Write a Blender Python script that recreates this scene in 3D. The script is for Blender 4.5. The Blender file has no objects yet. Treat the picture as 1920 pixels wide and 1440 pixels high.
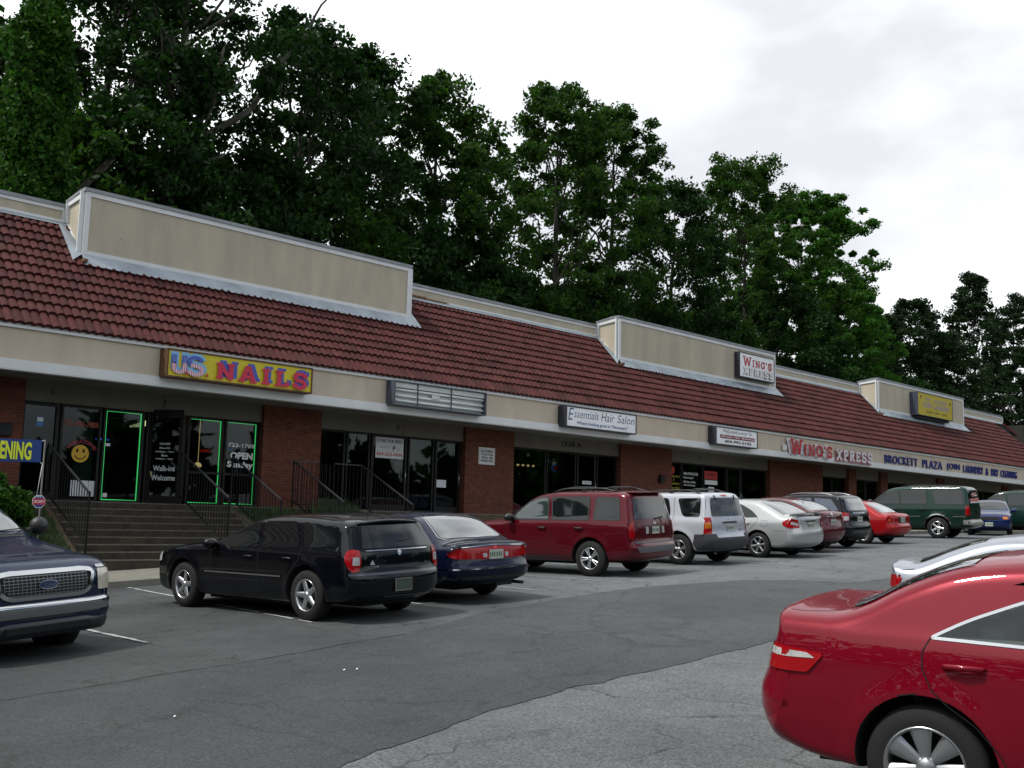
import bpy, bmesh, math, random
import numpy as np
from mathutils import Vector, Matrix
from mathutils.bvhtree import BVHTree
SC = bpy.context.scene
COL = SC.collection
PI = math.pi
rnd = random.Random(7)
# ------------------------------------------------------------------ camera
cam_d = bpy.data.cameras.new("camera"); cam = bpy.data.objects.new("camera", cam_d); COL.objects.link(cam)
cam_d.sensor_width = 36.0; cam_d.lens = 37.5; cam_d.clip_start = 0.1; cam_d.clip_end = 3000
cam.matrix_world = Matrix(((0.70728345, -0.1082814, -0.69858805, 0),
                           (-0.70652455, -0.07480635, -0.70372372, 0),
                           (0.02394136, 0.99130174, -0.12941276, 0), (0, 0, 0, 1)))
SC.camera = cam
# ------------------------------------------------------------------ sky and sun
SUN_EL, SUN_AZ = math.radians(58), math.radians(-73)      # sun above and behind the left end of the building
world = bpy.data.worlds.new("World"); SC.world = world; world.use_nodes = True
def build_world():
    nt = world.node_tree; N = nt.nodes; L = nt.links; N.clear()
    out = N.new('ShaderNodeOutputWorld'); bg = N.new('ShaderNodeBackground')
    sky = N.new('ShaderNodeTexSky'); sky.sky_type = 'NISHITA'; sky.sun_disc = False
    sky.sun_elevation = SUN_EL; sky.sun_rotation = SUN_AZ
    tc = N.new('ShaderNodeTexCoord')
    mp = N.new('ShaderNodeMapping'); mp.inputs['Scale'].default_value = (1.0, 1.0, 2.2)
    mp.inputs['Location'].default_value = SKY_OFF
    no = N.new('ShaderNodeTexNoise'); no.inputs['Scale'].default_value = 1.7; no.inputs['Detail'].default_value = 5; no.inputs['Roughness'].default_value = .55
    no2 = N.new('ShaderNodeTexNoise'); no2.inputs['Scale'].default_value = 1.9; no2.inputs['Detail'].default_value = 7
    L.new(tc.outputs['Generated'], mp.inputs['Vector']); L.new(mp.outputs[0], no.inputs['Vector']); L.new(mp.outputs[0], no2.inputs['Vector'])
    cr = N.new('ShaderNodeValToRGB'); e = cr.color_ramp.elements       # cloud brightness
    e[0].position = .34; e[0].color = (8.1, 8.35, 8.9, 1); e[1].position = .55; e[1].color = (13.8, 14.3, 14.5, 1)
    L.new(no.outputs['Fac'], cr.inputs['Fac'])
    cov = N.new('ShaderNodeValToRGB'); c = cov.color_ramp.elements     # cloud cover over the clear sky
    c[0].position = .44; c[0].color = (.12, .12, .12, 1); c[1].position = .60; c[1].color = (1, 1, 1, 1)
    # the overcast is closed above and behind the shops and breaks up towards the other side of the road
    sx = N.new('ShaderNodeSeparateXYZ'); L.new(tc.outputs['Generated'], sx.inputs[0])
    mr = N.new('ShaderNodeMapRange'); mr.inputs['From Min'].default_value = -.45; mr.inputs['From Max'].default_value = .15; mr.inputs['To Min'].default_value = 0; mr.inputs['To Max'].default_value = .42
    L.new(sx.outputs['Y'], mr.inputs['Value']); ad = N.new('ShaderNodeMath'); ad.operation = 'ADD'; L.new(mr.outputs[0], ad.inputs[0]); L.new(no2.outputs['Fac'], ad.inputs[1])
    L.new(ad.outputs[0], cov.inputs['Fac'])
    mx = N.new('ShaderNodeMix'); mx.data_type = 'RGBA'
    L.new(cov.outputs['Color'], mx.inputs['Factor']); L.new(sky.outputs[0], mx.inputs['A']); L.new(cr.outputs['Color'], mx.inputs['B'])
    bg.inputs['Strength'].default_value = SKY_STR
    L.new(mx.outputs['Result'], bg.inputs['Color']); L.new(bg.outputs[0], out.inputs['Surface'])
SKY_OFF = (5.3, 2.2, .4); SKY_STR = .094
build_world()
sd = bpy.data.lights.new("sun", 'SUN'); sd.energy = 3.0; sd.angle = math.radians(5); sd.color = (1, .96, .9)
sun = bpy.data.objects.new("sun", sd); COL.objects.link(sun)
# direction the sun stands in (world X along the shop row, Y into the building)
_sd = Vector((math.sin(SUN_AZ) * math.cos(SUN_EL), math.cos(SUN_AZ) * math.cos(SUN_EL), math.sin(SUN_EL)))
sun.rotation_euler = _sd.to_track_quat('Z', 'Y').to_euler(); sun.location = (0, 0, 60)
SC.view_settings.view_transform = 'Standard'; SC.view_settings.look = 'None'
SC.view_settings.exposure = 0.15; SC.view_settings.gamma = 1.0
SC.render.engine = 'CYCLES'
SC.cycles.max_bounces = 6; SC.cycles.transparent_max_bounces = 8
# ------------------------------------------------------------------ object helpers
def tag(o, label=None, cat=None, group=None, kind=None):
    if label: o['label'] = label
    if cat: o['category'] = cat
    if group: o['group'] = group
    if kind: o['kind'] = kind
    return o
def thing(name, loc, label, cat, group=None, rot=None):
    o = bpy.data.objects.new(name, None); COL.objects.link(o); o.location = loc
    if rot is not None: o.rotation_euler = rot
    o.empty_display_size = .2
    return tag(o, label, cat, group)
def wloc(o):
    v = Vector((0, 0, 0))
    while o is not None:
        v += o.location; o = o.parent
    return v
class MB:
    """collects shapes in world coordinates (or in the parent's own, local=True)"""
    def __init__(s): s.v = []; s.f = []; s.m = []; s.sm = []
    def add(s, vs, fs, mi=0, smooth=False):
        b = len(s.v); s.v += [tuple(v) for v in vs]
        for f in fs: s.f.append([b + i for i in f]); s.m.append(mi); s.sm.append(smooth)
    def box(s, x0, x1, y0, y1, z0, z1, mi=0):
        vs = [(x0,y0,z0),(x1,y0,z0),(x1,y1,z0),(x0,y1,z0),(x0,y0,z1),(x1,y0,z1),(x1,y1,z1),(x0,y1,z1)]
        s.add(vs, [(0,3,2,1),(4,5,6,7),(0,1,5,4),(1,2,6,5),(2,3,7,6),(3,0,4,7)], mi)
    def quad(s, a, b, c, d, mi=0): s.add([a, b, c, d], [(0,1,2,3)], mi)
    def bar(s, a, b, w, h=None, mi=0, n=4):
        a = Vector(a); b = Vector(b); d = (b - a).normalized(); h = h or w
        up = Vector((0,0,1)) if abs(d.z) < .95 else Vector((1,0,0))
        u = d.cross(up).normalized(); v = u.cross(d)
        if n == 4: offs = [(-w/2,-h/2),(w/2,-h/2),(w/2,h/2),(-w/2,h/2)]
        else: offs = [(w/2*math.cos(2*PI*k/n), h/2*math.sin(2*PI*k/n)) for k in range(n)]
        vs = [a+u*p+v*q for p, q in offs] + [b+u*p+v*q for p, q in offs]
        m = len(offs)
        s.add(vs, [(k, (k+1) % m, m+(k+1) % m, m+k) for k in range(m)] + [tuple(range(m))[::-1], tuple(range(m, 2*m))], mi, n > 4)
    def tube(s, pts, rads, n=8, mi=0, cap=True):
        b = len(s.v); pts = [Vector(p) for p in pts]
        if not hasattr(rads, '__len__'): rads = [rads]*len(pts)
        u = None
        for i, p in enumerate(pts):
            d = (pts[min(i+1, len(pts)-1)] - pts[max(i-1, 0)]).normalized()
            if u is None:
                up = Vector((0,0,1)) if abs(d.z) < .9 else Vector((1,0,0)); u = d.cross(up).normalized()
            else: u = (u - d*u.dot(d)).normalized()
            v = d.cross(u)
            for k in range(n):
                a = 2*PI*k/n; s.v.append(tuple(p + (u*math.cos(a)+v*math.sin(a))*rads[i]))
        for i in range(len(pts)-1):
            for k in range(n):
                s.f.append([b+i*n+k, b+i*n+(k+1) % n, b+(i+1)*n+(k+1) % n, b+(i+1)*n+k]); s.m.append(mi); s.sm.append(True)
        if cap:
            s.f.append([b+k for k in range(n)][::-1]); s.m.append(mi); s.sm.append(False)
            s.f.append([b+(len(pts)-1)*n+k for k in range(n)]); s.m.append(mi); s.sm.append(False)
    def lathe(s, prof, n, cen=(0,0,0), axis='y', mi=0, smooth=True):
        """prof: (offset along axis, radius)"""
        b = len(s.v); cx, cy, cz = cen
        for (o, r) in prof:
            for k in range(n):
                a = 2*PI*k/n; c, q = r*math.cos(a), r*math.sin(a)
                if axis == 'y': s.v.append((cx+c, cy+o, cz+q))
                elif axis == 'z': s.v.append((cx+c, cy+q, cz+o))
                else: s.v.append((cx+o, cy+c, cz+q))
        for i in range(len(prof)-1):
            for k in range(n):
                s.f.append([b+i*n+k, b+i*n+(k+1) % n, b+(i+1)*n+(k+1) % n, b+(i+1)*n+k]); s.m.append(mi); s.sm.append(smooth)
    def prism(s, poly, y0, y1, mi=0):
        """poly of (x,z) extruded along y"""
        n = len(poly)
        vs = [(x, y0, z) for x, z in poly] + [(x, y1, z) for x, z in poly]
        s.add(vs, [tuple(range(n)), tuple(range(2*n-1, n-1, -1))] + [(k, n+k, n+(k+1) % n, (k+1) % n) for k in range(n)], mi)
    def build(s, name, mats, parent=None, local=False, fix=True, bevel=0):
        me = bpy.data.meshes.new(name)
        off = Vector((0,0,0)) if (parent is None or local) else wloc(parent)
        vs = [(v[0]-off.x, v[1]-off.y, v[2]-off.z) for v in s.v] if off.length else s.v
        me.from_pydata(vs, [], s.f)
        if not isinstance(mats, (list, tuple)): mats = [mats]
        for m in mats: me.materials.append(m)
        me.polygons.foreach_set('material_index', s.m); me.polygons.foreach_set('use_smooth', s.sm)
        if fix or bevel:
            bm = bmesh.new(); bm.from_mesh(me)
            if bevel: 
                bmesh.ops.remove_doubles(bm, verts=bm.verts, dist=1e-5)
                bmesh.ops.bevel(bm, geom=bm.edges[:], offset=bevel, segments=2, affect='EDGES', profile=.5)
            bmesh.ops.recalc_face_normals(bm, faces=bm.faces); bm.to_mesh(me); bm.free()
        me.update()
        o = bpy.data.objects.new(name, me); COL.objects.link(o)
        if parent is not None: o.parent = parent
        return o
# ------------------------------------------------------------------ materials
MATS = {}
def mat(name, col, rough=.6, metal=0., coat=0., spec=.5, emit=None, estr=1., noise=None, bump=None, coatr=.03, alpha=None, transm=0):
    """noise=(scale, amount) mottles the colour; bump=(scale, strength)"""
    m = bpy.data.materials.new(name); m.use_nodes = True; nt = m.node_tree; N = nt.nodes; L = nt.links
    p = N['Principled BSDF']; p.inputs['Base Color'].default_value = (*col, 1); p.inputs['Roughness'].default_value = rough
    p.inputs['Metallic'].default_value = metal; p.inputs['Coat Weight'].default_value = coat; p.inputs['Coat Roughness'].default_value = coatr
    p.inputs['Specular IOR Level'].default_value = spec
    if transm: p.inputs['Transmission Weight'].default_value = transm
    if emit: p.inputs['Emission Color'].default_value = (*emit, 1); p.inputs['Emission Strength'].default_value = estr
    if noise or bump: tc = N.new('ShaderNodeTexCoord')
    if noise:
        n = N.new('ShaderNodeTexNoise'); n.inputs['Scale'].default_value = noise[0]; n.inputs['Detail'].default_value = 6
        L.new(tc.outputs['Object'], n.inputs['Vector'])
        r = N.new('ShaderNodeMapRange'); r.inputs['From Min'].default_value = .25; r.inputs['From Max'].default_value = .75
        r.inputs['To Min'].default_value = 1-noise[1]; r.inputs['To Max'].default_value = 1+noise[1]
        L.new(n.outputs['Fac'], r.inputs['Value'])
        v = N.new('ShaderNodeVectorMath'); v.operation = 'SCALE'; v.inputs[0].default_value = col
        L.new(r.outputs[0], v.inputs['Scale']); L.new(v.outputs[0], p.inputs['Base Color'])
    if bump:
        n = N.new('ShaderNodeTexNoise'); n.inputs['Scale'].default_value = bump[0]; n.inputs['Detail'].default_value = 5
        L.new(tc.outputs['Object'], n.inputs['Vector'])
        b = N.new('ShaderNodeBump'); b.inputs['Strength'].default_value = bump[1]; b.inputs['Distance'].default_value = .01
        L.new(n.outputs['Fac'], b.inputs['Height']); L.new(b.outputs[0], p.inputs['Normal'])
    MATS[name] = m; return m
def nodes(name):
    m = bpy.data.materials.new(name); m.use_nodes = True; nt = m.node_tree
    MATS[name] = m; return m, nt.nodes, nt.links, nt.nodes['Principled BSDF']
def ramp(N, stops):
    r = N.new('ShaderNodeValToRGB'); e = r.color_ramp.elements
    while len(e) < len(stops): e.new(.5)
    for k, (p, c) in enumerate(stops): e[k].position = p; e[k].color = (*c, 1) if hasattr(c, '__len__') else (c, c, c, 1)
    return r
def asphalt(name, base, dark, crack=1., fine=.35, crk_scale=.9, left_shade=None):
    m, N, L, p = nodes(name); tc = N.new('ShaderNodeTexCoord')
    def noise(s, d=5, w=None):
        n = N.new('ShaderNodeTexNoise'); n.inputs['Scale'].default_value = s; n.inputs['Detail'].default_value = d
        n.inputs['Roughness'].default_value = .62
        L.new(w or tc.outputs['Object'], n.inputs['Vector']); return n
    big = noise(.35, 4); fin = noise(38, 3); mid = noise(3.5, 6)
    rb = ramp(N, [(.35, dark), (.62, base)]); L.new(big.outputs['Fac'], rb.inputs['Fac'])
    rf = ramp(N, [(.3, 1-fine), (.7, 1+fine)]); L.new(fin.outputs['Fac'], rf.inputs['Fac'])
    rm = ramp(N, [(.3, .86), (.7, 1.1)]); L.new(mid.outputs['Fac'], rm.inputs['Fac'])
    m1 = N.new('ShaderNodeMix'); m1.data_type = 'RGBA'; m1.blend_type = 'MULTIPLY'; m1.inputs['Factor'].default_value = 1
    L.new(rb.outputs[0], m1.inputs['A']); L.new(rf.outputs[0], m1.inputs['B'])
    m2 = N.new('ShaderNodeMix'); m2.data_type = 'RGBA'; m2.blend_type = 'MULTIPLY'; m2.inputs['Factor'].default_value = 1
    L.new(m1.outputs['Result'], m2.inputs['A']); L.new(rm.outputs[0], m2.inputs['B'])
    # cracks: warped voronoi cell edges, broken up by a large noise
    wn = noise(1.2, 5); wa = N.new('ShaderNodeVectorMath'); wa.operation = 'MULTIPLY_ADD'
    wa.inputs[1].default_value = (.9, .9, 0); L.new(wn.outputs['Color'], wa.inputs[0]); L.new(tc.outputs['Object'], wa.inputs[2])
    vo = N.new('ShaderNodeTexVoronoi'); vo.feature = 'DISTANCE_TO_EDGE'; vo.inputs['Scale'].default_value = crk_scale
    L.new(wa.outputs[0], vo.inputs['Vector'])
    rc = ramp(N, [(.0, .05), (.022, 1.)]); L.new(vo.outputs['Distance'], rc.inputs['Fac'])
    gate = noise(.5, 3); rg = ramp(N, [(.44, 0.), (.54, crack)]); L.new(gate.outputs['Fac'], rg.inputs['Fac'])
    m3 = N.new('ShaderNodeMix'); m3.data_type = 'RGBA'; m3.blend_type = 'MULTIPLY'
    L.new(rg.outputs[0], m3.inputs['Factor']); L.new(m2.outputs['Result'], m3.inputs['A']); L.new(rc.outputs[0], m3.inputs['B'])
    # finer crazing
    vo2 = N.new('ShaderNodeTexVoronoi'); vo2.feature = 'DISTANCE_TO_EDGE'; vo2.inputs['Scale'].default_value = crk_scale*4.2
    L.new(wa.outputs[0], vo2.inputs['Vector'])
    rc2 = ramp(N, [(.0, .35), (.03, 1.)]); L.new(vo2.outputs['Distance'], rc2.inputs['Fac'])
    gate2 = noise(.8, 4); rg2 = ramp(N, [(.5, 0.), (.6, crack*.85)]); L.new(gate2.outputs['Fac'], rg2.inputs['Fac'])
    m4 = N.new('ShaderNodeMix'); m4.data_type = 'RGBA'; m4.blend_type = 'MULTIPLY'
    L.new(rg2.outputs[0], m4.inputs['Factor']); L.new(m3.outputs['Result'], m4.inputs['A']); L.new(rc2.outputs[0], m4.inputs['B'])
    # oil stains and old drips
    so = noise(1.9, 3); rso = ramp(N, [(.60, 1.), (.70, .62)]); L.new(so.outputs['Fac'], rso.inputs['Fac'])
    m5 = N.new('ShaderNodeMix'); m5.data_type = 'RGBA'; m5.blend_type = 'MULTIPLY'; m5.inputs['Factor'].default_value = .75
    L.new(m4.outputs['Result'], m5.inputs['A']); L.new(rso.outputs[0], m5.inputs['B']); m4 = m5
    last = m4
    if left_shade:     # shade painted into the colour: dark at the low end, fading further up
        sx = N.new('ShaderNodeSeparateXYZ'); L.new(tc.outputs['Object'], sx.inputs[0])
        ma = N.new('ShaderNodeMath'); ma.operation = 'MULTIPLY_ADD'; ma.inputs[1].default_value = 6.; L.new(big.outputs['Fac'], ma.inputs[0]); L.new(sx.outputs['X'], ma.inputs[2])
        mr = N.new('ShaderNodeMapRange'); mr.interpolation_type = 'SMOOTHSTEP'; mr.inputs['From Min'].default_value = left_shade[0]+3; mr.inputs['From Max'].default_value = left_shade[1]+3; mr.inputs['To Min'].default_value = left_shade[2]; mr.inputs['To Max'].default_value = 1
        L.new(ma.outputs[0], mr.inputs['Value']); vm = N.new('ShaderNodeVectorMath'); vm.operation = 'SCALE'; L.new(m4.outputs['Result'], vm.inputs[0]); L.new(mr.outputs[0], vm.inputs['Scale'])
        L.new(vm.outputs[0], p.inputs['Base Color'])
    else: L.new(m4.outputs['Result'], p.inputs['Base Color'])
    p.inputs['Roughness'].default_value = .78; p.inputs['Specular IOR Level'].default_value = .4
    b = N.new('ShaderNodeBump'); b.inputs['Strength'].default_value = .5; b.inputs['Distance'].default_value = .006
    L.new(fin.outputs['Fac'], b.inputs['Height']); L.new(b.outputs[0], p.inputs['Normal'])
    return m
def stucco(name, col, streak=.12):
    m, N, L, p = nodes(name); tc = N.new('ShaderNodeTexCoord')
    mp = N.new('ShaderNodeMapping'); mp.inputs['Scale'].default_value = (1.3, 1.3, .35); L.new(tc.outputs['Object'], mp.inputs['Vector'])
    n = N.new('ShaderNodeTexNoise'); n.inputs['Scale'].default_value = 1.3; n.inputs['Detail'].default_value = 8; n.inputs['Roughness'].default_value = .6
    L.new(mp.outputs[0], n.inputs['Vector'])
    lo = tuple(c*(1-streak) for c in col); hi = tuple(c*(1+streak*.6) for c in col)
    r = ramp(N, [(.3, lo), (.7, hi)]); L.new(n.outputs['Fac'], r.inputs['Fac'])
    s = N.new('ShaderNodeTexNoise'); s.inputs['Scale'].default_value = 2.1; s.inputs['Detail'].default_value = 2; L.new(tc.outputs['Object'], s.inputs['Vector'])
    sp = N.new('ShaderNodeTexVoronoi'); sp.inputs['Scale'].default_value = 1.1; L.new(tc.outputs['Object'], sp.inputs['Vector'])
    rs = ramp(N, [(.028, .3), (.04, 1.)]); L.new(sp.outputs['Distance'], rs.inputs['Fac'])
    mx = N.new('ShaderNodeMix'); mx.data_type = 'RGBA'; mx.blend_type = 'MULTIPLY'; mx.inputs['Factor'].default_value = .8
    L.new(r.outputs[0], mx.inputs['A']); L.new(rs.outputs[0], mx.inputs['B']); L.new(mx.outputs['Result'], p.inputs['Base Color'])
    f = N.new('ShaderNodeTexNoise'); f.inputs['Scale'].default_value = 90; L.new(tc.outputs['Object'], f.inputs['Vector'])
    b = N.new('ShaderNodeBump'); b.inputs['Strength'].default_value = .35; b.inputs['Distance'].default_value = .004
    L.new(f.outputs['Fac'], b.inputs['Height']); L.new(b.outputs[0], p.inputs['Normal']); p.inputs['Roughness'].default_value = .9
    return m
def brick_mat(name):
    m, N, L, p = nodes(name); tc = N.new('ShaderNodeTexCoord')
    sx = N.new('ShaderNodeSeparateXYZ'); L.new(tc.outputs['Object'], sx.inputs[0])
    ad = N.new('ShaderNodeMath'); L.new(sx.outputs['X'], ad.inputs[0]); L.new(sx.outputs['Y'], ad.inputs[1])
    cb = N.new('ShaderNodeCombineXYZ'); L.new(ad.outputs[0], cb.inputs['X']); L.new(sx.outputs['Z'], cb.inputs['Y'])
    b = N.new('ShaderNodeTexBrick'); b.inputs['Scale'].default_value = 1; b.inputs['Brick Width'].default_value = .215; b.inputs['Row Height'].default_value = .0755
    b.inputs['Mortar Size'].default_value = .006; b.inputs['Color1'].default_value = (.15, .038, .018, 1); b.inputs['Color2'].default_value = (.085, .022, .012, 1)
    b.inputs['Mortar'].default_value = (.15, .07, .045, 1); b.inputs['Bias'].default_value = -.1
    L.new(cb.outputs[0], b.inputs['Vector'])
    n = N.new('ShaderNodeTexNoise'); n.inputs['Scale'].default_value = 5; n.inputs['Detail'].default_value = 5; L.new(tc.outputs['Object'], n.inputs['Vector'])
    r = ramp(N, [(.3, .75), (.7, 1.15)]); L.new(n.outputs['Fac'], r.inputs['Fac'])
    mx = N.new('ShaderNodeMix'); mx.data_type = 'RGBA'; mx.blend_type = 'MULTIPLY'; mx.inputs['Factor'].default_value = 1
    L.new(b.outputs['Color'], mx.inputs['A']); L.new(r.outputs[0], mx.inputs['B']); L.new(mx.outputs['Result'], p.inputs['Base Color'])
    bp = N.new('ShaderNodeBump'); bp.inputs['Strength'].default_value = .6; bp.inputs['Distance'].default_value = .008; bp.invert = True
    L.new(b.outputs['Fac'], bp.inputs['Height']); L.new(bp.outputs[0], p.inputs['Normal']); p.inputs['Roughness'].default_value = .85
    return m
def tile_mat(name):
    """each barrel tile has a shade of its own, from its place in the grid"""
    m, N, L, p = nodes(name); tc = N.new('ShaderNodeTexCoord'); at = N.new('ShaderNodeAttribute'); at.attribute_name = 'tile'
    w = N.new('ShaderNodeTexWhiteNoise'); w.noise_dimensions = '1D'; L.new(at.outputs['Fac'], w.inputs['W'])
    r = ramp(N, [(0., (.048, .015, .014)), (.45, (.070, .018, .018)), (.8, (.082, .024, .021)), (1., (.060, .021, .017))]); L.new(w.outputs['Value'], r.inputs['Fac'])
    n = N.new('ShaderNodeTexNoise'); n.inputs['Scale'].default_value = 1.1; n.inputs['Detail'].default_value = 7; n.inputs['Roughness'].default_value = .7; L.new(tc.outputs['Object'], n.inputs['Vector'])
    rr = ramp(N, [(.3, .72), (.7, 1.18)]); L.new(n.outputs['Fac'], rr.inputs['Fac'])
    n3 = N.new('ShaderNodeTexNoise'); n3.inputs['Scale'].default_value = 14; n3.inputs['Detail'].default_value = 4; L.new(tc.outputs['Object'], n3.inputs['Vector'])
    r3 = ramp(N, [(.35, .8), (.6, 1.05)]); L.new(n3.outputs['Fac'], r3.inputs['Fac'])
    mx = N.new('ShaderNodeMix'); mx.data_type = 'RGBA'; mx.blend_type = 'MULTIPLY'; mx.inputs['Factor'].default_value = 1
    L.new(r.outputs[0], mx.inputs['A']); L.new(rr.outputs[0], mx.inputs['B'])
    m2 = N.new('ShaderNodeMix'); m2.data_type = 'RGBA'; m2.blend_type = 'MULTIPLY'; m2.inputs['Factor'].default_value = 1
    L.new(mx.outputs['Result'], m2.inputs['A']); L.new(r3.outputs[0], m2.inputs['B'])
    L.new(m2.outputs['Result'], p.inputs['Base Color']); p.inputs['Roughness'].default_value = .75; p.inputs['Specular IOR Level'].default_value = .15
    return m
def pane_mat(name, tint=(.55, .62, .6), clear=.75, ior=1.36):
    """clear shop glass: see-through with mirror-like reflection by angle"""
    m = bpy.data.materials.new(name); m.use_nodes = True; nt = m.node_tree; N = nt.nodes; L = nt.links; N.clear()
    o = N.new('ShaderNodeOutputMaterial'); t = N.new('ShaderNodeBsdfTransparent'); t.inputs[0].default_value = (*[c*clear for c in tint], 1)
    g = N.new('ShaderNodeBsdfGlossy'); g.inputs['Roughness'].default_value = .02; g.inputs[0].default_value = (.9, .95, .95, 1)
    f = N.new('ShaderNodeFresnel'); f.inputs['IOR'].default_value = ior; mx = N.new('ShaderNodeMixShader')
    L.new(f.outputs[0], mx.inputs[0]); L.new(t.outputs[0], mx.inputs[1]); L.new(g.outputs[0], mx.inputs[2]); L.new(mx.outputs[0], o.inputs[0])
    MATS[name] = m; return m
def leaf_mat(name, a, b, trans=.35):
    m = bpy.data.materials.new(name); m.use_nodes = True; nt = m.node_tree; N = nt.nodes; L = nt.links; N.clear()
    o = N.new('ShaderNodeOutputMaterial'); g = N.new('ShaderNodeNewGeometry')
    r = ramp(N, [(0., a), (1., b)]); L.new(g.outputs['Random Per Island'], r.inputs['Fac'])
    d = N.new('ShaderNodeBsdfPrincipled'); d.inputs['Roughness'].default_value = .5; d.inputs['Specular IOR Level'].default_value = .08; L.new(r.outputs[0], d.inputs['Base Color'])
    t = N.new('ShaderNodeBsdfTranslucent'); mu = N.new('ShaderNodeVectorMath'); mu.operation = 'MULTIPLY'; mu.inputs[1].default_value = (1.1, 1.5, .6)
    L.new(r.outputs[0], mu.inputs[0]); L.new(mu.outputs[0], t.inputs[0])
    mx = N.new('ShaderNodeMixShader'); mx.inputs[0].default_value = trans
    L.new(d.outputs[0], mx.inputs[1]); L.new(t.outputs[0], mx.inputs[2]); L.new(mx.outputs[0], o.inputs[0])
    MATS[name] = m; return m
M_ASPH = asphalt('old_asphalt', (.098, .103, .105), (.066, .071, .073), .75, .6)
M_BAY = asphalt('bay_asphalt_shaded_left', (.118, .127, .130), (.077, .085, .090), .8, .45, 1.1, (5, 19, .32))  # shade over the low end of the bays is painted into this colour
M_LANE = asphalt('newer_asphalt', (.064, .069, .072), (.040, .044, .047), .4, .6, .5, (3, 24, .54))  # newer surface, with shade painted in towards the low end
M_CONC = mat('concrete', (.15, .145, .12), .9, noise=(2.5, .25), bump=(40, .4))
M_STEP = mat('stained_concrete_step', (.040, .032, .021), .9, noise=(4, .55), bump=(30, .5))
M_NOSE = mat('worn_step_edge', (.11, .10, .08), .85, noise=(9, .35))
M_PAINTLINE = mat('worn_white_marking', (.33, .34, .34), .8, noise=(6, .35))
M_STUC = stucco('beige_stucco', (.55, .47, .37))
M_STUC2 = stucco('upper_beige_stucco', (.46, .41, .315), .16)
M_WHITE = mat('white_trim_paint', (.66, .68, .68), .55, noise=(1.8, .08))
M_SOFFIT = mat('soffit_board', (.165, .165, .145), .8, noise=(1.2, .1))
M_LINTEL = stucco('lintel_stucco', (.155, .148, .12), .12)
M_FLASH = mat('galvanised_flashing', (.29, .33, .37), .5, metal=.35, noise=(1.6, .25))
M_RUST = mat('rusty_flashing', (.16, .08, .04), .9, noise=(8, .4))
M_CAP = mat('grey_metal_cap', (.22, .235, .25), .55, metal=.3, noise=(2.2, .25))
M_BRICK = brick_mat('red_brick')
M_TILE = tile_mat('terracotta_tile')
M_BRONZE = mat('dark_bronze_frame', (.006, .0055, .005), .5, spec=.3)
M_PANE = pane_mat('shop_glass')
M_BLACK = mat('black', (.006, .006, .006), .7)
M_IRON = mat('black_wrought_iron', (.004, .004, .0045), .6, spec=.25)
M_IRONTOP = mat('worn_handrail_top', (.03, .032, .036), .4, metal=.3)
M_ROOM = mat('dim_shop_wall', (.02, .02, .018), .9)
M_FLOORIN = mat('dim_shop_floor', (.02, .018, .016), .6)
# ------------------------------------------------------------------ ground
_KX = np.array([-40, -15, 4, 9.5, 17.6, 24.7, 38, 55, 75, 120.]); _KZ = np.array([-3.0, -2.45, -1.70, -1.345, -1.0, -.74, -.19, .10, .16, .2])
_co = np.polyfit(_KX[1:8], _KZ[1:8], 3)
def _zx(X):
    X = np.asarray(X, float); q = np.clip(X, -15, 52)
    z = np.polyval(_co, q)
    return z + np.where(X < -15, (X+15)*.02, 0)
def gz(X, Y):
    Y = np.asarray(Y, float); t = 13-np.asarray(Y)
    sp = np.where(t > 0, t, 0) ; sp = np.sqrt(sp*sp+1)-1
    return _zx(X) - .022*np.minimum(sp, 40)
def gnorm(X, Y):
    e = .5
    return Vector((-(gz(X+e, Y)-gz(X-e, Y))/(2*e), -(gz(X, Y+e)-gz(X, Y-e))/(2*e), 1)).normalized()
def grid_sheet(name, xs, ylo, yhi, ny, m, dz, kind='structure', parent=None):
    """sheet lying on the lot between two wavy edges y = ylo(x), yhi(x)"""
    vs = []; fs = []
    for x in xs:
        a, b = ylo(x), yhi(x)
        for j in range(ny+1):
            y = a+(b-a)*j/ny; vs.append((x, y, float(gz(x, y))+dz))
    for i in range(len(xs)-1):
        for j in range(ny): fs.append((i*(ny+1)+j, (i+1)*(ny+1)+j, (i+1)*(ny+1)+j+1, i*(ny+1)+j+1))
    b = MB(); b.add(vs, fs, smooth=True); o = b.build(name, m, parent, fix=False); tag(o, kind=kind); return o
def _steps(a, b, h): return list(np.linspace(a, b, int(round((b-a)/h))+1))
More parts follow.
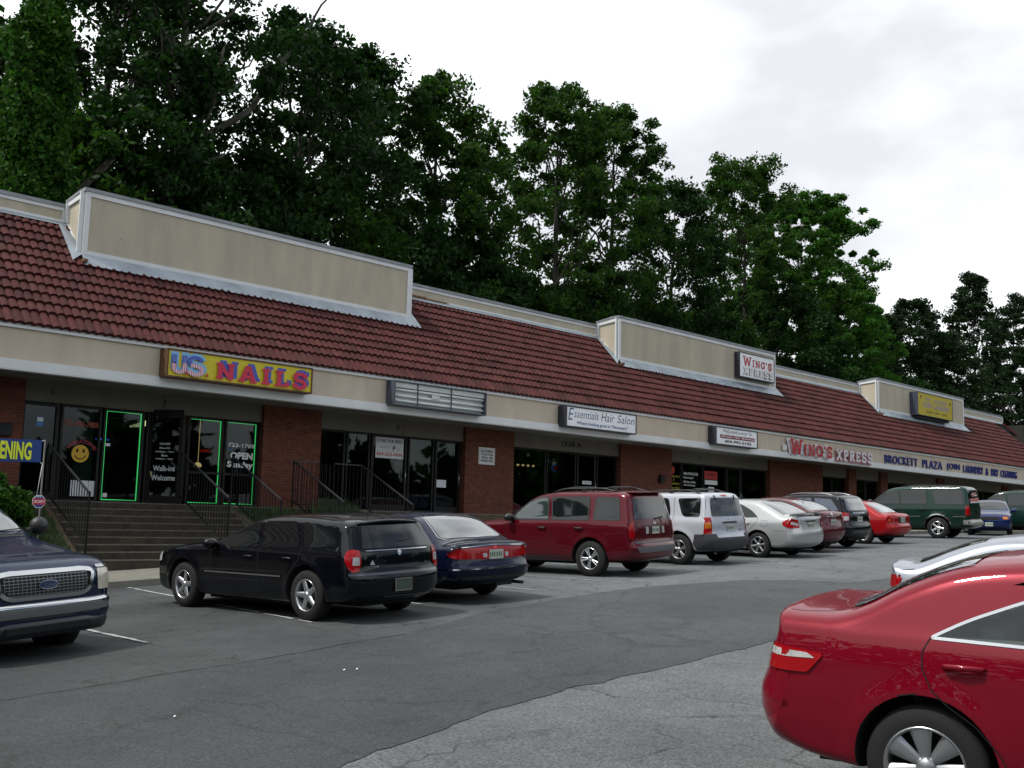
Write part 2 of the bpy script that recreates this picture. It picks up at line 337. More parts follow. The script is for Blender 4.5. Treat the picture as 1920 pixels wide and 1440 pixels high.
def build_ground():
    xs = [-600, -300, -150, -80] + _steps(-40, 80, 1.0) + [110, 160, 300, 700]
    ys = [-600, -200, -80, -40] + _steps(-24, 20.0, 1.0)
    vs = [(x, y, float(gz(x, y))) for x in xs for y in ys]; n = len(ys)
    fs = [(i*n+j, (i+1)*n+j, (i+1)*n+j+1, i*n+j+1) for i in range(len(xs)-1) for j in range(n-1)]
    b = MB(); b.add(vs, fs, smooth=True); tag(b.build('parking_lot', M_ASPH, fix=False), kind='structure')
    # wooded ground behind the shops
    g = MB(); ysb = [36, 45, 60, 120, 700]; xs2 = [-600, -100, -20, 20, 60, 75, 90, 120, 200, 700]
    vs = [(x, y, .2 + (y-36)*.01 + .3*math.sin(x*.2)) for x in xs2 for y in ysb]; n = len(ysb)
    g.add(vs, [(i*n+j, (i+1)*n+j, (i+1)*n+j+1, i*n+j+1) for i in range(len(xs2)-1) for j in range(n-1)])
    g.quad((76.5, 20, .1), (700, 20, .2), (700, 36, .2), (76.5, 36, .2)); g.quad((-600, 20, -1), (-8, 20, -1), (-8, 36, .2), (-600, 36, .2))
    tag(g.build('ground', mat('forest_floor', (.03, .035, .018), .95, noise=(.6, .5)), fix=False), kind='structure')
    # the newer asphalt of the driving lane, its ragged edges
    r1 = [rnd.uniform(-1, 1) for _ in range(400)]
    def wob(x, k): i = int(math.floor(x*2.5)) % 380; t = x*2.5-math.floor(x*2.5); return r1[(i+k) % 400]*(1-t)+r1[(i+1+k) % 400]*t
    lo = lambda x: float(np.interp(x, [-20, 2, 4.69, 6.57, 8, 11.8, 50, 80], [5.4, 5.9, 6.41, 6.9, 7.1, 7.3, 7.6, 7.7])) + .045*wob(x, 0)+.02*wob(x*4.3, 31)
    hi = lambda x: float(np.interp(x, [-20, 3.8, 6.3, 9, 11.1, 13.8, 15.8, 18.3, 18.9, 19.3, 24, 80], [9.8, 10.3, 10.5, 10.87, 11.7, 12.25, 12.4, 11.75, 11.2, 10.1, 9.9, 9.8])) + .04*wob(x, 90)+.015*wob(x*4.1, 55)
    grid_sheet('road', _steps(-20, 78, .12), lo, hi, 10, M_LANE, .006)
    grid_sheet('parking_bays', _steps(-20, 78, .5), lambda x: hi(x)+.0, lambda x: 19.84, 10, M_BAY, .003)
    # sealed dark joint along the lane's far edge
    grid_sheet('joint_sealant', _steps(-5, 9, .1), lambda x: hi(x)-.004, lambda x: hi(x)+.022+.014*wob(x*3, 7), 1, M_BLACK, .009)
    # stall lines
    for i, (x0, x1, y0, y1) in enumerate([(3.45,3.5,12.5,19.8),(6.26,6.35,12.5,19.8),(8.72,9.46,12.6,19.8),(11.2,11.45,12.7,19.8),(14.02,14.3,13.3,19.8),(16.15,16.3,13.0,19.8),(18.95,19.2,13.0,19.8),
            (22.2,22.4,12.9,19.8),(25.4,25.6,12.9,19.8),(28.5,28.7,12.9,19.8),(31.7,31.9,12.9,19.8),(35.0,35.2,13,19.8),(38.2,38.4,13,19.8),(41.4,41.6,13,19.8),(44.6,44.8,13,19.8)]):
        bq = MB(); n = 40
        for k in range(n):
            a, c = k/n, (k+1)/n
            if rnd.random() < .16: continue
            w0 = .045*rnd.uniform(.6, 1.1); w1 = .045*rnd.uniform(.6, 1.1)
            pa = (x0+(x1-x0)*a, y0+(y1-y0)*a); pc = (x0+(x1-x0)*c, y0+(y1-y0)*c)
            bq.quad((pa[0]-w0, pa[1], float(gz(*pa))+.011), (pa[0]+w1, pa[1], float(gz(*pa))+.011), (pc[0]+w1, pc[1], float(gz(*pc))+.011), (pc[0]-w0, pc[1], float(gz(*pc))+.011))
        tag(bq.build('parking_line', M_PAINTLINE, fix=False), kind='structure')
    # white paper litter and loose stones
    for (x, y, w) in [(6.9, 9.35, .014), (7.03, 9.3, .013), (4.6, 8.6, .012)]:
        l = MB(); z = float(gz(x, y))+.012; l.add([(x-w, y-w*.6, z), (x+w, y-w*.5, z+.006), (x+w*.8, y+w*.7, z+.012), (x-w*.7, y+w*.6, z)], [(0,1,2,3)])
        tag(l.build('paper_scrap', M_WHITE, fix=False), 'tiny white scrap of litter lying on the dark driving lane', 'litter', 'scraps of litter on the lane')
# ------------------------------------------------------------------ pavement, bank, stairs
YC, YS = 19.85, 22.1              # kerb face, foot of the stairs
FZ = .27                          # shop floor level
FLIGHTS = [(9.62, 14.3), (16.15, 18.4), (26.2, 30.6), (35.2, 38.6)]
def side_z(x): return float(gz(x, YC)) + .15
def build_pavement():
    xs = _steps(-8, 76.5, 1.0); vs = []; fs = []
    prof = [(YC, -.16), (YC+.02, -.02), (YC+.05, 0), (YC+.17, 0), (YC+.175, -.008), (YC+.185, -.008), (YC+.19, 0), (YS+.02, .02)]
    for x in xs:
        for (y, dz) in prof: vs.append((x, y, min(side_z(x), FZ-.02)+dz))
    n = len(prof)
    for i in range(len(xs)-1):
        for j in range(n-1): fs.append((i*n+j, (i+1)*n+j, (i+1)*n+j+1, i*n+j+1))
    b = MB(); b.add(vs, fs); tag(b.build('sidewalk', M_CONC, fix=False), kind='structure')
    # raised walk in front of the shops
    w = MB(); w.box(-8, 76.2, 24.5, 25.9, -1.6, FZ); tag(w.build('walkway', M_CONC), kind='structure')
    # grassy bank between kerb walk and shop walk, one piece per gap between stairs
    edges = [-8] + [e for f in FLIGHTS for e in f] + [76.2]
    g = MB()
    for k in range(0, len(edges), 2):
        a, c = edges[k], edges[k+1]; xs = _steps(a, c, .5)
        vs = []; 
        for x in xs:
            z0 = min(side_z(x), FZ-.02)+.03
            for j in range(6):
                t = j/5; vs.append((x, YS-.25+(24.52-YS+.25)*t, z0+(FZ-.02-z0)*t + .05*math.sin(3*x+4*t)*math.sin(PI*t)))
        g.add(vs, [(i*6+j, (i+1)*6+j, (i+1)*6+j+1, i*6+j+1) for i in range(len(xs)-1) for j in range(5)], smooth=True)
    tag(g.build('planted_bank', mat('bank_soil', (.06, .04, .022), .95, noise=(2.5, .5)), fix=False), kind='structure')
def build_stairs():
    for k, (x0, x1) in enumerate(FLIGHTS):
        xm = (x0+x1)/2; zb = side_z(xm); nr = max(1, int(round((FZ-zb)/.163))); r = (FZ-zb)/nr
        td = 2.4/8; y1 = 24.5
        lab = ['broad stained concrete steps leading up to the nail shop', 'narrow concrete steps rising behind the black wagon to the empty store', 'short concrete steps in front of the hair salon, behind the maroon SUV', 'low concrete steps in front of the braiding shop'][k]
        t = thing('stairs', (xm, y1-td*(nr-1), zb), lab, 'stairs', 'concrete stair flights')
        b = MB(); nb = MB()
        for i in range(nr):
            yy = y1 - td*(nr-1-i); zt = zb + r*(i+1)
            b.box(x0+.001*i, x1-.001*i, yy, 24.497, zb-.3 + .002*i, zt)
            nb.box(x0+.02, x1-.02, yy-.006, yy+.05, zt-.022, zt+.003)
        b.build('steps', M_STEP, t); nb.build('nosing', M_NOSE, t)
def handrail(x, ytop, ybot, label, top_ext=0, zt=None, pickets=True, xend=None, bot_post=True, low=.06):
    z0 = side_z(x); 
    zt = zt or FZ+1.25; slope = .47
    zb = zt - (ytop-ybot)*slope
    t = thing('handrail', (x, ybot, zb-.9), label, 'handrail', 'black iron stair handrails')
    b = MB(); b.bar((x, ybot, zb), (x, ytop, zt), .045, .03)
    if xend is not None: b.bar((x, ytop, zt), (xend, ytop, zt+.0), .035, .03)
    b.build('top_rail', M_IRONTOP, t)
    p = MB(); dz = 1.05
    p.bar((x, ybot, zb-dz), (x, ytop, zt-dz), .03, .025)
    if xend is not None: p.bar((x, ytop, FZ+.1), (xend, ytop, FZ+.1), .03, .025)
    p.build('bottom_rail', M_IRON, t)
    for (yy, zz) in ((ybot, zb), (ytop, zt)):
        q = MB(); zlow = max(z0, zz-1.35) if yy == ybot else FZ
        if yy == ybot: zlow = zz-1.28
        q.bar((x, yy, zlow), (x, yy, zz+.03), .036, .036); q.build('post', M_IRON, t)
    m = MB(); n = int((ytop-ybot)/.13)
    for i in range(1, n):
        f = i/n; yy = ybot+(ytop-ybot)*f; zz = zb+(zt-zb)*f; m.bar((x, yy, zz-dz), (x, yy, zz), .014, .014)
    if xend is not None:
        n = int(abs(xend-x)/.13)
        for i in range(1, n+1): xx = x+(xend-x)*i/n; m.bar((xx, ytop, FZ+.1), (xx, ytop, zt), .014, .014)
    m.build('balusters', M_IRON, t)
def build_rails():
    handrail(9.58, 24.45, 22.1, 'black iron handrail down the left edge of the broad steps, beside the grassy bank')
    handrail(12.85, 24.45, 22.1, 'black iron handrail in the middle of the broad steps, seen above the black wagon bonnet')
    handrail(14.25, 24.45, 22.1, 'black iron handrail at the right edge of the broad steps')
    handrail(16.1, 24.45, 22.1, 'black iron handrail in front of the first brick pier', xend=17.4)
    handrail(18.35, 24.45, 22.1, 'black iron handrail with level top length, in front of the empty store window', xend=16.9)
# ------------------------------------------------------------------ the shop building
XL, XR = -8., 73.2
YF, YW, YP = 24.05, 25.8, 27.16
Z_SOF, Z_FT, Z_PB, Z_PT = 3.09, 4.13, 7.30, 7.84
YD, Z_DB, Z_DT = 26.1, 6.26, 8.12
SL = (Z_PB-Z_FT)/(YP-YF)
DORM = [(10.66, 21.2), (31.67, 43.0), (53.2, 64.2)]
PIERS = [(-8, -6), (2.2, 4.1), (7.6, 9.4), (15.82, 17.73), (23.36, 25.59), (31.29, 34.49), (41.73, 46.39), (48.95, 49.71), (52.33, 53.1), (59.2, 60.1), (68.7, 69.6), (72.4, 73.2)]
PIERS = PIERS[2:]
PIERS.insert(0, (-8, 2.5))
B = {}
def tile_roof(root):
    """rows of barrel tiles as real waves, each row lapping over the one below; openings where the raised parapets stand"""
    w = .203; nrow = 12; L = (YP-YF)/nrow; per = 6
    cols = int((XR+1.0-XL)/w); xs = np.arange(cols*per+1)*(w/per)+XL
    ph = (np.arange(cols*per+1) % per)/per
    wave = .05*np.abs(np.sin(PI*ph))**.75                     # round backs, narrow valleys
    verts = []; faces = []; tid = []
    nz = Vector((0, -SL, 1)).normalized()
    for r in range(nrow):
        ya = YF-.10+L*r if r == 0 else YF+L*r; yb = YF+L*(r+1)+.02
        jog = [rnd.uniform(-.006, .006) for _ in range(cols+1)]
        for lift, y in ((.0, ya), (.065, ya), (.063, ya+.02), (.008, yb)):
            zc = Z_FT+.03+(y-YF)*SL
            row = []
            for i, x in enumerate(xs):
                c = min(i//per, cols); h = wave[i]+lift + (jog[c] if lift else 0)
                if lift == 0: h = .0 if wave[i] < .01 else wave[i]-.012; 
                yy = y+nz.y*h; zz = zc+nz.z*h
                row.append((x, yy, zz))
            verts.append(row)
        base = r*4
        for k in range(3):
            for i in range(cols*per):
                xm = (xs[i]+xs[i+1])/2; ym = (verts[base+k][i][1]+verts[base+k+1][i][1])/2
                if xm > XR+(YP-ym)*1.0-2.2 : continue
                if any(a-.02 < xm < b+.02 for a, b in DORM) and ym > YD-.06: continue
                faces.append((base+k, i)); tid.append(r*1000+i//per)
    nx = len(xs); flat = np.array([v for row in verts for v in row], dtype=np.float32)
    fa = np.array([(b*nx+i, b*nx+i+1, (b+1)*nx+i+1, (b+1)*nx+i) for b, i in faces], dtype=np.int32)
    me = bpy.data.meshes.new('mansard_roof'); off = wloc(root); flat = flat-np.array([off.x, off.y, off.z], dtype=np.float32)
    me.from_pydata(flat.tolist(), [], fa.tolist()); me.materials.append(M_TILE)
    at = me.attributes.new('tile', 'FLOAT', 'FACE'); at.data.foreach_set('value', np.array(tid, dtype=np.float32)*.37)
    me.polygons.foreach_set('use_smooth', [True]*len(faces)); me.set_sharp_from_angle(angle=math.radians(50)); me.update()
    o = bpy.data.objects.new('mansard_roof', me); COL.objects.link(o); o.parent = root
def band_frame(b, x0, x1, z0, z1, y, wt=.13, wb=.13, ws=.13, t=.03, mi=0, left=True, right=True):
    b.box(x0, x1, y-t, y, z1-wt, z1, mi); b.box(x0, x1, y-t, y, z0, z0+wb, mi)
    if left: b.box(x0, x0+ws, y-t, y, z0+wb, z1-wt, mi)
    if right: b.box(x1-ws, x1, y-t, y, z0+wb, z1-wt, mi)
def raised_parapet(root, x0, x1, ang):
    """front panel standing on the tiled slope, with its returns back to the low parapet"""
    f = MB(); f.box(x0, x1, YD, YD+.16, Z_DB, Z_DT-.08); o = f.build('raised_parapet', M_STUC2, root)
    # side returns: triangles that follow the slope
    for sx, x in ((1, x0), (-1, x1)):
        s = MB(); xa, xb = (x, x+.14) if sx > 0 else (x-.14, x)
        pts = [(YD+.162, Z_DB+.05), (YD+.162, Z_DT-.1), (YP-.002, Z_PT+.12), (YP-.002, Z_PB)]
        vs = [(xa, y, z) for y, z in pts]+[(xb, y, z) for y, z in pts]
        s.add(vs, [(0,1,2,3), (7,6,5,4), (0,4,5,1), (1,5,6,2), (2,6,7,3), (3,7,4,0)]); s.build('side_panel', M_STUC2, o)
    t = MB(); band_frame(t, x0-.012, x1+.012, Z_DB+.13, Z_DT-.09, YD-.002, .12, .12, .13)
    for sx, x in ((-1, x0), (1, x1)):
        e = x+sx*.025
        t.bar((e, YD+.05, Z_DB+.06), (e, YD+.05, Z_DT-.1), .05, .20)
        t.bar((e, YP-.08, Z_PB+.08), (e, YP-.08, Z_PT+.05), .045, .14)
        t.bar((e, YD+.02, Z_DT-.16), (e, YP, Z_PT+.03), .046, .12)
        t.bar((e, YD+.04, Z_DB+.1), (e, YP, Z_PB+.1), .047, .10)
    t.build('white_trim', M_WHITE, o)
    c = MB(); c.box(x0-.05, x1+.05, YD-.06, YD+.22, Z_DT-.09, Z_DT)
    for sx, x in ((-1, x0), (1, x1)):
        c.bar((x+sx*.02-sx*.06, YD+.22, Z_DT-.045), (x+sx*.02-sx*.06, YP+.05, Z_PT+.115), .2, .09)
    c.build('parapet_cap', M_CAP, o)
    fl = MB(); y = YD-.04; z = Z_DB+.02                       # sheet flashing lapping on the tiles
    dy = .26; za = lambda yy: Z_FT+(yy-YF)*SL+.175
    fl.add([(x0-.02, y, z+.13), (x1+.02, y, z+.13), (x1+.32, y-dy, za(y-dy)), (x0-.02, y-dy, za(y-dy))], [(0,1,2,3)])
    fl.add([(x1+.02, y, z+.13), (x1+.02, YP-.05, Z_PB+.06), (x1+.30, YP-.15, Z_PB-.0), (x1+.32, y-dy, za(y-dy))], [(0,1,2,3)])
    fl.add([(x0-.0, y, z+.13), (x0-.0, YP-.05, Z_PB+.06), (x0-.30, YP-.2, Z_PB-.0), (x0-.30, y-dy+.08, za(y-dy+.08))], [(0,1,2,3)])
    fl.build('flashing', M_FLASH, o, fix=False)
    rs = MB(); rs.box(x0-.06, x0+.05, YD-.30, YD-.06, za(YD-.2)-.02, za(YD-.2)+.05); rs.build('rust_patch', M_RUST, o)
def build_shell():
    root = thing('shopping_plaza', (0, YW, FZ), 'long single-storey brick and stucco shopping plaza with red tiled mansard roof', 'building')
    B['root'] = root
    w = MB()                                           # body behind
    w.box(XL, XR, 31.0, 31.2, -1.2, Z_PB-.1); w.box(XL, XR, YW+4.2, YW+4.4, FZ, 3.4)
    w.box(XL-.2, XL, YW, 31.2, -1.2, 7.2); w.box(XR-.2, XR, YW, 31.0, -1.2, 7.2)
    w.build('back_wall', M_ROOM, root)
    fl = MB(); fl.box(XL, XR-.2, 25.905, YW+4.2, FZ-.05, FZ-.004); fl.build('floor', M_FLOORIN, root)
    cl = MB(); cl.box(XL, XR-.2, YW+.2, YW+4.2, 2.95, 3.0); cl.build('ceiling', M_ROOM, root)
    rf = MB(); rf.box(XL, XR, YP+.18, 31.0, Z_PB-.12, Z_PB-.02); rf.build('flat_roof', M_CAP, root)
    for (a, b) in PIERS:
        p = MB(); p.box(a, b, YW-.2, YW+.25, FZ-.01, Z_SOF-.015); p.build('brick_pier', M_BRICK, root)
    for i in range(len(PIERS)-1):                       # partition walls and stucco band over each shop front
        a, b = PIERS[i][1], PIERS[i+1][0]
        l = MB(); l.box(a+.003, b-.003, YW-.08, YW+.15, 2.60, Z_SOF-.012)
        n = int((b-a)//2.6); 
        for k in range(1, n): xx = a+(b-a)*k/n+.3; l.box(xx, xx+.012, YW-.084, YW-.07, 2.61, Z_SOF-.02, 1)
        l.build('shopfront_band', [M_LINTEL, M_BLACK], root)
    for (a, b) in PIERS[1:]:
        if b-a > 1.2: 
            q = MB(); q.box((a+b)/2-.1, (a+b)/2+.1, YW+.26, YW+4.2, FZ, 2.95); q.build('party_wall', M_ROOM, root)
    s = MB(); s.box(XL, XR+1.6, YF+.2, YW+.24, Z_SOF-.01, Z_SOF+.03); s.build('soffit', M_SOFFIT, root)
    g = MB()
    for x in np.arange(1.0, XR, 3.05): g.lathe([(0, .001), (0, .11), (-.012, .13), (.0, .14)], 16, (x, 24.95, Z_SOF-.011), 'z')
    g.build('soffit_lights', mat('dull_lamp_glass', (.12, .12, .11), .4), root, fix=False)
    f = MB(); f.box(XL, XR+1.6, YF, YF+.2, Z_SOF, Z_FT-.02); f.build('fascia', M_STUC, root)
    t = MB(); t.box(XL, XR+1.6, YF-.05, YF-.001, Z_SOF-.01, Z_SOF+.205); t.box(XL, XR+1.6, YF-.045, YF+.19, Z_SOF-.035, Z_SOF-.011)
    t.build('lower_white_trim', M_WHITE, root)
    t = MB(); t.box(XL, XR+1.6, YF-.07, YF-.001, Z_FT-.14, Z_FT-.0); t.build('upper_white_trim', M_WHITE, root)
    # deck under the tiles
    d = MB(); e = .055
    d.add([(XL, YF-.05, Z_FT-.005), (XR+1.4, YF-.05, Z_FT-.005), (XR+.1, YP, Z_PB-e), (XL, YP, Z_PB-e), (XL, YP, Z_FT-.5), (XR+.1, YP, Z_FT-.5)], [(0,1,2,3), (3,2,5,4), (1,5,2), (0,4,5,1)])
    d.build('roof_deck', M_BLACK, root, fix=False)
    tile_roof(root)
    hp = MB(); hp.bar((XR+1.35, YF-.05, Z_FT+.08), (XR-.62, YP-.2, Z_PB+.02), .16, .1); hp.build('hip_tiles', M_TILE, root)
    # low parapet behind the slope
    segs = [(XL, DORM[0][0]), (DORM[0][1], DORM[1][0]), (DORM[1][1], DORM[2][0]), (DORM[2][1], XR)]
    for k, (a, b) in enumerate(segs):
        p = MB(); p.box(a+.001, b-.001, YP, YP+.18, Z_PB-.1, Z_PT-.06); o = p.build('low_parapet', M_STUC2, root)
        t = MB()
        if k == 1:
            t.box(a, b, YP-.03, YP-.001, Z_PT-.15, Z_PT-.06); t.box(a+2.6, b, YP-.03, YP-.001, Z_PB+.07, Z_PB+.15)
            t.box(a+.03, a+.14, YP-.03, YP-.001, Z_PB+.15, Z_PT-.15); t.box(b-.14, b-.03, YP-.03, YP-.001, Z_PB+.15, Z_PT-.15)
        else: band_frame(t, a+.03, b-.03, Z_PB+.07, Z_PT-.06, YP-.001, .09, .08, .12)
        t.build('white_trim', M_WHITE, o)
        c = MB(); c.box(a+.06, b-.06, YP-.06, YP+.25, Z_PT-.06, Z_PT+.03); c.build('parapet_cap', M_CAP, o)
        fl = MB(); za = lambda yy: Z_FT+(yy-YF)*SL+.175
        fl.add([(a, YP-.035, Z_PB+.09), (b, YP-.035, Z_PB+.09), (b, YP-.20, za(YP-.2)), (a, YP-.20, za(YP-.2))], [(0,1,2,3)]); fl.build('flashing', M_FLASH, o, fix=False)
        if k == 1:
            r = MB(); r.box(a+.55, a+2.5, YP-.012, YP-.002, Z_PB+.105, Z_PB+.15); r.box(a+.9, a+1.6, YP-.016, YP-.003, Z_PB+.14, Z_PB+.185); r.build('exposed_wood', M_RUST, o)
    B['raised'] = [raised_parapet(root, a, b, 0) for a, b in DORM]
def text_geo(s, bold=0., shear=0., space=1.):
    cu = bpy.data.curves.new('t', 'FONT'); cu.body = s; cu.size = 1; cu.offset = bold; cu.shear = shear; cu.space_character = space; cu.fill_mode = 'BOTH'; cu.resolution_u = 3
    ob = bpy.data.objects.new('t', cu); COL.objects.link(ob)
    dg = bpy.context.evaluated_depsgraph_get(); dg.update()
    me = bpy.data.meshes.new_from_object(ob.evaluated_get(dg))
    vs = [(v.co.x, v.co.y) for v in me.vertices]; fs = [tuple(p.vertices) for p in me.polygons]
    bpy.data.objects.remove(ob); bpy.data.meshes.remove(me)
    return vs, fs
def text(b, s, x0, x1, z0, z1, y, mi=0, bold=.0, shear=0., space=1., th=0., pos=None, mono=None):
    """puts lettering into MB b on the wall plane y, stretched to the box; th = thickness towards the viewer"""
    vs, fs = text_geo(s, bold, shear, space)
    xa, xb = min(v[0] for v in vs), max(v[0] for v in vs); za, zb = min(v[1] for v in vs), max(v[1] for v in vs)
    P = [(x0+(v[0]-xa)/(xb-xa)*(x1-x0), y, z0+(v[1]-za)/(zb-za)*(z1-z0)) for v in vs]
    if pos: P = [pos(p) for p in P]
    b.add(P, fs, mi)
    if th:
        # side walls along boundary edges
        from collections import Counter
        ec = Counter(); 
        for f in fs:
            for k in range(len(f)): ec[tuple(sorted((f[k], f[(k+1) % len(f)])))] += 1
        side = [(a, c) for (a, c), n in ec.items() if n == 1]
        Q = [(p[0], p[1]+th, p[2]) for p in P]; n = len(P)
        b.add(P+Q, [(a, c, c+n, a+n) for a, c in side], mi)
def stroke(b, pts, w, y, mi, X, wz=None):
    """thick polyline in glyph space, mapped by X(px,pz)->(x,z); tiny steps in depth keep overlaps apart"""
    for k in range(len(pts)-1):
        a = Vector((*pts[k], 0)); c = Vector((*pts[k+1], 0)); d = (c-a); L = d.length; d /= L; n = Vector((-d.y, d.x, 0))*(w/2)
        e = d*(w*.28) if len(pts) > 2 else d*0
        P = [a-e-n, c+e-n, c+e+n, a-e+n]; yy = y-.0006*b.cnt; b.cnt += 1
        b.add([(X(p.x, p.y)[0], yy, X(p.x, p.y)[1]) for p in P], [(0,1,2,3)], mi)
def arc(cx, cy, rx, ry, a0, a1, n=10): return [(cx+rx*math.cos(math.radians(a0+(a1-a0)*k/n)), cy+ry*math.sin(math.radians(a0+(a1-a0)*k/n))) for k in range(n+1)]
SLAB = {   # width, strokes, serif bars (x0,x1,z)
 'N': (.95, [[(.2,0),(.2,1)],[(.16,.95),(.78,.05)],[(.78,0),(.78,1)]], [(.02,.38,.05),(.0,.34,.95),(.6,.96,.95)]),
 'A': (1.0, [[(.16,0),(.48,1)],[(.84,0),(.52,1)],[(.3,.33),(.7,.33)]], [(.0,.34,.05),(.64,1.0,.05),(.36,.6,.95)]),
 'I': (.5, [[(.25,0),(.25,1)]], [(.02,.48,.05),(.02,.48,.95)]),
 'L': (.8, [[(.25,0),(.25,1)],[(.7,.04),(.7,.32)]], [(.02,.78,.05),(.02,.5,.95)]),
 'S': (.8, [arc(.4,.72,.27,.22,30,270,12)+arc(.4,.28,.29,.22,90,-150,12)[1:], [(.68,.68),(.68,.98)], [(.1,.02),(.1,.34)]], []),
 'W': (1.3, [[(.12,1),(.38,0)],[(.38,0),(.64,.9)],[(.64,.9),(.9,0)],[(.9,0),(1.16,1)]], [(-.04,.32,.95),(.96,1.32,.95)]),
 'G': (.9, [arc(.45,.5,.33,.43,45,315,16), [(.76,.1),(.76,.45)], [(.72,.66),(.72,.95)]], [(.5,.92,.42)]),
 'U': (.85, [[(.2,1),(.2,.35)]+arc(.43,.32,.23,.26,180,360,10)+[(.66,1)]], []),
 "'": (.3, [[(.15,1),(.1,.72)]], []),
 'X': (.95, [[(.14,1),(.82,0)],[(.82,1),(.14,0)]], [(.0,.3,.05),(.66,.96,.05),(.0,.3,.95),(.66,.96,.95)]),
 'P': (.8, [[(.22,0),(.22,1)],[(.22,.94)]+arc(.45,.72,.24,.22,90,-90,8)+[(.22,.5)]], [(.04,.42,.05),(.04,.42,.95)]),
 'R': (.9, [[(.22,0),(.22,1)],[(.22,.94)]+arc(.45,.73,.24,.21,90,-90,8)+[(.22,.52)],[(.45,.5),(.74,0)]], [(.04,.42,.05),(.64,.9,.05),(.04,.42,.95)]),
 'E': (.8, [[(.22,0),(.22,1)],[(.68,.04),(.68,.28)],[(.68,.96),(.68,.74)],[(.5,.4),(.5,.62)]], [(.04,.72,.05),(.04,.72,.95),(.22,.5,.5)]),
}
def slab(b, s, x0, x1, z0, z1, y, mi, w=.17, gap=.12, first=1., sers=.11, drop=0):
    """slab-serif lettering; first = height factor of the first letter"""
    if not hasattr(b, 'cnt'): b.cnt = 0
    tot = sum(SLAB[c][0]*(first if i == 0 else 1) for i, c in enumerate(s))+gap*(len(s)-1); k = (x1-x0)/tot; x = x0
    for i, c in enumerate(s):
        W, st, se = SLAB[c]; fa = first if i == 0 else 1.; h = (z1-z0)*(1 if i == 0 else 1/first)
        zz = z0
        X = lambda px, pz, x=x, fa=fa, h=h, zz=zz: (x+px*k*fa, zz+pz*h)
        for p in st: stroke(b, p, w, y, mi, X)
        for (a, e, zc) in se:
            zc = max(zc, sers/2) if zc < .5 else (min(zc, 1-sers/2) if zc > .5 else zc); stroke(b, [(a, zc), (e, zc)], sers, y, mi, X)
        x += (W*fa+gap)*k
M_NEONG = mat('green_neon', (.02, .3, .08), .4, emit=(.08, .85, .22), estr=1.3)
M_NEONR = mat('red_neon', (.3, .01, .01), .4, emit=(1., .03, .015), estr=1.0)
M_NEONB = mat('blue_neon', (.01, .05, .3), .4, emit=(.05, .2, .9), estr=.8)
M_TUBE = mat('unlit_neon_tube', (.38, .36, .33), .3)
M_BULB = mat('warm_bulb', (.8, .5, .2), .4, emit=(1., .62, .28), estr=1.6)
M_STRIP = mat('strip_light', (.8, .8, .5), .4, emit=(.9, .85, .45), estr=.8)
def glassunit(root, kind, x0, x1, z0, z1, y=YW+.06, rail=None, hand=None):
    f = MB(); w = .055 if kind == 'window' else .085; d = .05
    f.box(x0, x0+w, y-d, y+d, z0, z1); f.box(x1-w, x1, y-d, y+d, z0, z1)
    f.box(x0+w, x1-w, y-d, y+d, z1-w, z1); f.box(x0+w, x1-w, y-d, y+d, z0, z0+(w if kind == 'window' else .2))
    if rail: f.box(x0+w, x1-w, y-d*.8, y+d*.8, rail-.03, rail+.03)
    o = f.build(kind, M_BRONZE, root)
    g = MB(); zb = z0+(w if kind == 'window' else .2); g.box(x0+w, x1-w, y-.004, y+.004, zb, z1-w); g.build('pane', M_PANE, o)
    if kind == 'door':
        h = MB(); hx = x1-w-.01 if hand != 'l' else x0+w+.01
        h.tube([(hx, y-.05, 1.15), (hx, y-.12, 1.16), (hx, y-.12, 1.55), (hx, y-.05, 1.56)], .012, 8); h.build('handle', mat('satin_steel', (.45,.45,.45), .3, metal=1.) if 'satin_steel' not in MATS else MATS['satin_steel'], o)
    return o
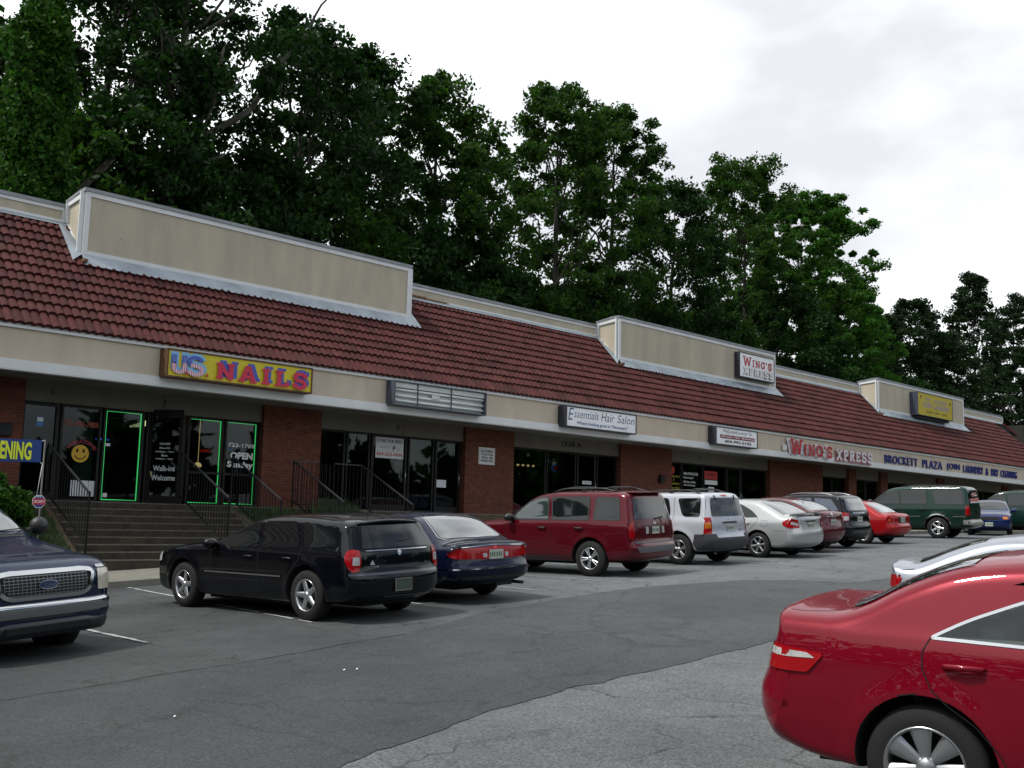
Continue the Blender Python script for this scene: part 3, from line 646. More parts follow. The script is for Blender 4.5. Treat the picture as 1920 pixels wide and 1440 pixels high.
def build_fronts():
    root = B['root']; zt = 2.598
    F = [  # shop fronts: (kind, x0, x1)
     [('window', 2.6, 4.8), ('window', 4.85, 7.5)],
     [('door', 9.42, 10.32), ('window', 10.36, 11.36), ('window', 11.42, 12.48), ('door', 12.55, 13.62), ('window', 13.70, 14.72), ('window', 14.78, 15.80)],
     [('window', 17.76, 18.74), ('window', 18.8, 19.66), ('door', 19.72, 21.1), ('window', 21.16, 22.2), ('door', 22.26, 23.33)],
     [('window', 25.62, 27.4), ('window', 27.46, 29.0), ('door', 29.06, 30.1), ('window', 30.16, 31.26)],
     [('window', 34.52, 35.4), ('window', 35.46, 36.9), ('window', 36.96, 38.6), ('door', 38.66, 39.7), ('window', 39.76, 41.7)],
     [('window', 46.42, 47.6), ('window', 47.66, 48.93)], [('window', 49.74, 51.0), ('door', 51.06, 52.3)],
     [('window', 53.13, 55.2), ('door', 55.26, 56.4), ('window', 56.46, 59.17)], [('window', 60.13, 63.), ('window', 63.06, 66.), ('window', 66.06, 68.67)], [('window', 69.63, 72.37)]]
    for bay in F:
        for k, (kd, a, b) in enumerate(bay):
            glassunit(root, kd, a, b, FZ+.002, zt, rail=(1.13 if (kd == 'window' and 13.6 < a < 15) else None), hand='l' if a < 10 else None)
    # open door leaf of the nail shop standing out over the walk
    o = MB(); 
    # back rooms: what can be made out behind the glass
    it = MB(); it.box(10.86, 11.30, YW+.3, YW+.34, .4, 2.45); tag(it.build('curtain', mat('pale_curtain', (.30, .36, .37), .9)), 'tall pale grey curtain panel hanging inside the nail shop left window', 'curtain')
    for k, (x, z, w) in enumerate([(13.05, 1.02, .085), (14.45, 1.30, .10)]):
        lm = MB(); prof = [(.0, .02), (.02, w), (.09, w*.95), (.13, w*.5), (.14, .001)]
        lm.lathe([(-.0, .001)]+prof, 16, (x, YW+.8, z), 'z'); lm.bar((x, YW+.8, z+.13), (x, YW+.8, 2.95), .01)
        tag(lm.build('hanging_lamp', M_BULB), ['small glowing round lamp behind the nail shop door', 'glowing round lamp behind the green outlined window'][k], 'lamp', 'lit lamps inside the shops')
    l2 = thing('wall_lamp', (26.7, YW+2.2, 2.2), 'row of small orange bulbs glowing inside the hair salon window', 'lamp')
    lm = MB(); 
    for k in range(4): lm.lathe([(-.04, .001), (-.03, .035), (0, .05), (.03, .035), (.04, .001)], 12, (26.9+.26*k, YW+.9, 2.06), 'z')
    lm.build('bulbs', M_BULB, l2); lb = MB(); lb.box(26.8, 27.8, YW+.96, YW+.99, 2.02, 2.10); lb.build('bar', M_BRONZE, l2)
    st = MB(); st.add([(12.78, YW+.5, 2.42), (13.2, YW+2.4, 2.42), (13.2, YW+2.4, 2.36), (12.78, YW+.5, 2.28)], [(0,1,2,3)]); st.box(12.68, 12.74, YW+.45, YW+.5, 2.27, 2.41)
    tag(st.build('ceiling_light', M_STRIP, fix=False), 'yellowish strip light seen through the nail shop door', 'ceiling light')
    # salon chairs and counters, dim shapes inside
    fr = MB(); 
    fr.box(11.7, 12.3, YW+1.6, YW+2.2, FZ, 1.1); tag(fr.build('counter', mat('brown_counter', (.06, .035, .02), .5)), 'low brown counter inside the green outlined window', 'counter')
    bl = MB(); bl.box(11.9, 12.25, YW+1.5, YW+1.55, 1.9, 1.94); tag(bl.build('shelf_light', M_NEONB), 'faint bluish light far inside the nail shop', 'light')
def decal(name, label, cat, y, mats, fn, group=None):
    b = MB(); b.cnt = 0; fn(b, y); return tag(b.build(name, mats, fix=False), label, cat, group)
def neon_outline(x0, x1, z0, z1, label, extra=False):
    t = MB(); y = YW+.076; g = .0
    t.tube([(x0, y, z0), (x0, y, z1), (x1, y, z1), (x1, y, z0), (x0+.0, y, z0+.0)], .017, 6)
    tag(t.build('neon_window_outline', M_NEONG), label, 'neon light', 'green neon window outlines')
def build_window_things():
    yg = YW+.052; W_ = mat('white_vinyl', (.72, .73, .73), .6); R_ = mat('red_vinyl', (.42, .03, .02), .6); O_ = mat('orange_vinyl', (.35, .06, .015), .6); Y_ = mat('yellow_vinyl', (.62, .36, .02), .6)
    BL = mat('blue_vinyl', (.06, .22, .5), .6); K = M_BLACK; YG = mat('dull_yellow_vinyl', (.30, .26, .02), .6); PAP = mat('white_paper', (.62, .64, .66), .8, noise=(9, .08))
    neon_outline(11.50, 12.40, .34, 2.53, 'bright green neon rectangle around the single window left of the open door')
    neon_outline(13.76, 14.66, .34, 2.53, 'bright green neon rectangle around the window right of the open door, with a lamp inside')
    neon_outline(14.84, 15.74, .34, 2.53, 'bright green neon rectangle around the window that reads OPEN Sunday')
    def disc(b, cx, cz, r, y, mi, n=28, sy=1.): b.add([(cx+r*math.cos(2*PI*k/n), y, cz+sy*r*math.sin(2*PI*k/n)) for k in range(n)], [tuple(range(n))], mi)
    def smile(b, y):
        disc(b, 10.90, 1.43, .215, y, 0); disc(b, 10.82, 1.50, .03, y-.002, 1, 16, 1.6); disc(b, 10.98, 1.50, .03, y-.002, 1, 16, 1.6)
        p = arc(10.90, 1.43, .14, .13, 200, 340, 14)
        stroke(b, p, .022, y-.002, 1, lambda a, c: (a, c))
    decal('smiley_sticker', 'round yellow smiling face sticker on the nail shop glass', 'sticker', yg, [Y_, K], smile)
    def ph(b, y): text(b, '770-493-7808', 10.42, 11.32, 2.08, 2.22, y, 0, .01)
    decal('phone_lettering', 'orange telephone number lettering above the smiling face', 'window lettering', yg, [O_], ph)
    def arcw(b, y):
        cx, cz, R = 10.93, 1.33, .36
        def pos(p):
            a = math.radians(150-118*(p[0])); return (cx+(R+p[2])*math.cos(a), p[1], cz+(R+p[2])*math.sin(a))
        text(b, 'WELCOME', 0, 1, 0, .085, y, 0, .02, pos=pos)
    decal('arched_lettering', 'small red lettering arched over the smiling face', 'window lettering', yg, [mat('faded_red_vinyl', (.33, .02, .04), .6)], arcw)
    def bs(b, y):
        b.quad((9.80, y, 2.02), (9.96, y, 2.02), (9.96, y, 2.24), (9.80, y, 2.24), 0); b.quad((9.81, y-.002, 2.14), (9.95, y-.002, 2.14), (9.95, y-.002, 2.23), (9.81, y-.002, 2.23), 1)
    decal('door_sticker', 'small blue and white square sticker on the leftmost door', 'sticker', yg, [BL, W_], bs)
    def pp(b, y):
        for k in range(3): b.box(10.72+.22*k, 10.93+.22*k, y-.003, y, .40, .78)
    decal('paper_sheets', 'three white paper sheets low on the glass behind the handrail', 'paper', yg, [PAP], pp)
    def nl(b, y):
        X = lambda a, c: (a, c); t = b
        P = [(11.60, y, 2.38), (12.30, y, 2.38), (12.30, y, 2.10), (11.60, y, 2.10), (11.60, y, 2.38)]; b.tube(P, .008, 6)
        def g(pts): b.tube([(x, y, z) for x, z in pts], .009, 6)
        g([(11.66, 2.15), (11.66, 2.33), (11.78, 2.15), (11.78, 2.33)]); g([(11.82, 2.15), (11.89, 2.33), (11.96, 2.15)]); g([(11.85, 2.21), (11.93, 2.21)])
        g([(12.0, 2.15), (12.0, 2.33)]); g([(12.05, 2.33), (12.05, 2.15), (12.13, 2.15)]); g([(12.25, 2.30), (12.20, 2.33), (12.17, 2.29), (12.18, 2.25), (12.23, 2.23), (12.25, 2.19), (12.22, 2.15), (12.16, 2.18)])
    decal('neon_sign', 'unlit neon tube sign spelling NAILS inside the green outlined window', 'neon sign', YW+.16, [M_TUBE], nl)
    def st(b, y): b.quad((11.50, y, 1.66), (11.63, y, 1.66), (11.63, y, 1.73), (11.50, y, 1.73)); b.quad((11.53, y, .40), (11.64, y, .40), (11.64, y, .50), (11.53, y, .50))
    decal('small_stickers', 'two tiny white stickers on the left edge of the first green outlined window', 'sticker', yg, [W_], st)
    # open door leaf
    dl = thing('open_door', (13.55, YW, FZ), 'dark open door leaf of the nail shop with white lettering', 'door')
    def leaf():
        a = Vector((12.62, YW+.0, 0)); c = Vector((13.15, YW-.72, 0)); u = (c-a).normalized(); L = (c-a).length
        def P(s, z, o=0): q = a+u*s; n = Vector((u.y, -u.x, 0)); q = q+n*o; return (q.x, q.y, z)
        f = MB()
        for (s0, s1, z0, z1) in ((0, .08, FZ+.02, 2.66), (L-.08, L, FZ+.02, 2.66), (.08, L-.08, 2.56, 2.66), (.08, L-.08, FZ+.02, FZ+.2)):
            f.add([P(s0, z0, -.02), P(s1, z0, -.02), P(s1, z1, -.02), P(s0, z1, -.02), P(s0, z0, .02), P(s1, z0, .02), P(s1, z1, .02), P(s0, z1, .02)],
                  [(0,3,2,1), (4,5,6,7), (0,1,5,4), (1,2,6,5), (2,3,7,6), (3,0,4,7)])
        f.build('door_frame', M_BRONZE, dl)
        g = MB(); g.add([P(.08, FZ+.2), P(L-.08, FZ+.2), P(L-.08, 2.56), P(.08, 2.56)], [(0,1,2,3)]); g.build('pane', M_PANE, dl, fix=False)
        t = MB(); pos = lambda p: P(p[0]*L, p[2], .012)
        for (s, z, h, x0, x1) in (('HOURS', 1.76, .06, .34, .66), ('Mon-Fri', 1.66, .05, .34, .66), ('10:00am - 7pm', 1.56, .05, .22, .78), ('Sat', 1.47, .05, .40, .60), ('9:30am - 7pm', 1.38, .05, .24, .76), ('Walk-ins', 1.10, .14, .18, .84), ('Welcome', .86, .14, .14, .86)):
            text(t, s, x0, x1, z, z+h, 0, 0, .015, pos=pos)
        t.build('lettering', W_, dl, fix=False)
    leaf()
    def w1(b, y):
        text(b, '723-1769', 14.90, 15.72, 1.87, 1.98, y, 0, .03)
        text(b, 'OPEN', 14.98, 15.68, 1.55, 1.74, y, 0, .05); text(b, 'Sunday', 14.90, 15.70, 1.27, 1.49, y, 0, .04)
    decal('window_lettering', 'white lettering 723-1769 OPEN Sunday on the rightmost nail shop window', 'window lettering', yg, [W_], w1)
    def op(b, y): text(b, 'OPEN', 14.28, 14.56, 1.70, 1.77, y, 0, .0)
    decal('neon_sign', 'tiny red glowing sign behind the middle green outlined window', 'neon sign', YW+.4, [M_NEONR], op)
    def bluep(b, y): b.tube([(14.86, y, 1.86), (14.92, y, 1.80), (15.0, y, 1.79), (15.06, y, 1.86)], .012, 6)
    decal('blue_logo', 'small curved blue mark beside the 723-1769 lettering', 'sticker', YW+.05, [BL], bluep)
    # number plates over the shops
    for ch, x, lab in (('G', 10.02, 'black letter G on the band above the leftmost door'), ('F', 12.9, 'black letter F above the open nail shop door'), ('E', 20.6, 'black letter E above the empty store'),
                       ('D', 36.5, 'black letter D above the braiding shop'), ):
        def nf(b, y, ch=ch, x=x): text(b, ch, x, x+.09, 2.78, 2.92, y, 0, .02)
        decal('unit_letter', lab, 'unit letter', YW-.086, [K], nf, 'shop unit letters')
    def nn(b, y): text(b, '1238 A', 28.1, 29.2, 2.78, 2.95, y, 0, .03)
    decal('unit_number', 'black street number on the band above the hair salon', 'street number', YW-.086, [K], nn)
    # store for rent poster
    t = thing('rent_poster', (20.4, YW, 1.87), 'white store for rent poster with a red telephone number', 'poster')
    s = MB(); s.box(19.90, 20.98, yg-.004, yg, 1.88, 2.55); s.build('sheet', PAP, t)
    s = MB(); text(s, 'STORE FOR RENT', 19.93, 20.95, 2.36, 2.46, yg-.006, 0, .02); text(s, 'Call Andy', 19.98, 20.45, 2.17, 2.26, yg-.006, 2, 0, .3); text(s, 'P', 20.56, 20.66, 2.12, 2.27, yg-.006, 0, .03); text(s, 'Co.', 20.7, 20.85, 2.15, 2.24, yg-.006, 2)
    text(s, '404-255-4696', 19.93, 20.95, 1.95, 2.06, yg-.006, 1, .02); s.build('lettering', [K, R_, mat('grey_ink', (.25, .25, .25), .7)], t, fix=False)
    def sh(b, y): b.box(22.38, 22.78, y-.004, y, 1.08, 1.32)
    decal('paper_notice', 'blank white paper notice taped inside the empty store door', 'notice', yg, [PAP], sh)
    def oneon(b, y):
        b.tube([(28.18+.26*math.cos(2*PI*k/24), y, 1.98+.12*math.sin(2*PI*k/24)) for k in range(25)], .014, 6, 1); text(b, 'Open', 28.02, 28.34, 1.92, 2.05, y, 0, .03, .2)
    decal('neon_sign', 'red open sign in a blue oval neon ring inside the hair salon', 'neon sign', YW+.2, [M_NEONR, M_NEONB], oneon)
    def sg(b, y): b.box(29.4, 29.9, y-.003, y, 1.48, 1.60); text(b, 'NO SOLICITING', 29.44, 29.86, 1.51, 1.57, y-.005, 1)
    decal('door_notice', 'small white strip notice on the hair salon door', 'notice', yg, [W_, K], sg)
    def b4(b, y):
        disc(b, 34.85, 2.28, .16, y, 2); text(b, 'Welcome', 34.58, 35.35, 1.98, 2.10, y, 1, .02); text(b, '&', 34.9, 35.0, 1.85, 1.94, y, 1, .02); text(b, 'Braiding', 34.58, 35.35, 1.66, 1.80, y, 1, .02)
        text(b, '770-938', 34.58, 35.35, 1.45, 1.60, y, 1, .04)
    decal('window_lettering', 'dull yellow and red lettering on the braiding shop window', 'window lettering', yg, [W_, YG, R_], b4)
    def b5(b, y):
        text(b, '404-993-0105', 35.6, 36.6, 2.12, 2.24, y, 0, .02); text(b, "Nyakuey's", 35.6, 36.3, 1.95, 2.07, y, 0, .01, .2); text(b, 'African Hair', 35.6, 36.45, 1.80, 1.90, y, 0, .01); text(b, 'Braiding', 35.65, 36.4, 1.66, 1.75, y, 0, .01)
    decal('window_lettering', 'white lettering in four lines on the dark braiding shop window', 'window lettering', yg, [W_], b5)
    def b6(b, y): b.box(37.05, 38.0, y-.004, y, 2.02, 2.36, 0); text(b, 'OPEN', 37.15, 37.9, 2.10, 2.28, y-.006, 2, .04); b.box(37.1, 38.0, y-.004, y, 1.80, 1.98, 1); b.box(37.35, 37.75, y-.004, y, 1.5, 1.7, 1)
    decal('window_poster', 'red and white posters hung together on the braiding shop window', 'poster', yg, [R_, W_, mat('dark_red_ink', (.2, .01, .01), .7)], b6)
    def b7(b, y): b.box(38.9, 39.6, y-.06, y-.05, .55, 1.35)
    decal('pale_poster', 'pale bluish poster low on the braiding shop door', 'poster', yg, [mat('pale_blue_paper', (.25, .32, .34), .7)], b7)
    # mailbox on the left pier and on the fourth pier
    for x, lab in ((8.85, 'small black mailbox on the brick at the far left'), (33.6, 'small black mailbox on the brick pier beside the braiding shop')):
        m = MB(); m.box(x, x+.28, YW-.33, YW-.205, 1.72, 1.98); m.box(x-.01, x+.29, YW-.345, YW-.2, 1.98, 2.01); tag(m.build('mailbox', M_BLACK, bevel=.008), lab, 'mailbox', 'black mailboxes')
    # no loitering plate
    t = thing('warning_plate', (24.3, YW-.2, 1.9), 'white warning plate on the second brick pier', 'sign')
    s = MB(); s.box(23.94, 24.68, YW-.215, YW-.203, 1.90, 2.46); s.build('plate', W_, t, bevel=.003)
    s = MB(); y = YW-.217
    for (a, c) in (((23.985, 1.945), (24.635, 1.945)), ((24.635, 1.945), (24.635, 2.415)), ((24.635, 2.415), (23.985, 2.415)), ((23.985, 2.415), (23.985, 1.945))):
        s.bar((a[0], y, a[1]), (c[0], y, c[1]), .016, .002)
    for k, l in enumerate(('NO LOITERING', 'VIOLATORS', 'WILL BE', 'PROSECUTED')): text(s, l, 24.04, 24.58, 2.30-.105*k, 2.375-.105*k, y-.002, 0, .035)
    s.build('lettering', K, t, fix=False)
def cabinet(name, label, x0, x1, z0, z1, y0, y1, mframe, mface, cat='sign', rim=.04, loc=None):
    t = thing(name, ((x0+x1)/2, y1, z0), label, cat)
    b = MB(); b.box(x0-rim, x0, y0, y1, z0-rim, z1+rim); b.box(x1, x1+rim, y0, y1, z0-rim, z1+rim); b.box(x0, x1, y0, y1, z1, z1+rim); b.box(x0, x1, y0, y1, z0-rim, z0)
    b.box(x0, x1, y1-.03, y1-.002, z0, z1); b.build('cabinet', mframe, t)
    f = MB(); f.box(x0, x1, y0+.018, y0+.03, z0, z1); f.build('face', mface, t)
    return t, y0+.014
def build_signs():
    K = M_BLACK
    YEL = mat('yellow_sign_face', (.60, .50, .012), .5, noise=(2, .06)); BRN = mat('rusty_brown_frame', (.10, .045, .015), .7, noise=(5, .4))
    RED = mat('sign_red', (.55, .02, .06), .55, noise=(7, .12)); BLU = mat('sign_blue', (.06, .10, .42), .55); LBL = mat('light_blue', (.20, .45, .72), .55); WH = mat('sign_white', (.82, .84, .85), .5, noise=(1.5, .06))
    # nails sign
    t, y = cabinet('nail_shop_sign', 'long yellow sign with stars-and-stripes U.S. and red slab lettering NAILS', 11.93, 15.99, 3.31, 3.92, 23.66, 24.04, BRN, YEL)
    s = MB(); s.cnt = 0
    # blue shadows then red letters
    slab(s, 'NAILS', 13.30, 15.90, 3.42, 3.84, y-.001, 1, .26, .22, 1, .16); s.cnt = 0
    slab(s, 'NAILS', 13.18, 15.82, 3.36, 3.77, y-.04, 0, .24, .24, 1, .15); s.build('red_lettering', [RED, BLU], t, fix=False)
    # U.S. with flag fill: light blue halo, blue top with stars, striped bottom
    u = MB(); u.cnt = 0
    Uc = lambda w, mi, yy, X: None
    def usmap(x0, z0, w, h): return lambda a, c: (x0+a*w, z0+c*h)
    Up = [(.2, 1), (.2, .35)]+arc(.43, .32, .23, .26, 180, 360, 10)+[(.66, 1)]
    Sp = arc(.4, .72, .27, .22, 20, 270, 12)+arc(.4, .28, .29, .22, 90, -160, 12)[1:]
    stroke(u, Up, .34, y-.001, 0, usmap(11.97, 3.42, .60, .44)); stroke(u, Sp, .32, y-.015, 0, usmap(12.41, 3.41, .60, .45))
    u.build('blue_halo', LBL, t, fix=False)
    # fill strokes split at mid height
    u = MB(); u.cnt = 0
    up = [[(.2, 1), (.2, .52)], [(.66, .52), (.66, 1)]]
    for p in up: stroke(u, p, .20, y-.034, 0, usmap(11.94, 3.38, .60, .44))
    stroke(u, arc(.4, .72, .27, .22, 20, 215, 12), .19, y-.036, 0, usmap(12.38, 3.36, .60, .47))
    for (cx, cz) in [(12.03+.045*(k % 2)+dx, 3.64+.034*k) for k in range(5) for dx in (0, .275)]+[(12.47+.085*k, 3.72+.035*math.sin(k*1.6)) for k in range(4)]:
        u.add([(cx+.010*math.cos(a), y-.052, cz+.010*math.sin(a)) for a in np.linspace(0, 2*PI, 7)[:-1]], [tuple(range(6))], 1)
    u.build('starry_blue_fill', [BLU, WH], t, fix=False)
    u = MB(); u.cnt = 0
    stroke(u, [(.2, .52), (.2, .35)]+arc(.43, .32, .23, .26, 180, 360, 10)+[(.66, .52)], .20, y-.034, 0, usmap(11.94, 3.38, .60, .44))
    stroke(u, [(.24, .53), (.42, .5)]+arc(.4, .28, .29, .22, 60, -160, 12), .20, y-.045, 0, usmap(12.38, 3.36, .60, .47))
    stripe, N, L, p = nodes('red_white_stripes'); tc = N.new('ShaderNodeTexCoord'); sx = N.new('ShaderNodeSeparateXYZ'); L.new(tc.outputs['Object'], sx.inputs[0])
    ml = N.new('ShaderNodeMath'); ml.operation = 'MULTIPLY'; ml.inputs[1].default_value = 22; L.new(sx.outputs['X'], ml.inputs[0]); fr = N.new('ShaderNodeMath'); fr.operation = 'FRACT'; L.new(ml.outputs[0], fr.inputs[0])
    rr = ramp(N, [(.0, (.5, .05, .12)), (.5, (.7, .7, .72))]); rr.color_ramp.interpolation = 'CONSTANT'; L.new(fr.outputs[0], rr.inputs['Fac']); L.new(rr.outputs[0], p.inputs['Base Color'])
    u.build('striped_fill', stripe, t, fix=False)
    d = MB()
    for cx in (12.39, 12.93): d.add([(cx+.04*math.cos(a), y-.06, 3.42-.02+.04*math.sin(a)) for a in np.linspace(0, 2*PI, 17)[:-1]], [tuple(range(16))])
    d.build('red_dots', mat('dot_red', (.45, .05, .02), .6), t, fix=False)
    # empty sign frame
    t = thing('empty_sign_cabinet', (20.6, 24.04, 3.28), 'open weathered sign cabinet with bare white lamp tubes, no face', 'sign')
    DG = mat('weathered_dark_frame', (.055, .065, .085), .6, noise=(4, .4)); LG = mat('dull_white_backing', (.56, .60, .57), .6, noise=(2.5, .15))
    b = MB(); x0, x1, z0, z1, y0, y1 = 18.85, 22.38, 3.29, 3.93, 23.68, 24.04
    b.box(x0-.05, x0, y0, y1, z0-.04, z1+.03); b.box(x1, x1+.05, y0, y1, z0-.04, z1+.03); b.box(x0, x1, y0, y1, z1, z1+.03); b.box(x0, x1, y0, y1, z0-.04, z0); b.build('cabinet', DG, t)
    b = MB(); b.box(x0, x1, y0+.17, y0+.19, z0, z1); b.box(x0+.002, x1-.002, y0+.06, y0+.08, z1-.15, z1-.002, 0); b.build('backing', LG, t)
    b = MB()
    for z in (3.72, 3.55, 3.40): b.tube([(x0+.02, y0+.10, z), (x1-.02, y0+.10, z)], .036, 8)
    b.build('lamp_tubes', mat('dusty_tube', (.74, .77, .76), .35), t)
    b = MB(); 
    for x in (19.7, 21.0): b.box(x, x+.03, y0+.03, y0+.055, z0+.005, z1-.005)
    b.build('divider', DG, t)
    b = MB(); b.box(20.25, 20.55, y0+.035, y0+.05, 3.56, 3.68); b.build('ballast_box', LG, t)
    # hair salon sign
    NAV = mat('navy_ink', (.03, .07, .16), .6); DKB = mat('dark_blue_grey_ink', (.03, .05, .22), .6)
    t, y = cabinet('hair_salon_sign', 'white sign with blue lettering Essentials Hair Salon', 26.10, 29.74, 3.26, 3.89, 23.66, 24.04, mat('black_sign_frame', (.02, .022, .03), .5), WH)
    s = MB(); text(s, 'E', 26.17, 26.44, 3.46, 3.86, y, 0, -.005, .2); text(s, 'ssentials', 26.46, 27.72, 3.56, 3.82, y, 0, -.008, .25); text(s, 'Hair', 27.86, 28.56, 3.54, 3.84, y, 0, -.005, .25); text(s, 'Salon', 28.72, 29.66, 3.55, 3.83, y, 0, -.005, .25)
    text(s, 'Where looking good is "Necessary"', 26.6, 29.3, 3.31, 3.45, y, 1, .015); s.build('lettering', [NAV, DKB], t, fix=False)
    # braiding sign
    t, y = cabinet('braiding_shop_sign', "white sign reading Nyakuey's African Hair Braiding with telephone number", 34.75, 37.62, 3.27, 3.90, 23.66, 24.04, MATS['black_sign_frame'], WH)
    s = MB(); text(s, "Nyakuey's", 35.15, 37.25, 3.68, 3.86, y, 0, -.005, .4); s.box(35.0, 37.45, y-.002, y+.001, 3.50, 3.64, 1); text(s, 'African Hair Braiding', 35.05, 37.4, 3.525, 3.615, y-.005, 2, .01, .3)
    text(s, '404-993-0105', 35.3, 37.2, 3.33, 3.45, y, 0, .03); s.build('lettering', [K, mat('maroon_band', (.18, .02, .03), .6), WH], t, fix=False)
    # WING'S XPRESS channel letters on the fascia
    t = thing('channel_letter_sign', (44.2, YF, 3.2), "raised red and white letters WING'S XPRESS on the fascia", 'sign')
    RD = mat('channel_red', (.42, .012, .02), .45, noise=(6, .1)); WC = mat('channel_white', (.66, .62, .64), .5, noise=(5, .12))
    s = MB(); s.cnt = 0; slab(s, "WING'S", 40.55, 44.05, 3.23, 3.88, YF-.20, 0, .21, .18, 1.28, .13); s.build('red_letters', RD, t, fix=False)
    s = MB(); s.cnt = 0; slab(s, "WING'S", 40.42, 43.95, 3.26, 3.90, YF-.10, 0, .34, .1, 1.25, .2); s.box(40.1, 40.36, YF-.12, YF-.052, 3.36, 3.6); s.build('white_returns', WC, t, fix=False)
    s = MB(); s.cnt = 0; slab(s, "XPRESS", 44.60, 47.95, 3.22, 3.68, YF-.14, 0, .24, .16, 1, .16); s.build('white_letters', WC, t, fix=False)
    s = MB(); s.cnt = 0; slab(s, "XPRESS", 44.57, 47.93, 3.19, 3.64, YF-.08, 0, .34, .10, 1, .26); s.bar((44.5, YF-.13, 3.17), (48.0, YF-.13, 3.17), .03); s.build('thin_outline', mat('faded_pink', (.42, .16, .18), .6), t, fix=False)
    # upper white sign
    t, y = cabinet('upper_wing_sign', "white box sign WING'S XPRESS on the middle raised parapet", 39.72, 42.50, 6.66, 7.70, 25.82, 26.09, MATS['black_sign_frame'], WH)
    s = MB(); s.cnt = 0; slab(s, "WING'S", 39.98, 42.30, 7.16, 7.58, y, 0, .19, .16, 1.3, .12); s.build('red_letters', RD, t, fix=False)
    s = MB(); s.cnt = 0; slab(s, "XPRESS", 39.98, 42.35, 6.76, 7.08, y, 0, .30, .12, 1, .2); s.build('outline_letters', mat('pale_pink_outline', (.50, .36, .37), .6), t, fix=False)
    s = MB(); s.cnt = 0; slab(s, "XPRESS", 39.98, 42.35, 6.77, 7.07, y-.03, 0, .19, .13, 1, .11); s.build('white_letters', WH, t, fix=False)
    # laundry lettering, each word of raised blue letters
    t = thing('laundry_lettering', (58, YF, 3.3), 'raised blue capitals BROCKETT PLAZA COIN LAUNDRY & DRY CLEANING on the fascia', 'sign')
    LB = mat('deep_blue_letter', (.025, .035, .19), .55)
    for wd, a, b_ in (('BROCKETT', 49.55, 53.15), ('PLAZA', 53.75, 56.1), ('(OIN', 56.75, 58.35), ('LAUNDRY', 58.85, 61.55), ('&', 61.95, 62.3), ('DRY', 62.75, 63.75), ('CLEANING', 64.15, 66.6)):
        s = MB(); text(s, wd, a, b_, 3.36, 3.76, YF-.07, 0, .0, space=1.12, th=.06); s.build('letters', LB, t, fix=False)
    # yellow laundry box sign
    t, y = cabinet('laundry_box_sign', 'yellow box sign with faded purple letters COIN LAUNDRY on the right raised parapet', 57.0, 61.5, 6.50, 7.72, 25.62, 26.09, mat('slate_sign_side', (.04, .047, .075), .5), mat('mustard_sign_face', (.46, .36, .012), .5, noise=(2, .1)), rim=.03)
    PU = mat('faded_purple', (.30, .25, .28), .6)
    s = MB(); text(s, 'DRY', 57.9, 58.7, 7.33, 7.52, y, 0, .03); text(s, 'CLEANERS', 58.95, 60.75, 7.30, 7.50, y, 0, .03); text(s, 'COIN', 57.55, 58.75, 6.95, 7.24, y, 0, .05); text(s, 'LAUNDRY', 59.0, 61.15, 6.92, 7.22, y, 0, .05)
    text(s, 'WASH - DRY - FOLD', 58.0, 60.8, 6.66, 6.80, y, 1, .03); text(s, '*', 57.3, 57.5, 7.4, 7.62, y, 2, .02); text(s, '*', 61.1, 61.3, 7.3, 7.52, y, 2, .02)
    s.build('lettering', [PU, mat('brown_ink', (.16, .08, .03), .6), K], t, fix=False)
    s = MB(); s.box(57.1, 61.3, 25.75, 25.95, 6.34, 6.44); s.build('mounting_rail', K, t)
    # banner at the far left, tied to stakes
    t = thing('banner', (7.2, 23, .2), 'blue cloth banner with big yellow letters ENING tied to stakes above the bush', 'banner')
    BB = mat('banner_blue', (.012, .045, .20), .7, noise=(3, .15)); YL = mat('banner_yellow', (.72, .80, .03), .6)
    n = 24; vs = []
    for i in range(n+1):
        x = 6.8+(8.86-6.8)*i/n; yy = 23+.03*math.sin(x*4)
        vs += [(x, yy, 1.02+.015*math.sin(x*3)), (x, yy+.01, 1.50+.01*math.sin(x*2.2))]
    s = MB(); s.add(vs, [(2*i, 2*i+2, 2*i+3, 2*i+1) for i in range(n)], smooth=True); s.build('cloth', BB, t, fix=False)
    s = MB(); text(s, 'GRAND OPENING', 6.95, 8.66, 1.065, 1.445, 22.93, 0, .035, pos=lambda p: (p[0], 22.985+.03*math.sin(p[0]*4), p[2])); s.build('lettering', YL, t, fix=False)
    s = MB(); s.bar((8.93, 23.0, -.6), (8.93, 23.0, 1.52), .025); s.bar((6.75, 23, -.6), (6.75, 23, 1.52), .025); s.build('stake', mat('weathered_stake', (.25, .24, .22), .8), t)
    s = MB(); s.tube([(8.86, 22.99, 1.49), (8.93, 23., 1.50)], .006, 5); s.tube([(8.86, 22.99, 1.03), (8.93, 23., 1.0)], .006, 5); s.tube([(8.9, 22.97, 1.0), (8.86, 22.95, .7), (8.82, 22.95, .3)], .007, 5); s.build('tie_rope', WH, t)
    # octagonal yard sign
    t = thing('yard_sign', (8.32, 21.5, -.6), 'small octagonal blue and red security yard sign on a stake in front of the bush', 'sign')
    def octo(b, r, y, mi): b.prism([(8.32+r*math.cos(PI/8+PI/4*k), .2+r*math.sin(PI/8+PI/4*k)) for k in range(8)], y-.004, y, mi)
    s = MB(); octo(s, .135, 21.5, 0); octo(s, .120, 21.495, 1); s.build('plate', [WH, mat('octagon_blue', (.02, .05, .25), .5)], t)
    s = MB(); s.box(8.205, 8.435, 21.482, 21.489, .14, .26); s.build('red_band', mat('octagon_red', (.5, .03, .05), .5), t)
    s = MB(); text(s, 'SECURITY', 8.22, 8.42, .175, .225, 21.478, 0, .02); text(s, 'BY', 8.28, 8.36, .28, .31, 21.486, 0, .02); s.build('lettering', WH, t, fix=False)
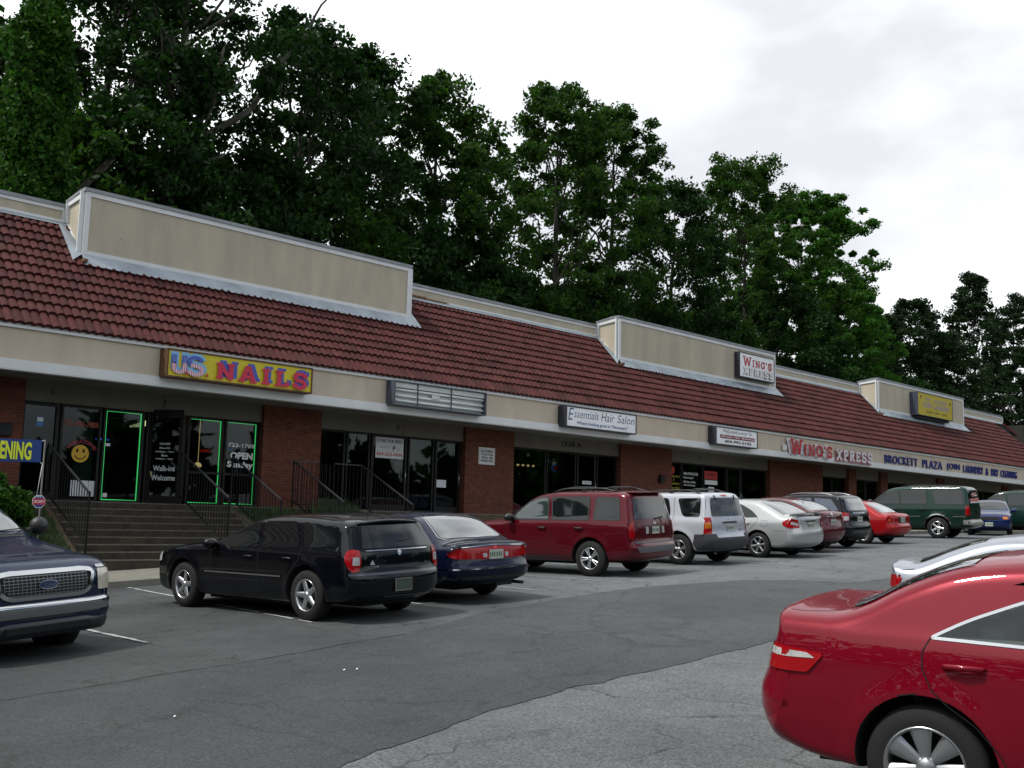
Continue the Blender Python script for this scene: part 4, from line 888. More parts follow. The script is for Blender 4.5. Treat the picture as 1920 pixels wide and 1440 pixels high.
    s = MB(); s.bar((8.32, 21.51, -.75), (8.32, 21.51, .1), .02); s.build('stake', M_IRON, t)
# ------------------------------------------------------------------ vehicles
M_TYRE = mat('tyre_rubber', (.006, .006, .006), .85, bump=(60, .2))
M_WELL = mat('wheel_well', (.004, .004, .004), .95)
M_GLASS = mat('car_glass', (.006, .008, .009), .03, coat=.15, coatr=.01, spec=.6)
M_GLASSG = mat('green_tinted_car_glass', (.022, .034, .033), .03, coat=1., coatr=.01, spec=.8)
M_CHROME = mat('chrome', (.48, .49, .51), .12, metal=1.)
M_ALLOY = mat('alloy', (.36, .37, .38), .32, metal=.8)
M_ALLOYB = mat('bright_alloy', (.55, .56, .58), .25, metal=.85)
M_PLAST = mat('black_plastic', (.012, .012, .013), .5)
M_CLAD = mat('grey_cladding', (.03, .031, .034), .6)
M_RLAMP = mat('red_lamp_lens', (.30, .003, .006), .15, coat=.4, spec=.2)
M_ALAMP = mat('amber_lamp_lens', (.55, .16, .01), .12, coat=1.)
M_CLAMP = mat('clear_lamp_lens', (.46, .45, .45), .1, coat=1., noise=(30, .25))
M_SEAM = mat('panel_gap', (.003, .003, .003), .9)
M_PLATE = mat('licence_plate', (.42, .45, .40), .5)
M_PLATEK = mat('plate_characters', (.05, .10, .06), .6)
mat('cabin_trim', (.10, .105, .10), .8)
def paint(name, col, metal=0., rough=.28): return mat(name, col, rough, metal=metal, coat=.6, coatr=.02, spec=.06)
def _cr(P, m=10):
    """centripetal-like Catmull-Rom through rows of P"""
    P = np.array(P, float); out = []
    E = np.vstack([2*P[0]-P[1], P, 2*P[-1]-P[-2]])
    for i in range(1, len(E)-2):
        a, b, c, d = E[i-1], E[i], E[i+1], E[i+2]
        la = max(np.linalg.norm(b[:2]-a[:2]), 1e-4); lb = max(np.linalg.norm(c[:2]-b[:2]), 1e-4); lc = max(np.linalg.norm(d[:2]-c[:2]), 1e-4)
        m1 = ((c-b)/lb*la + (b-a)/la*lb)/(la+lb)*lb; m2 = ((d-c)/lc*lb + (c-b)/lb*lc)/(lb+lc)*lb
        for k in range(m):
            t = k/m; out.append((2*t**3-3*t*t+1)*b+(t**3-2*t*t+t)*m1+(-2*t**3+3*t*t)*c+(t**3-t*t)*m2)
    out.append(P[-1]); return np.array(out)
def _resamp(C, n, wz=1.):
    s = np.r_[0, np.cumsum(np.hypot(np.diff(C[:, 0]), wz*np.diff(C[:, 1])))]; u = np.linspace(0, s[-1], n)
    return np.stack([np.interp(u, s, C[:, k]) for k in range(C.shape[1])], 1)
def _fill(P, d):
    r = []; last = d
    if d < .2:                                 # long flat sills: extra points keep the curve from sagging
        Q = [P[0]]
        for a, b in zip(P[:-1], P[1:]):
            n = int(abs(a[0]-b[0])/.4); dd = b[2] if len(b) > 2 else d
            for k in range(1, n+1): t = k/(n+1); Q.append((a[0]+(b[0]-a[0])*t, a[1]+(b[1]-a[1])*t, dd))
            Q.append(b)
        P = Q
    for p in P:
        if len(p) > 2: last = p[2]
        r.append((p[0], p[1], last))
    return r
class Car:
    def __init__(s, name, sp, X, Y, yaw, label, cat, group=None, dz=0.):
        s.sp = sp; s.W2 = sp['W']/2; F = Vector((math.sin(yaw), math.cos(yaw), 0)); wb = sp['wb']
        c = Vector((X, Y, 0))+F*wb/2
        n = gnorm(c.x, c.y)
        xa = (F-n*F.dot(n)).normalized(); ya = n.cross(xa); R = Matrix((xa, ya, n)).transposed()
        zr, zf = float(gz(X, Y)), float(gz(X+F.x*wb, Y+F.y*wb))
        s.t = thing(name, (0, 0, 0), label, cat, group); s.t.matrix_world = Matrix.Translation((X, Y, zr+dz)) @ R.to_4x4()
        s.body()
    def Wf(s, x, z):
        sp = s.sp; pz, pf = zip(*sp['prof']); w = np.interp(z, pz, pf)
        # soften the breaks of the profile
        w = (w+np.interp(z-.025, pz, pf)+np.interp(z+.025, pz, pf))/3
        tx, tf = zip(*sorted(sp.get('taper', [(-2, 1), (5, 1)]))); w = w*np.interp(x, tx, tf)
        w = w*s.W2
        R = sp['r']+.075
        for xw in (0, sp['wb']):
            d = np.hypot(x-xw, z-sp['r']); w = w+sp.get('flare', .018)*np.exp(-((d-R)/.05)**2)*np.clip((z-.2)/.15, 0, 1)
        for (za, zb_, amt) in sp.get('crease', []):
            w = w+amt*np.clip(1-np.abs(z-(za+(zb_-za)*np.clip((x+1)/4, 0, 1)))/.045, 0, 1)
        return w
    def body(s):
        sp = s.sp; N = sp.get('N', 110)
        T = _resamp(_cr(_fill(sp['top'], .3), 8), N); Bq = _resamp(_cr(_fill(sp['bot'], .1), 8), N)
        def inward(C, sgn):
            d = np.gradient(C[:, :2], axis=0); n = np.stack([d[:, 1], -d[:, 0]], 1)*sgn; n /= np.linalg.norm(n, axis=1)[:, None]+1e-9
            k = np.exp(-np.linspace(-2, 2, 7)**2); k /= k.sum(); n = np.stack([np.convolve(np.pad(n[:, q], 3, 'edge'), k, 'valid') for q in (0, 1)], 1)
            return n/(np.linalg.norm(n, axis=1)[:, None]+1e-9)
        nT, nB = inward(T, -1), inward(Bq, 1)
        for n, C in ((nT, T), (nB, Bq)):
            n[0] = (-1, 0); n[-1] = (1, 0)
            for k in range(1, 5):
                f = k/5; n[k] = n[k]*f+np.array((-1, 0))*(1-f); n[-1-k] = n[-1-k]*f+np.array((1, 0))*(1-f)
            n /= np.linalg.norm(n, axis=1)[:, None]
        J = 9; nn = sp.get('n', 2.6); cc = np.linspace(0, PI/2, J+1); s1 = 1-np.cos(cc)**(2/nn); G = np.sin(cc)**(2/nn)
        s1[-1] = 1; G[-1] = 1; M = sp.get('M', 18); rings = []
        for k in range(N):
            ring = []
            for j in range(J+1): p = T[k, :2]+nT[k]*T[k, 2]*s1[j]; ring.append((p[0], p[1], G[j]))
            a = T[k, :2]+nT[k]*T[k, 2]; b = Bq[k, :2]+nB[k]*Bq[k, 2]
            for m in range(1, M): p = a+(b-a)*m/M; ring.append((p[0], p[1], 1.))
            for j in range(J, -1, -1): p = Bq[k, :2]+nB[k]*Bq[k, 2]*s1[j]; ring.append((p[0], p[1], G[j]))
            rings.append(ring)
        A = np.array(rings); yy = s.Wf(A[..., 0], A[..., 1])*A[..., 2]; K = A.shape[1]
        V = np.stack([A[..., 0], yy, A[..., 1]], -1)
        verts = []; idx = np.zeros((N, 2*K-2), int)
        for k in range(N):
            for j in range(K): idx[k, j] = len(verts); verts.append(tuple(V[k, j]))
            for j in range(1, K-1): idx[k, 2*K-2-j] = len(verts); v = V[k, j]; verts.append((v[0], -v[1], v[2]))
        R = 2*K-2; faces = [(idx[k, j], idx[k, (j+1) % R], idx[k+1, (j+1) % R], idx[k+1, j]) for k in range(N-1) for j in range(R)]
        bm = bmesh.new(); vv = [bm.verts.new(v) for v in verts]
        for f in faces:
            try: bm.faces.new([vv[i] for i in f])
            except ValueError: pass
        bmesh.ops.remove_doubles(bm, verts=bm.verts, dist=2e-4)
        bmesh.ops.smooth_vert(bm, verts=bm.verts, factor=.5, use_axis_x=True, use_axis_y=True, use_axis_z=True); bmesh.ops.smooth_vert(bm, verts=bm.verts, factor=.5, use_axis_x=True, use_axis_y=True, use_axis_z=True)
        bmesh.ops.recalc_face_normals(bm, faces=bm.faces)
        s.bvh = BVHTree.FromBMesh(bm)
        me = bpy.data.meshes.new('body'); bm.to_mesh(me); bm.free()
        o = bpy.data.objects.new('body', me); COL.objects.link(o)
        # wheel openings
        cut = MB(); Rw = sp['r']+sp.get('gap', .055); dep = .34
        for xw in (0, sp['wb']):
            for sy in (1, -1):
                y0, y1 = (s.W2-dep, s.W2+.2) if sy > 0 else (-s.W2-.2, -s.W2+dep)
                cut.lathe([(y0, .0005), (y0, Rw), (y1, Rw), (y1, .0005)], 44, (xw, 0, sp['r']+.01), 'y')
        co = cut.build('cut', M_WELL, fix=True)
        cm = co.data; b2 = bmesh.new(); b2.from_mesh(cm); bmesh.ops.remove_doubles(b2, verts=b2.verts, dist=2e-3); bmesh.ops.recalc_face_normals(b2, faces=b2.faces); b2.to_mesh(cm); b2.free()
        md = o.modifiers.new('b', 'BOOLEAN'); md.operation = 'DIFFERENCE'; md.object = co; md.solver = 'EXACT'
        dg = bpy.context.evaluated_depsgraph_get(); dg.update()
        m2 = bpy.data.meshes.new_from_object(o.evaluated_get(dg)); o.modifiers.clear()
        for (poly, hw) in sp.get('hollow', []):          # cabin space and see-through window openings
            o2 = bpy.data.objects.new('body', m2); COL.objects.link(o2)
            cb = MB(); cb.prism(poly, -hw, hw); co2 = cb.build('cut', M_WELL)
            md = o2.modifiers.new('b', 'BOOLEAN'); md.operation = 'DIFFERENCE'; md.object = co2; md.solver = 'EXACT'; dg.update()
            m3 = bpy.data.meshes.new_from_object(o2.evaluated_get(dg)); bpy.data.objects.remove(o2); bpy.data.objects.remove(co2); m2 = m3
        m2.materials.clear(); m2.materials.append(sp['paint']); m2.materials.append(M_WELL); m2.materials.append(MATS['cabin_trim']); m2.name = 'body'
        mi = np.zeros(len(m2.polygons), int); nv = len(m2.vertices); co_ = np.zeros(nv*3); m2.vertices.foreach_get('co', co_); co_ = co_.reshape(-1, 3)
        for p in m2.polygons:
            vs = co_[list(p.vertices)]; c = vs.mean(0)
            for xw in (0, sp['wb']):
                d = np.hypot(vs[:, 0]-xw, vs[:, 2]-sp['r']-.01)
                if (np.abs(d-Rw) < .012).all() or ((np.abs(np.abs(vs[:, 1])-(s.W2-dep)) < 1e-3).all() and (d < Rw+.01).all()): mi[p.index] = 1
            if sp.get('hollow') and abs(c[1]) < .95 and c[2] > .58 and -.1 < c[0] < 2.4 and (s.bvh.find_nearest(Vector(c))[3] or 0) > .008: mi[p.index] = 2
            if c[2] < sp.get('zb', .2)+.03 and abs(p.normal.z) > .8: mi[p.index] = 1
        m2.polygons.foreach_set('material_index', mi); m2.polygons.foreach_set('use_smooth', [True]*len(mi)); m2.set_sharp_from_angle(angle=math.radians(38))
        o.data = m2; bpy.data.objects.remove(co); bpy.data.meshes.remove(me)
        o.parent = s.t; s.bo = o
        u = MB(); z1 = sp['bot'][len(sp['bot'])//2][1]+.03                  # floor pan, axle, silencer
        u.box(.45, sp['wb']-.45, -s.W2+.22, s.W2-.22, z1-.06, z1+.02); u.box(-.72, .38, -.52, .52, z1-.03, z1+.04); u.box(sp['wb']-.35, sp['wb']+.55, -.50, .50, z1-.05, z1+.03)
        for xw in (0, sp['wb']): u.tube([(xw, -s.W2+.3, sp['r']), (xw, s.W2-.3, sp['r'])], .05, 8)
        u.build('underbody', M_WELL, s.t, local=True)
    # --- panels laid on the body
    def cast(s, axis, p):
        if axis == 'L': o, d = Vector((p[0], 3, p[1])), Vector((0, -1, 0))
        elif axis == 'R': o, d = Vector((p[0], -3, p[1])), Vector((0, 1, 0))
        elif axis == 'B': o, d = Vector((-4, p[0], p[1])), Vector((1, 0, 0))
        elif axis == 'F': o, d = Vector((9, p[0], p[1])), Vector((-1, 0, 0))
        else: o, d = Vector((p[0], p[1], 4)), Vector((0, 0, -1))
        h = s.bvh.ray_cast(o, d)
        if axis in 'BF':                       # keep end panels from sliding along the flank
            x0 = s.bvh.ray_cast(Vector((o.x, 0, o.z)), d)[0]; k = 0
            while x0 is not None and k < 40 and (h[0] is None or abs(h[0].x-x0.x) > s.sp.get('endlim', .21)):
                o = Vector((o.x, o.y*.99, o.z)); h = s.bvh.ray_cast(o, d); k += 1
        if axis in 'LR':                       # keep side panels from wrapping onto the nose or tail
            mid = s.sp['wb']/2; k = 0
            while k < 30 and (h[0] is None or abs(h[0].y) < .82*float(s.Wf(np.array(mid), np.array(o.z)))):
                o = Vector((o.x+(.008 if o.x < mid else -.008), o.y, o.z)); h = s.bvh.ray_cast(o, d); k += 1
        if h[0] is None:
            h = s.bvh.find_nearest(o+d*(3-s.W2*.9) if axis in 'LR' else o+d*3)
        return h[0], h[1], d
    def panel(s, b, axis, poly, eps=.005, mi=0, cell=.05):
        bm = bmesh.new(); vs = [bm.verts.new((p[0], p[1], 0)) for p in poly]; bm.faces.new(vs)
        for ax in (0, 1):
            lo = min(p[ax] for p in poly); hi = max(p[ax] for p in poly); n = int((hi-lo)/cell)
            for k in range(1, n+1):
                c = lo+(hi-lo)*k/(n+1); co = [0, 0, 0]; co[ax] = c; no = [0, 0, 0]; no[ax] = 1
                bmesh.ops.bisect_plane(bm, geom=bm.verts[:]+bm.edges[:]+bm.faces[:], plane_co=co, plane_no=no, dist=1e-5)
        bmesh.ops.triangulate(bm, faces=[f for f in bm.faces if len(f.verts) > 4])
        P = []; 
        for v in bm.verts:
            h, n, d = s.cast(axis, (v.co.x, v.co.y))
            if n.dot(d) > 0: n = -n
            P.append(h+n*eps)
        bm.verts.index_update(); b.add(P, [[v.index for v in f.verts] for f in bm.faces], mi, True); bm.free()
    def strip(s, b, axis, pts, w, eps=.003, mi=0, closed=False, seg=.06):
        """thin line on the body along pts"""
        Q = []
        if closed: pts = list(pts)+[pts[0]]
        for i in range(len(pts)-1):
            a = Vector(pts[i]); c = Vector(pts[i+1]); n = max(1, int((c-a).length/seg))
            for k in range(n): Q.append(a+(c-a)*k/n)
        Q.append(Vector(pts[-1])); base = []
        for i, q in enumerate(Q):
            d = (Q[min(i+1, len(Q)-1)]-Q[max(i-1, 0)]); d = d.normalized() if d.length else Vector((1, 0)); nrm = Vector((-d.y, d.x))*w/2
            for e in (-1, 1):
                h, n, dd = s.cast(axis, q+nrm*e)
                if n.dot(dd) > 0: n = -n
                base.append(h+n*eps)
        b.add(base, [(2*i, 2*i+2, 2*i+3, 2*i+1) for i in range(len(Q)-1)], mi, True)
    def part(s, name, mats, *ops, parent=None, **k):
        b = MB()
        for o in ops:
            if o[0] == 'p': s.panel(b, *o[1:])
            elif o[0] == 's': s.strip(b, *o[1:])
            elif callable(o[0]): o[0](b)
        ob = b.build(name, mats, parent or s.t, local=True, fix=False); return ob
    def both(s, name, m, poly, eps=.006, trim=None, tw=.02, trim_m=None, sides='LR', cell=.05):
        for sd in sides:
            o = s.part(name, m, ('p', sd, poly, eps, 0, cell))
            if trim: s.part(trim, trim_m or M_PLAST, ('s', sd, poly, tw, eps+.002, 0, True), parent=o)
    def wheels(s, style, m_rim=None, rr=None, w=.21):
        sp = s.sp; r = sp['r']; rr = rr or r*.62; m_rim = m_rim or M_ALLOY
        for xw in (0, sp['wb']):
            for sy in (1, -1):
                yc = sy*(s.W2-.125)
                b = MB(); pr = [(-w/2, rr*.96), (-w/2-.004, rr*1.1), (-w/2+.006, r*.93), (-w/2+.035, r*.985), (-w*.2, r), (w*.2, r), (w/2-.035, r*.985), (w/2-.006, r*.93), (w/2+.004, rr*1.1), (w/2, rr*.96), (0, rr*.9)]
                b.lathe(pr, 40, (xw, yc, r)); ty = b.build('wheel', M_TYRE, s.t, local=True)
                q = MB(); yo = lambda d: yc+sy*(w/2-d)
                # rim barrel and lip
                q.lathe([(sy*(w/2-.0), rr*.985), (sy*(w/2+.004), rr), (sy*(w/2-.004), rr*.93), (sy*(w/2-.03), rr*.9), (sy*(-w/2+.02), rr*.86)], 40, (xw, yc, r), mi=0)
                q.lathe([(sy*(w/2-.09), .001), (sy*(w/2-.09), rr*.88)], 30, (xw, yc, r), mi=1)
                def spoke(a, wi, wo, r0, r1, d0, d1, bulge=.02):
                    u = Vector((math.cos(a), 0, math.sin(a))); v = Vector((-math.sin(a), 0, math.cos(a))); c = Vector((xw, 0, r)); P = []
                    for (rad, wd, dd) in ((r0, wi, d0), ((r0+r1)/2, (wi+wo)/2, (d0+d1)/2-.004), (r1, wo, d1)):
                        for (e, k) in ((-1, .02), (-.55, 0), (.55, 0), (1, .02)):
                            p = c+u*rad+v*e*wd/2; P.append((p.x, yo(dd+k), p.z))
                    F = [(i*4+j, i*4+j+1, i*4+4+j+1, i*4+4+j) for i in range(2) for j in range(3)]; q.add(P, F, 0, True)
                a0 = rnd.uniform(0, 6)
                if style == '5star':
                    for k in range(5): spoke(a0+2*PI*k/5, .10, .06, .03, rr*.95, .018, .008)
                elif style == '5twin':
                    for k in range(5):
                        for e in (-.15, .15): spoke(a0+2*PI*k/5+e, .035, .04, .05, rr*.95, .02, .008)
                elif style == '6':
                    for k in range(6): spoke(a0+2*PI*k/6, .05, .055, .03, rr*.95, .02, .008)
                elif style == 'cap7':
                    for k in range(7): spoke(a0+2*PI*k/7, .055, .135, .05, rr*.97, .03, .006)
                elif style == 'steel':
                    q.lathe([(sy*(w/2-.03), .001), (sy*(w/2-.012), rr*.4), (sy*(w/2-.04), rr*.75), (sy*(w/2-.02), rr*.92)], 30, (xw, yc, r), mi=0)
                q.lathe([(sy*(w/2+.0), .001), (sy*(w/2-.002), rr*.17), (sy*(w/2-.02), rr*.24), (sy*(w/2-.04), rr*.26)], 20, (xw, yc, r), mi=0)
                q.build('rim', [m_rim, M_WELL], ty, local=True, fix=False)
    def mirrors(s, x, z, y=None, m=None, sz=(.09, .13, .085)):
        y = y or s.W2*.93
        for sy in (1, -1):
            b = MB(); pr = [(-1, .001), (-.9, .45), (-.5, .86), (0, 1), (.5, .9), (.85, .6), (1, .001)]
            bb = MB(); bb.lathe(pr, 14, (0, 0, 0), 'x'); b.add([(x+v[0]*sz[0], sy*(y+.13)+v[1]*sz[1], z+v[2]*sz[2]) for v in bb.v], bb.f, 0, True)
            b.bar((x, sy*(y-.04), z-.05), (x, sy*(y+.06), z-.03), .05, .04); b.build('side_mirror', m or s.sp['paint'], s.t, local=True)
    def plate(s, z, x=None, w=.30, h=.15, axis='B', frame=None, y=0, m=None):
        hit, n, d = s.cast(axis, (y, z)); sg = -1 if axis == 'B' else 1; xx = hit.x+sg*.012
        b = MB(); b.box(min(xx, xx+sg*.006), max(xx, xx+sg*.006), y-w/2, y+w/2, z-h/2, z+h/2); o = b.build('licence_plate', m or M_PLATE, s.t, local=True)
        c = MB(); 
        for k in range(6):
            yy = y-w*.38+k*w*.15+(.01 if k > 2 else 0); xo = xx+sg*.0075; c.add([(xo, yy, z-h*.22), (xo, yy+w*.085, z-h*.22), (xo, yy+w*.085, z+h*.22), (xo, yy, z+h*.22)], [(0,1,2,3)])
        c.build('plate_characters', M_PLATEK, o, local=True, fix=False)
        if frame:
            f = MB(); xo = xx+sg*.012
            for (y0, y1, z0, z1) in ((-w/2-.012, w/2+.012, h/2, h/2+.014), (-w/2-.012, w/2+.012, -h/2-.014, -h/2), (-w/2-.012, -w/2, -h/2, h/2), (w/2, w/2+.012, -h/2, h/2)):
                f.box(min(xx, xo), max(xx, xo), y+y0, y+y1, z+z0, z+z1)
            f.build('plate_frame', frame, o, local=True)
    def handles(s, xs, z, m=None, sides='LR'):
        for sd in sides:
            sy = 1 if sd == 'L' else -1
            for x in xs:
                h, n, d = s.cast(sd, (x, z)); b = MB(); y = h.y+sy*.03
                b.tube([(x-.11, h.y, z), (x-.09, y-sy*.004, z+.002), (x, y+sy*.006, z+.004), (x+.09, y-sy*.004, z+.004), (x+.11, h.y, z+.004)], [.010, .015, .016, .015, .010], 8); b.build('door_handle', m or s.sp['paint'], s.t, local=True)
    def rack(s, x0, x1, y, m, cross=(), h=.05):
        for sy in (1, -1):
            pts = []; b = MB()
            for k in range(13):
                x = x0+(x1-x0)*k/12; z = s.cast('T', (x, sy*y))[0].z; pts.append((x, sy*y, z+h*min(1, 5*min(k, 12-k)/12)))
            b.tube(pts, .016, 8)
            for k in (0, 6, 12): p = pts[k]; b.box(p[0]-.05, p[0]+.05, p[1]-.02, p[1]+.02, p[2]-h-.02, p[2]+.002)
            b.build('roof_rail', m, s.t, local=True)
        for x in cross:
            z = s.cast('T', (x, y))[0].z+h; z2 = s.cast('T', (x, 0))[0].z+h+.01
            b = MB(); b.tube([(x, -y, z), (x, -y*.5, max(z+.015, z2)), (x, y*.5, max(z+.015, z2)), (x, y, z)], .015, 8); b.build('cross_bar', m, s.t, local=True)
def rpoly(P, r=.03, n=4):
    out = []; m = len(P)
    for i in range(m):
        a, b, c = Vector(P[i-1][:2]), Vector(P[i][:2]), Vector(P[(i+1) % m][:2]); rr = P[i][2] if len(P[i]) > 2 else r
        u = (a-b); v = (c-b); q = min(rr, u.length*.45, v.length*.45); p0 = b+u.normalized()*q; p1 = b+v.normalized()*q
        for k in range(n+1): t = k/n; out.append(tuple(p0*(1-t)**2+b*2*t*(1-t)+p1*t*t))
    return out
def mir(P): return [(-y, z) for y, z in P][::-1]
def PROF(belt, roof, tf=.74, sill=.2, mid=.55, shoulder=.965): return [(0, .86), (sill, .90), (sill+.10, .965), (mid-.08, .995), (mid+.1, 1.), (belt-.14, .99), (belt-.05, shoulder), (belt, shoulder-.03), (roof, tf), (roof+.3, tf-.1)]
R_ = math.radians
RG = mat('reflecting_rear_glass', (.03, .038, .045), .02, coat=1., coatr=.01, spec=1.)
def quad_lamp(c, side, rear, m, mats=None, eps=.011, name='taillight', ax='B', extra=None, exm=None):
    """lamps that wrap round a corner: side polygon in (x,z) and end polygon in (y,z), one mesh per lamp"""
    for sd, sg in (('L', 1), ('R', -1)):
        ops = []
        if side: ops.append(('p', sd, side, eps, 0, .04))
        if rear: ops.append(('p', ax, rear if sg > 0 else mir(rear), eps, 0, .04))
        o = c.part(name, m, *ops)
        if extra:
            for (w, poly) in extra:
                a = sd if w == 's' else ax; pl = poly if (w == 's' or sg > 0) else mir(poly)
                c.part('lamp_segment', exm, ('p', a, pl, eps+.003, 0, .05), parent=o)
def red_sedan():
    sp = dict(W=1.82, wb=2.776, r=.335, paint=paint('deep_red_paint', (.165, .0015, .011), .1, .28), n=2.7, flare=.014, zb=.2,
      top=[(3.74,.55,.34),(3.72,.70,.34),(3.60,.82,.28),(3.3,.92,.16),(2.75,1.01,.12),(2.40,1.055,.12),(2.28,1.09,.12),(1.85,1.31,.13),(1.45,1.44,.11),(1.05,1.50,.10),(.75,1.51,.10),(.42,1.50,.10),(.14,1.455,.10),(-.18,1.33,.10),(-.42,1.20,.10),(-.54,1.16,.09),(-.66,1.15,.08),(-.80,1.148,.08),(-.885,1.15,.09),(-.925,1.12,.12),(-.965,1.02,.2),(-1.02,.88,.28),(-1.07,.76,.33),(-1.125,.64,.36),(-1.13,.52,.36)],
      bot=[(3.74,.55,.34),(3.74,.38,.30),(3.66,.24,.2),(3.4,.18,.08),(2.9,.18,.05),(1.5,.18,.05),(0,.2,.05),(-.5,.23,.08),(-.80,.25,.15),(-.98,.29,.25),(-1.08,.38,.34),(-1.13,.52,.36)],
      prof=[(0,.86),(.2,.89),(.30,.955),(.5,.99),(.66,1.0),(.88,.992),(.95,.978),(1.01,.955),(1.055,.93),(1.46,.71),(1.8,.6)],
      taper=[(-1.15,.90),(-.9,.95),(-.5,.985),(0,1.),(2.9,1.),(3.4,.97),(3.8,.90)], crease=[(1.035,.93,.010)])
    rd = rpoly([(.06,1.05,.02),(.23,1.145,.1),(.62,1.30,.2),(1.0,1.375,.2),(1.23,1.385,.1),(1.25,1.04,.01),(.7,1.045,.1)], .02)
    fd = rpoly([(1.38,1.385,.02),(1.75,1.305,.1),(2.14,1.11,.1),(2.24,1.03,.02),(1.36,1.04,.01)], .02)
    sp['hollow'] = [([(-.05,1.0),(.25,1.29),(.6,1.40),(1.2,1.41),(1.8,1.28),(2.3,1.0),(2.3,.6),(-.05,.6)], .70), (rd, 1.2), (fd, 1.2)]; sp['cab'] = .80
    sp['N'] = 190; sp['M'] = 30; c = Car('parked_car', sp, 6.86, 2.86, R_(170), 'glossy red sedan in the right foreground, rear wheel and door in view', 'car', dz=.145)
    rd = rpoly([(.04,1.045,.02),(.22,1.145,.1),(.62,1.31,.2),(1.0,1.385,.2),(1.25,1.40,.1),(1.27,1.03,.01),(.7,1.035,.1)], .02)
    PT = pane_mat('green_tinted_pane', (.80, .92, .88), .85, 1.55)
    c.both('window', PT, rd, .003, 'window_trim', .016, M_CHROME)
    for yy in (-.40, .40):                                   # seats seen through the side windows
        for (xs, tilt) in ((.42, -.10), (1.42, -.12)):
            q = MB(); q.box(xs-.08+tilt, xs+.06+tilt, yy-.24, yy+.24, .70, 1.10); q.box(xs-.07+tilt*1.3, xs+.04+tilt*1.3, yy-.13, yy+.13, 1.13, 1.28); q.box(xs-.02, xs+.48, yy-.25, yy+.25, .62, .74)
            q.build('seat', mat('grey_seat_cloth', (.16, .16, .145), .9) if 'grey_seat_cloth' not in MATS else MATS['grey_seat_cloth'], c.t, local=True, bevel=.035)
    q = MB(); q.lathe([(0, .16), (.02, .18), (.04, .16), (.02, .145), (0, .16)], 24, (1.95, .40, .98), 'x'); q.build('steering_wheel', M_PLAST, c.t, local=True, fix=False)
    c.both('window', PT, fd, .003, 'window_trim', .016, M_CHROME)
    for sd in 'LR': 
        c.part('window_divider', M_PLAST, ('s', sd, [(.60,1.04),(.58,1.29)], .045, .009))
        c.part('door_seam', M_SEAM, ('s', sd, [(.04,1.045),(-.0,.97),(-.0,.88),(.05,.77),(.14,.69),(.28,.60),(.40,.46),(.46,.30),(.47,.2)], .007, .005), ('s', sd, [(1.3,.99),(1.31,.25)], .008, .002), ('s', sd, [(2.24,.99),(2.28,.6),(2.2,.25)], .008, .002))
        c.part('handle_recess', sp['paint'], ('p', sd, [(.235+.065*math.cos(a), .905+.055*math.sin(a)) for a in np.linspace(0, 2*PI, 17)[:-1]], .001, 0, .03))
    c.handles([.22, 1.55], .905)
    # rear lamps: red with a clear band
    side = rpoly([(-.985,.93,.01),(-.75,.92,.03),(-.555,.90,.03),(-.66,.785,.02),(-1.035,.775,.01)], .02)
    rear = [(.46,.78),(.72,.775),(.72,.925),(.50,.92)]
    quad_lamp(c, side, rear, M_RLAMP, extra=[('s', rpoly([(-.98,.908),(-.66,.898),(-.61,.870),(-.995,.858)], .012)), ('b', [(.51,.85),(.71,.852),(.71,.912),(.54,.905)])], exm=M_CLAMP)
    c.part('rear_window', RG, ('p', 'T', rpoly([(.22,.56),(-.10,.62),(-.44,.68),(-.49,.3),(-.50,0),(-.49,-.3),(-.44,-.68),(-.10,-.62),(.22,-.56),(.26,0)], .05), .006, 0, .06), ('s', 'T', [(.23,.57),(-.10,.63),(-.45,.695)], .014, .008, 0), ('s', 'T', [(.23,-.57),(-.10,-.63),(-.45,-.695)], .014, .008, 0))
    c.part('windshield', M_GLASSG, ('p', 'T', rpoly([(1.22,.52),(1.75,.60),(2.26,.70),(2.34,0),(2.26,-.70),(1.75,-.60),(1.22,-.52),(1.2,0)], .05), .006, 0, .06))
    c.part('trunk_seam', M_SEAM, ('s', 'T', [(-.50,.66),(-.75,.69),(-.93,.66)], .007, .002), ('s', 'T', [(-.50,-.66),(-.75,-.69),(-.93,-.66)], .007, .002), ('s', 'B', [(-.62,.76),(.62,.76)], .008, .002))
    c.wheels('cap7', M_ALLOY, .225); c.mirrors(2.15, 1.02); c.plate(.86)
    c.part('headlight', M_CLAMP, ('p', 'L', rpoly([(3.62,.72),(3.2,.82),(3.15,.74),(3.6,.62)]), .006), ('p', 'R', rpoly([(3.62,.72),(3.2,.82),(3.15,.74),(3.6,.62)]), .006))
    return c
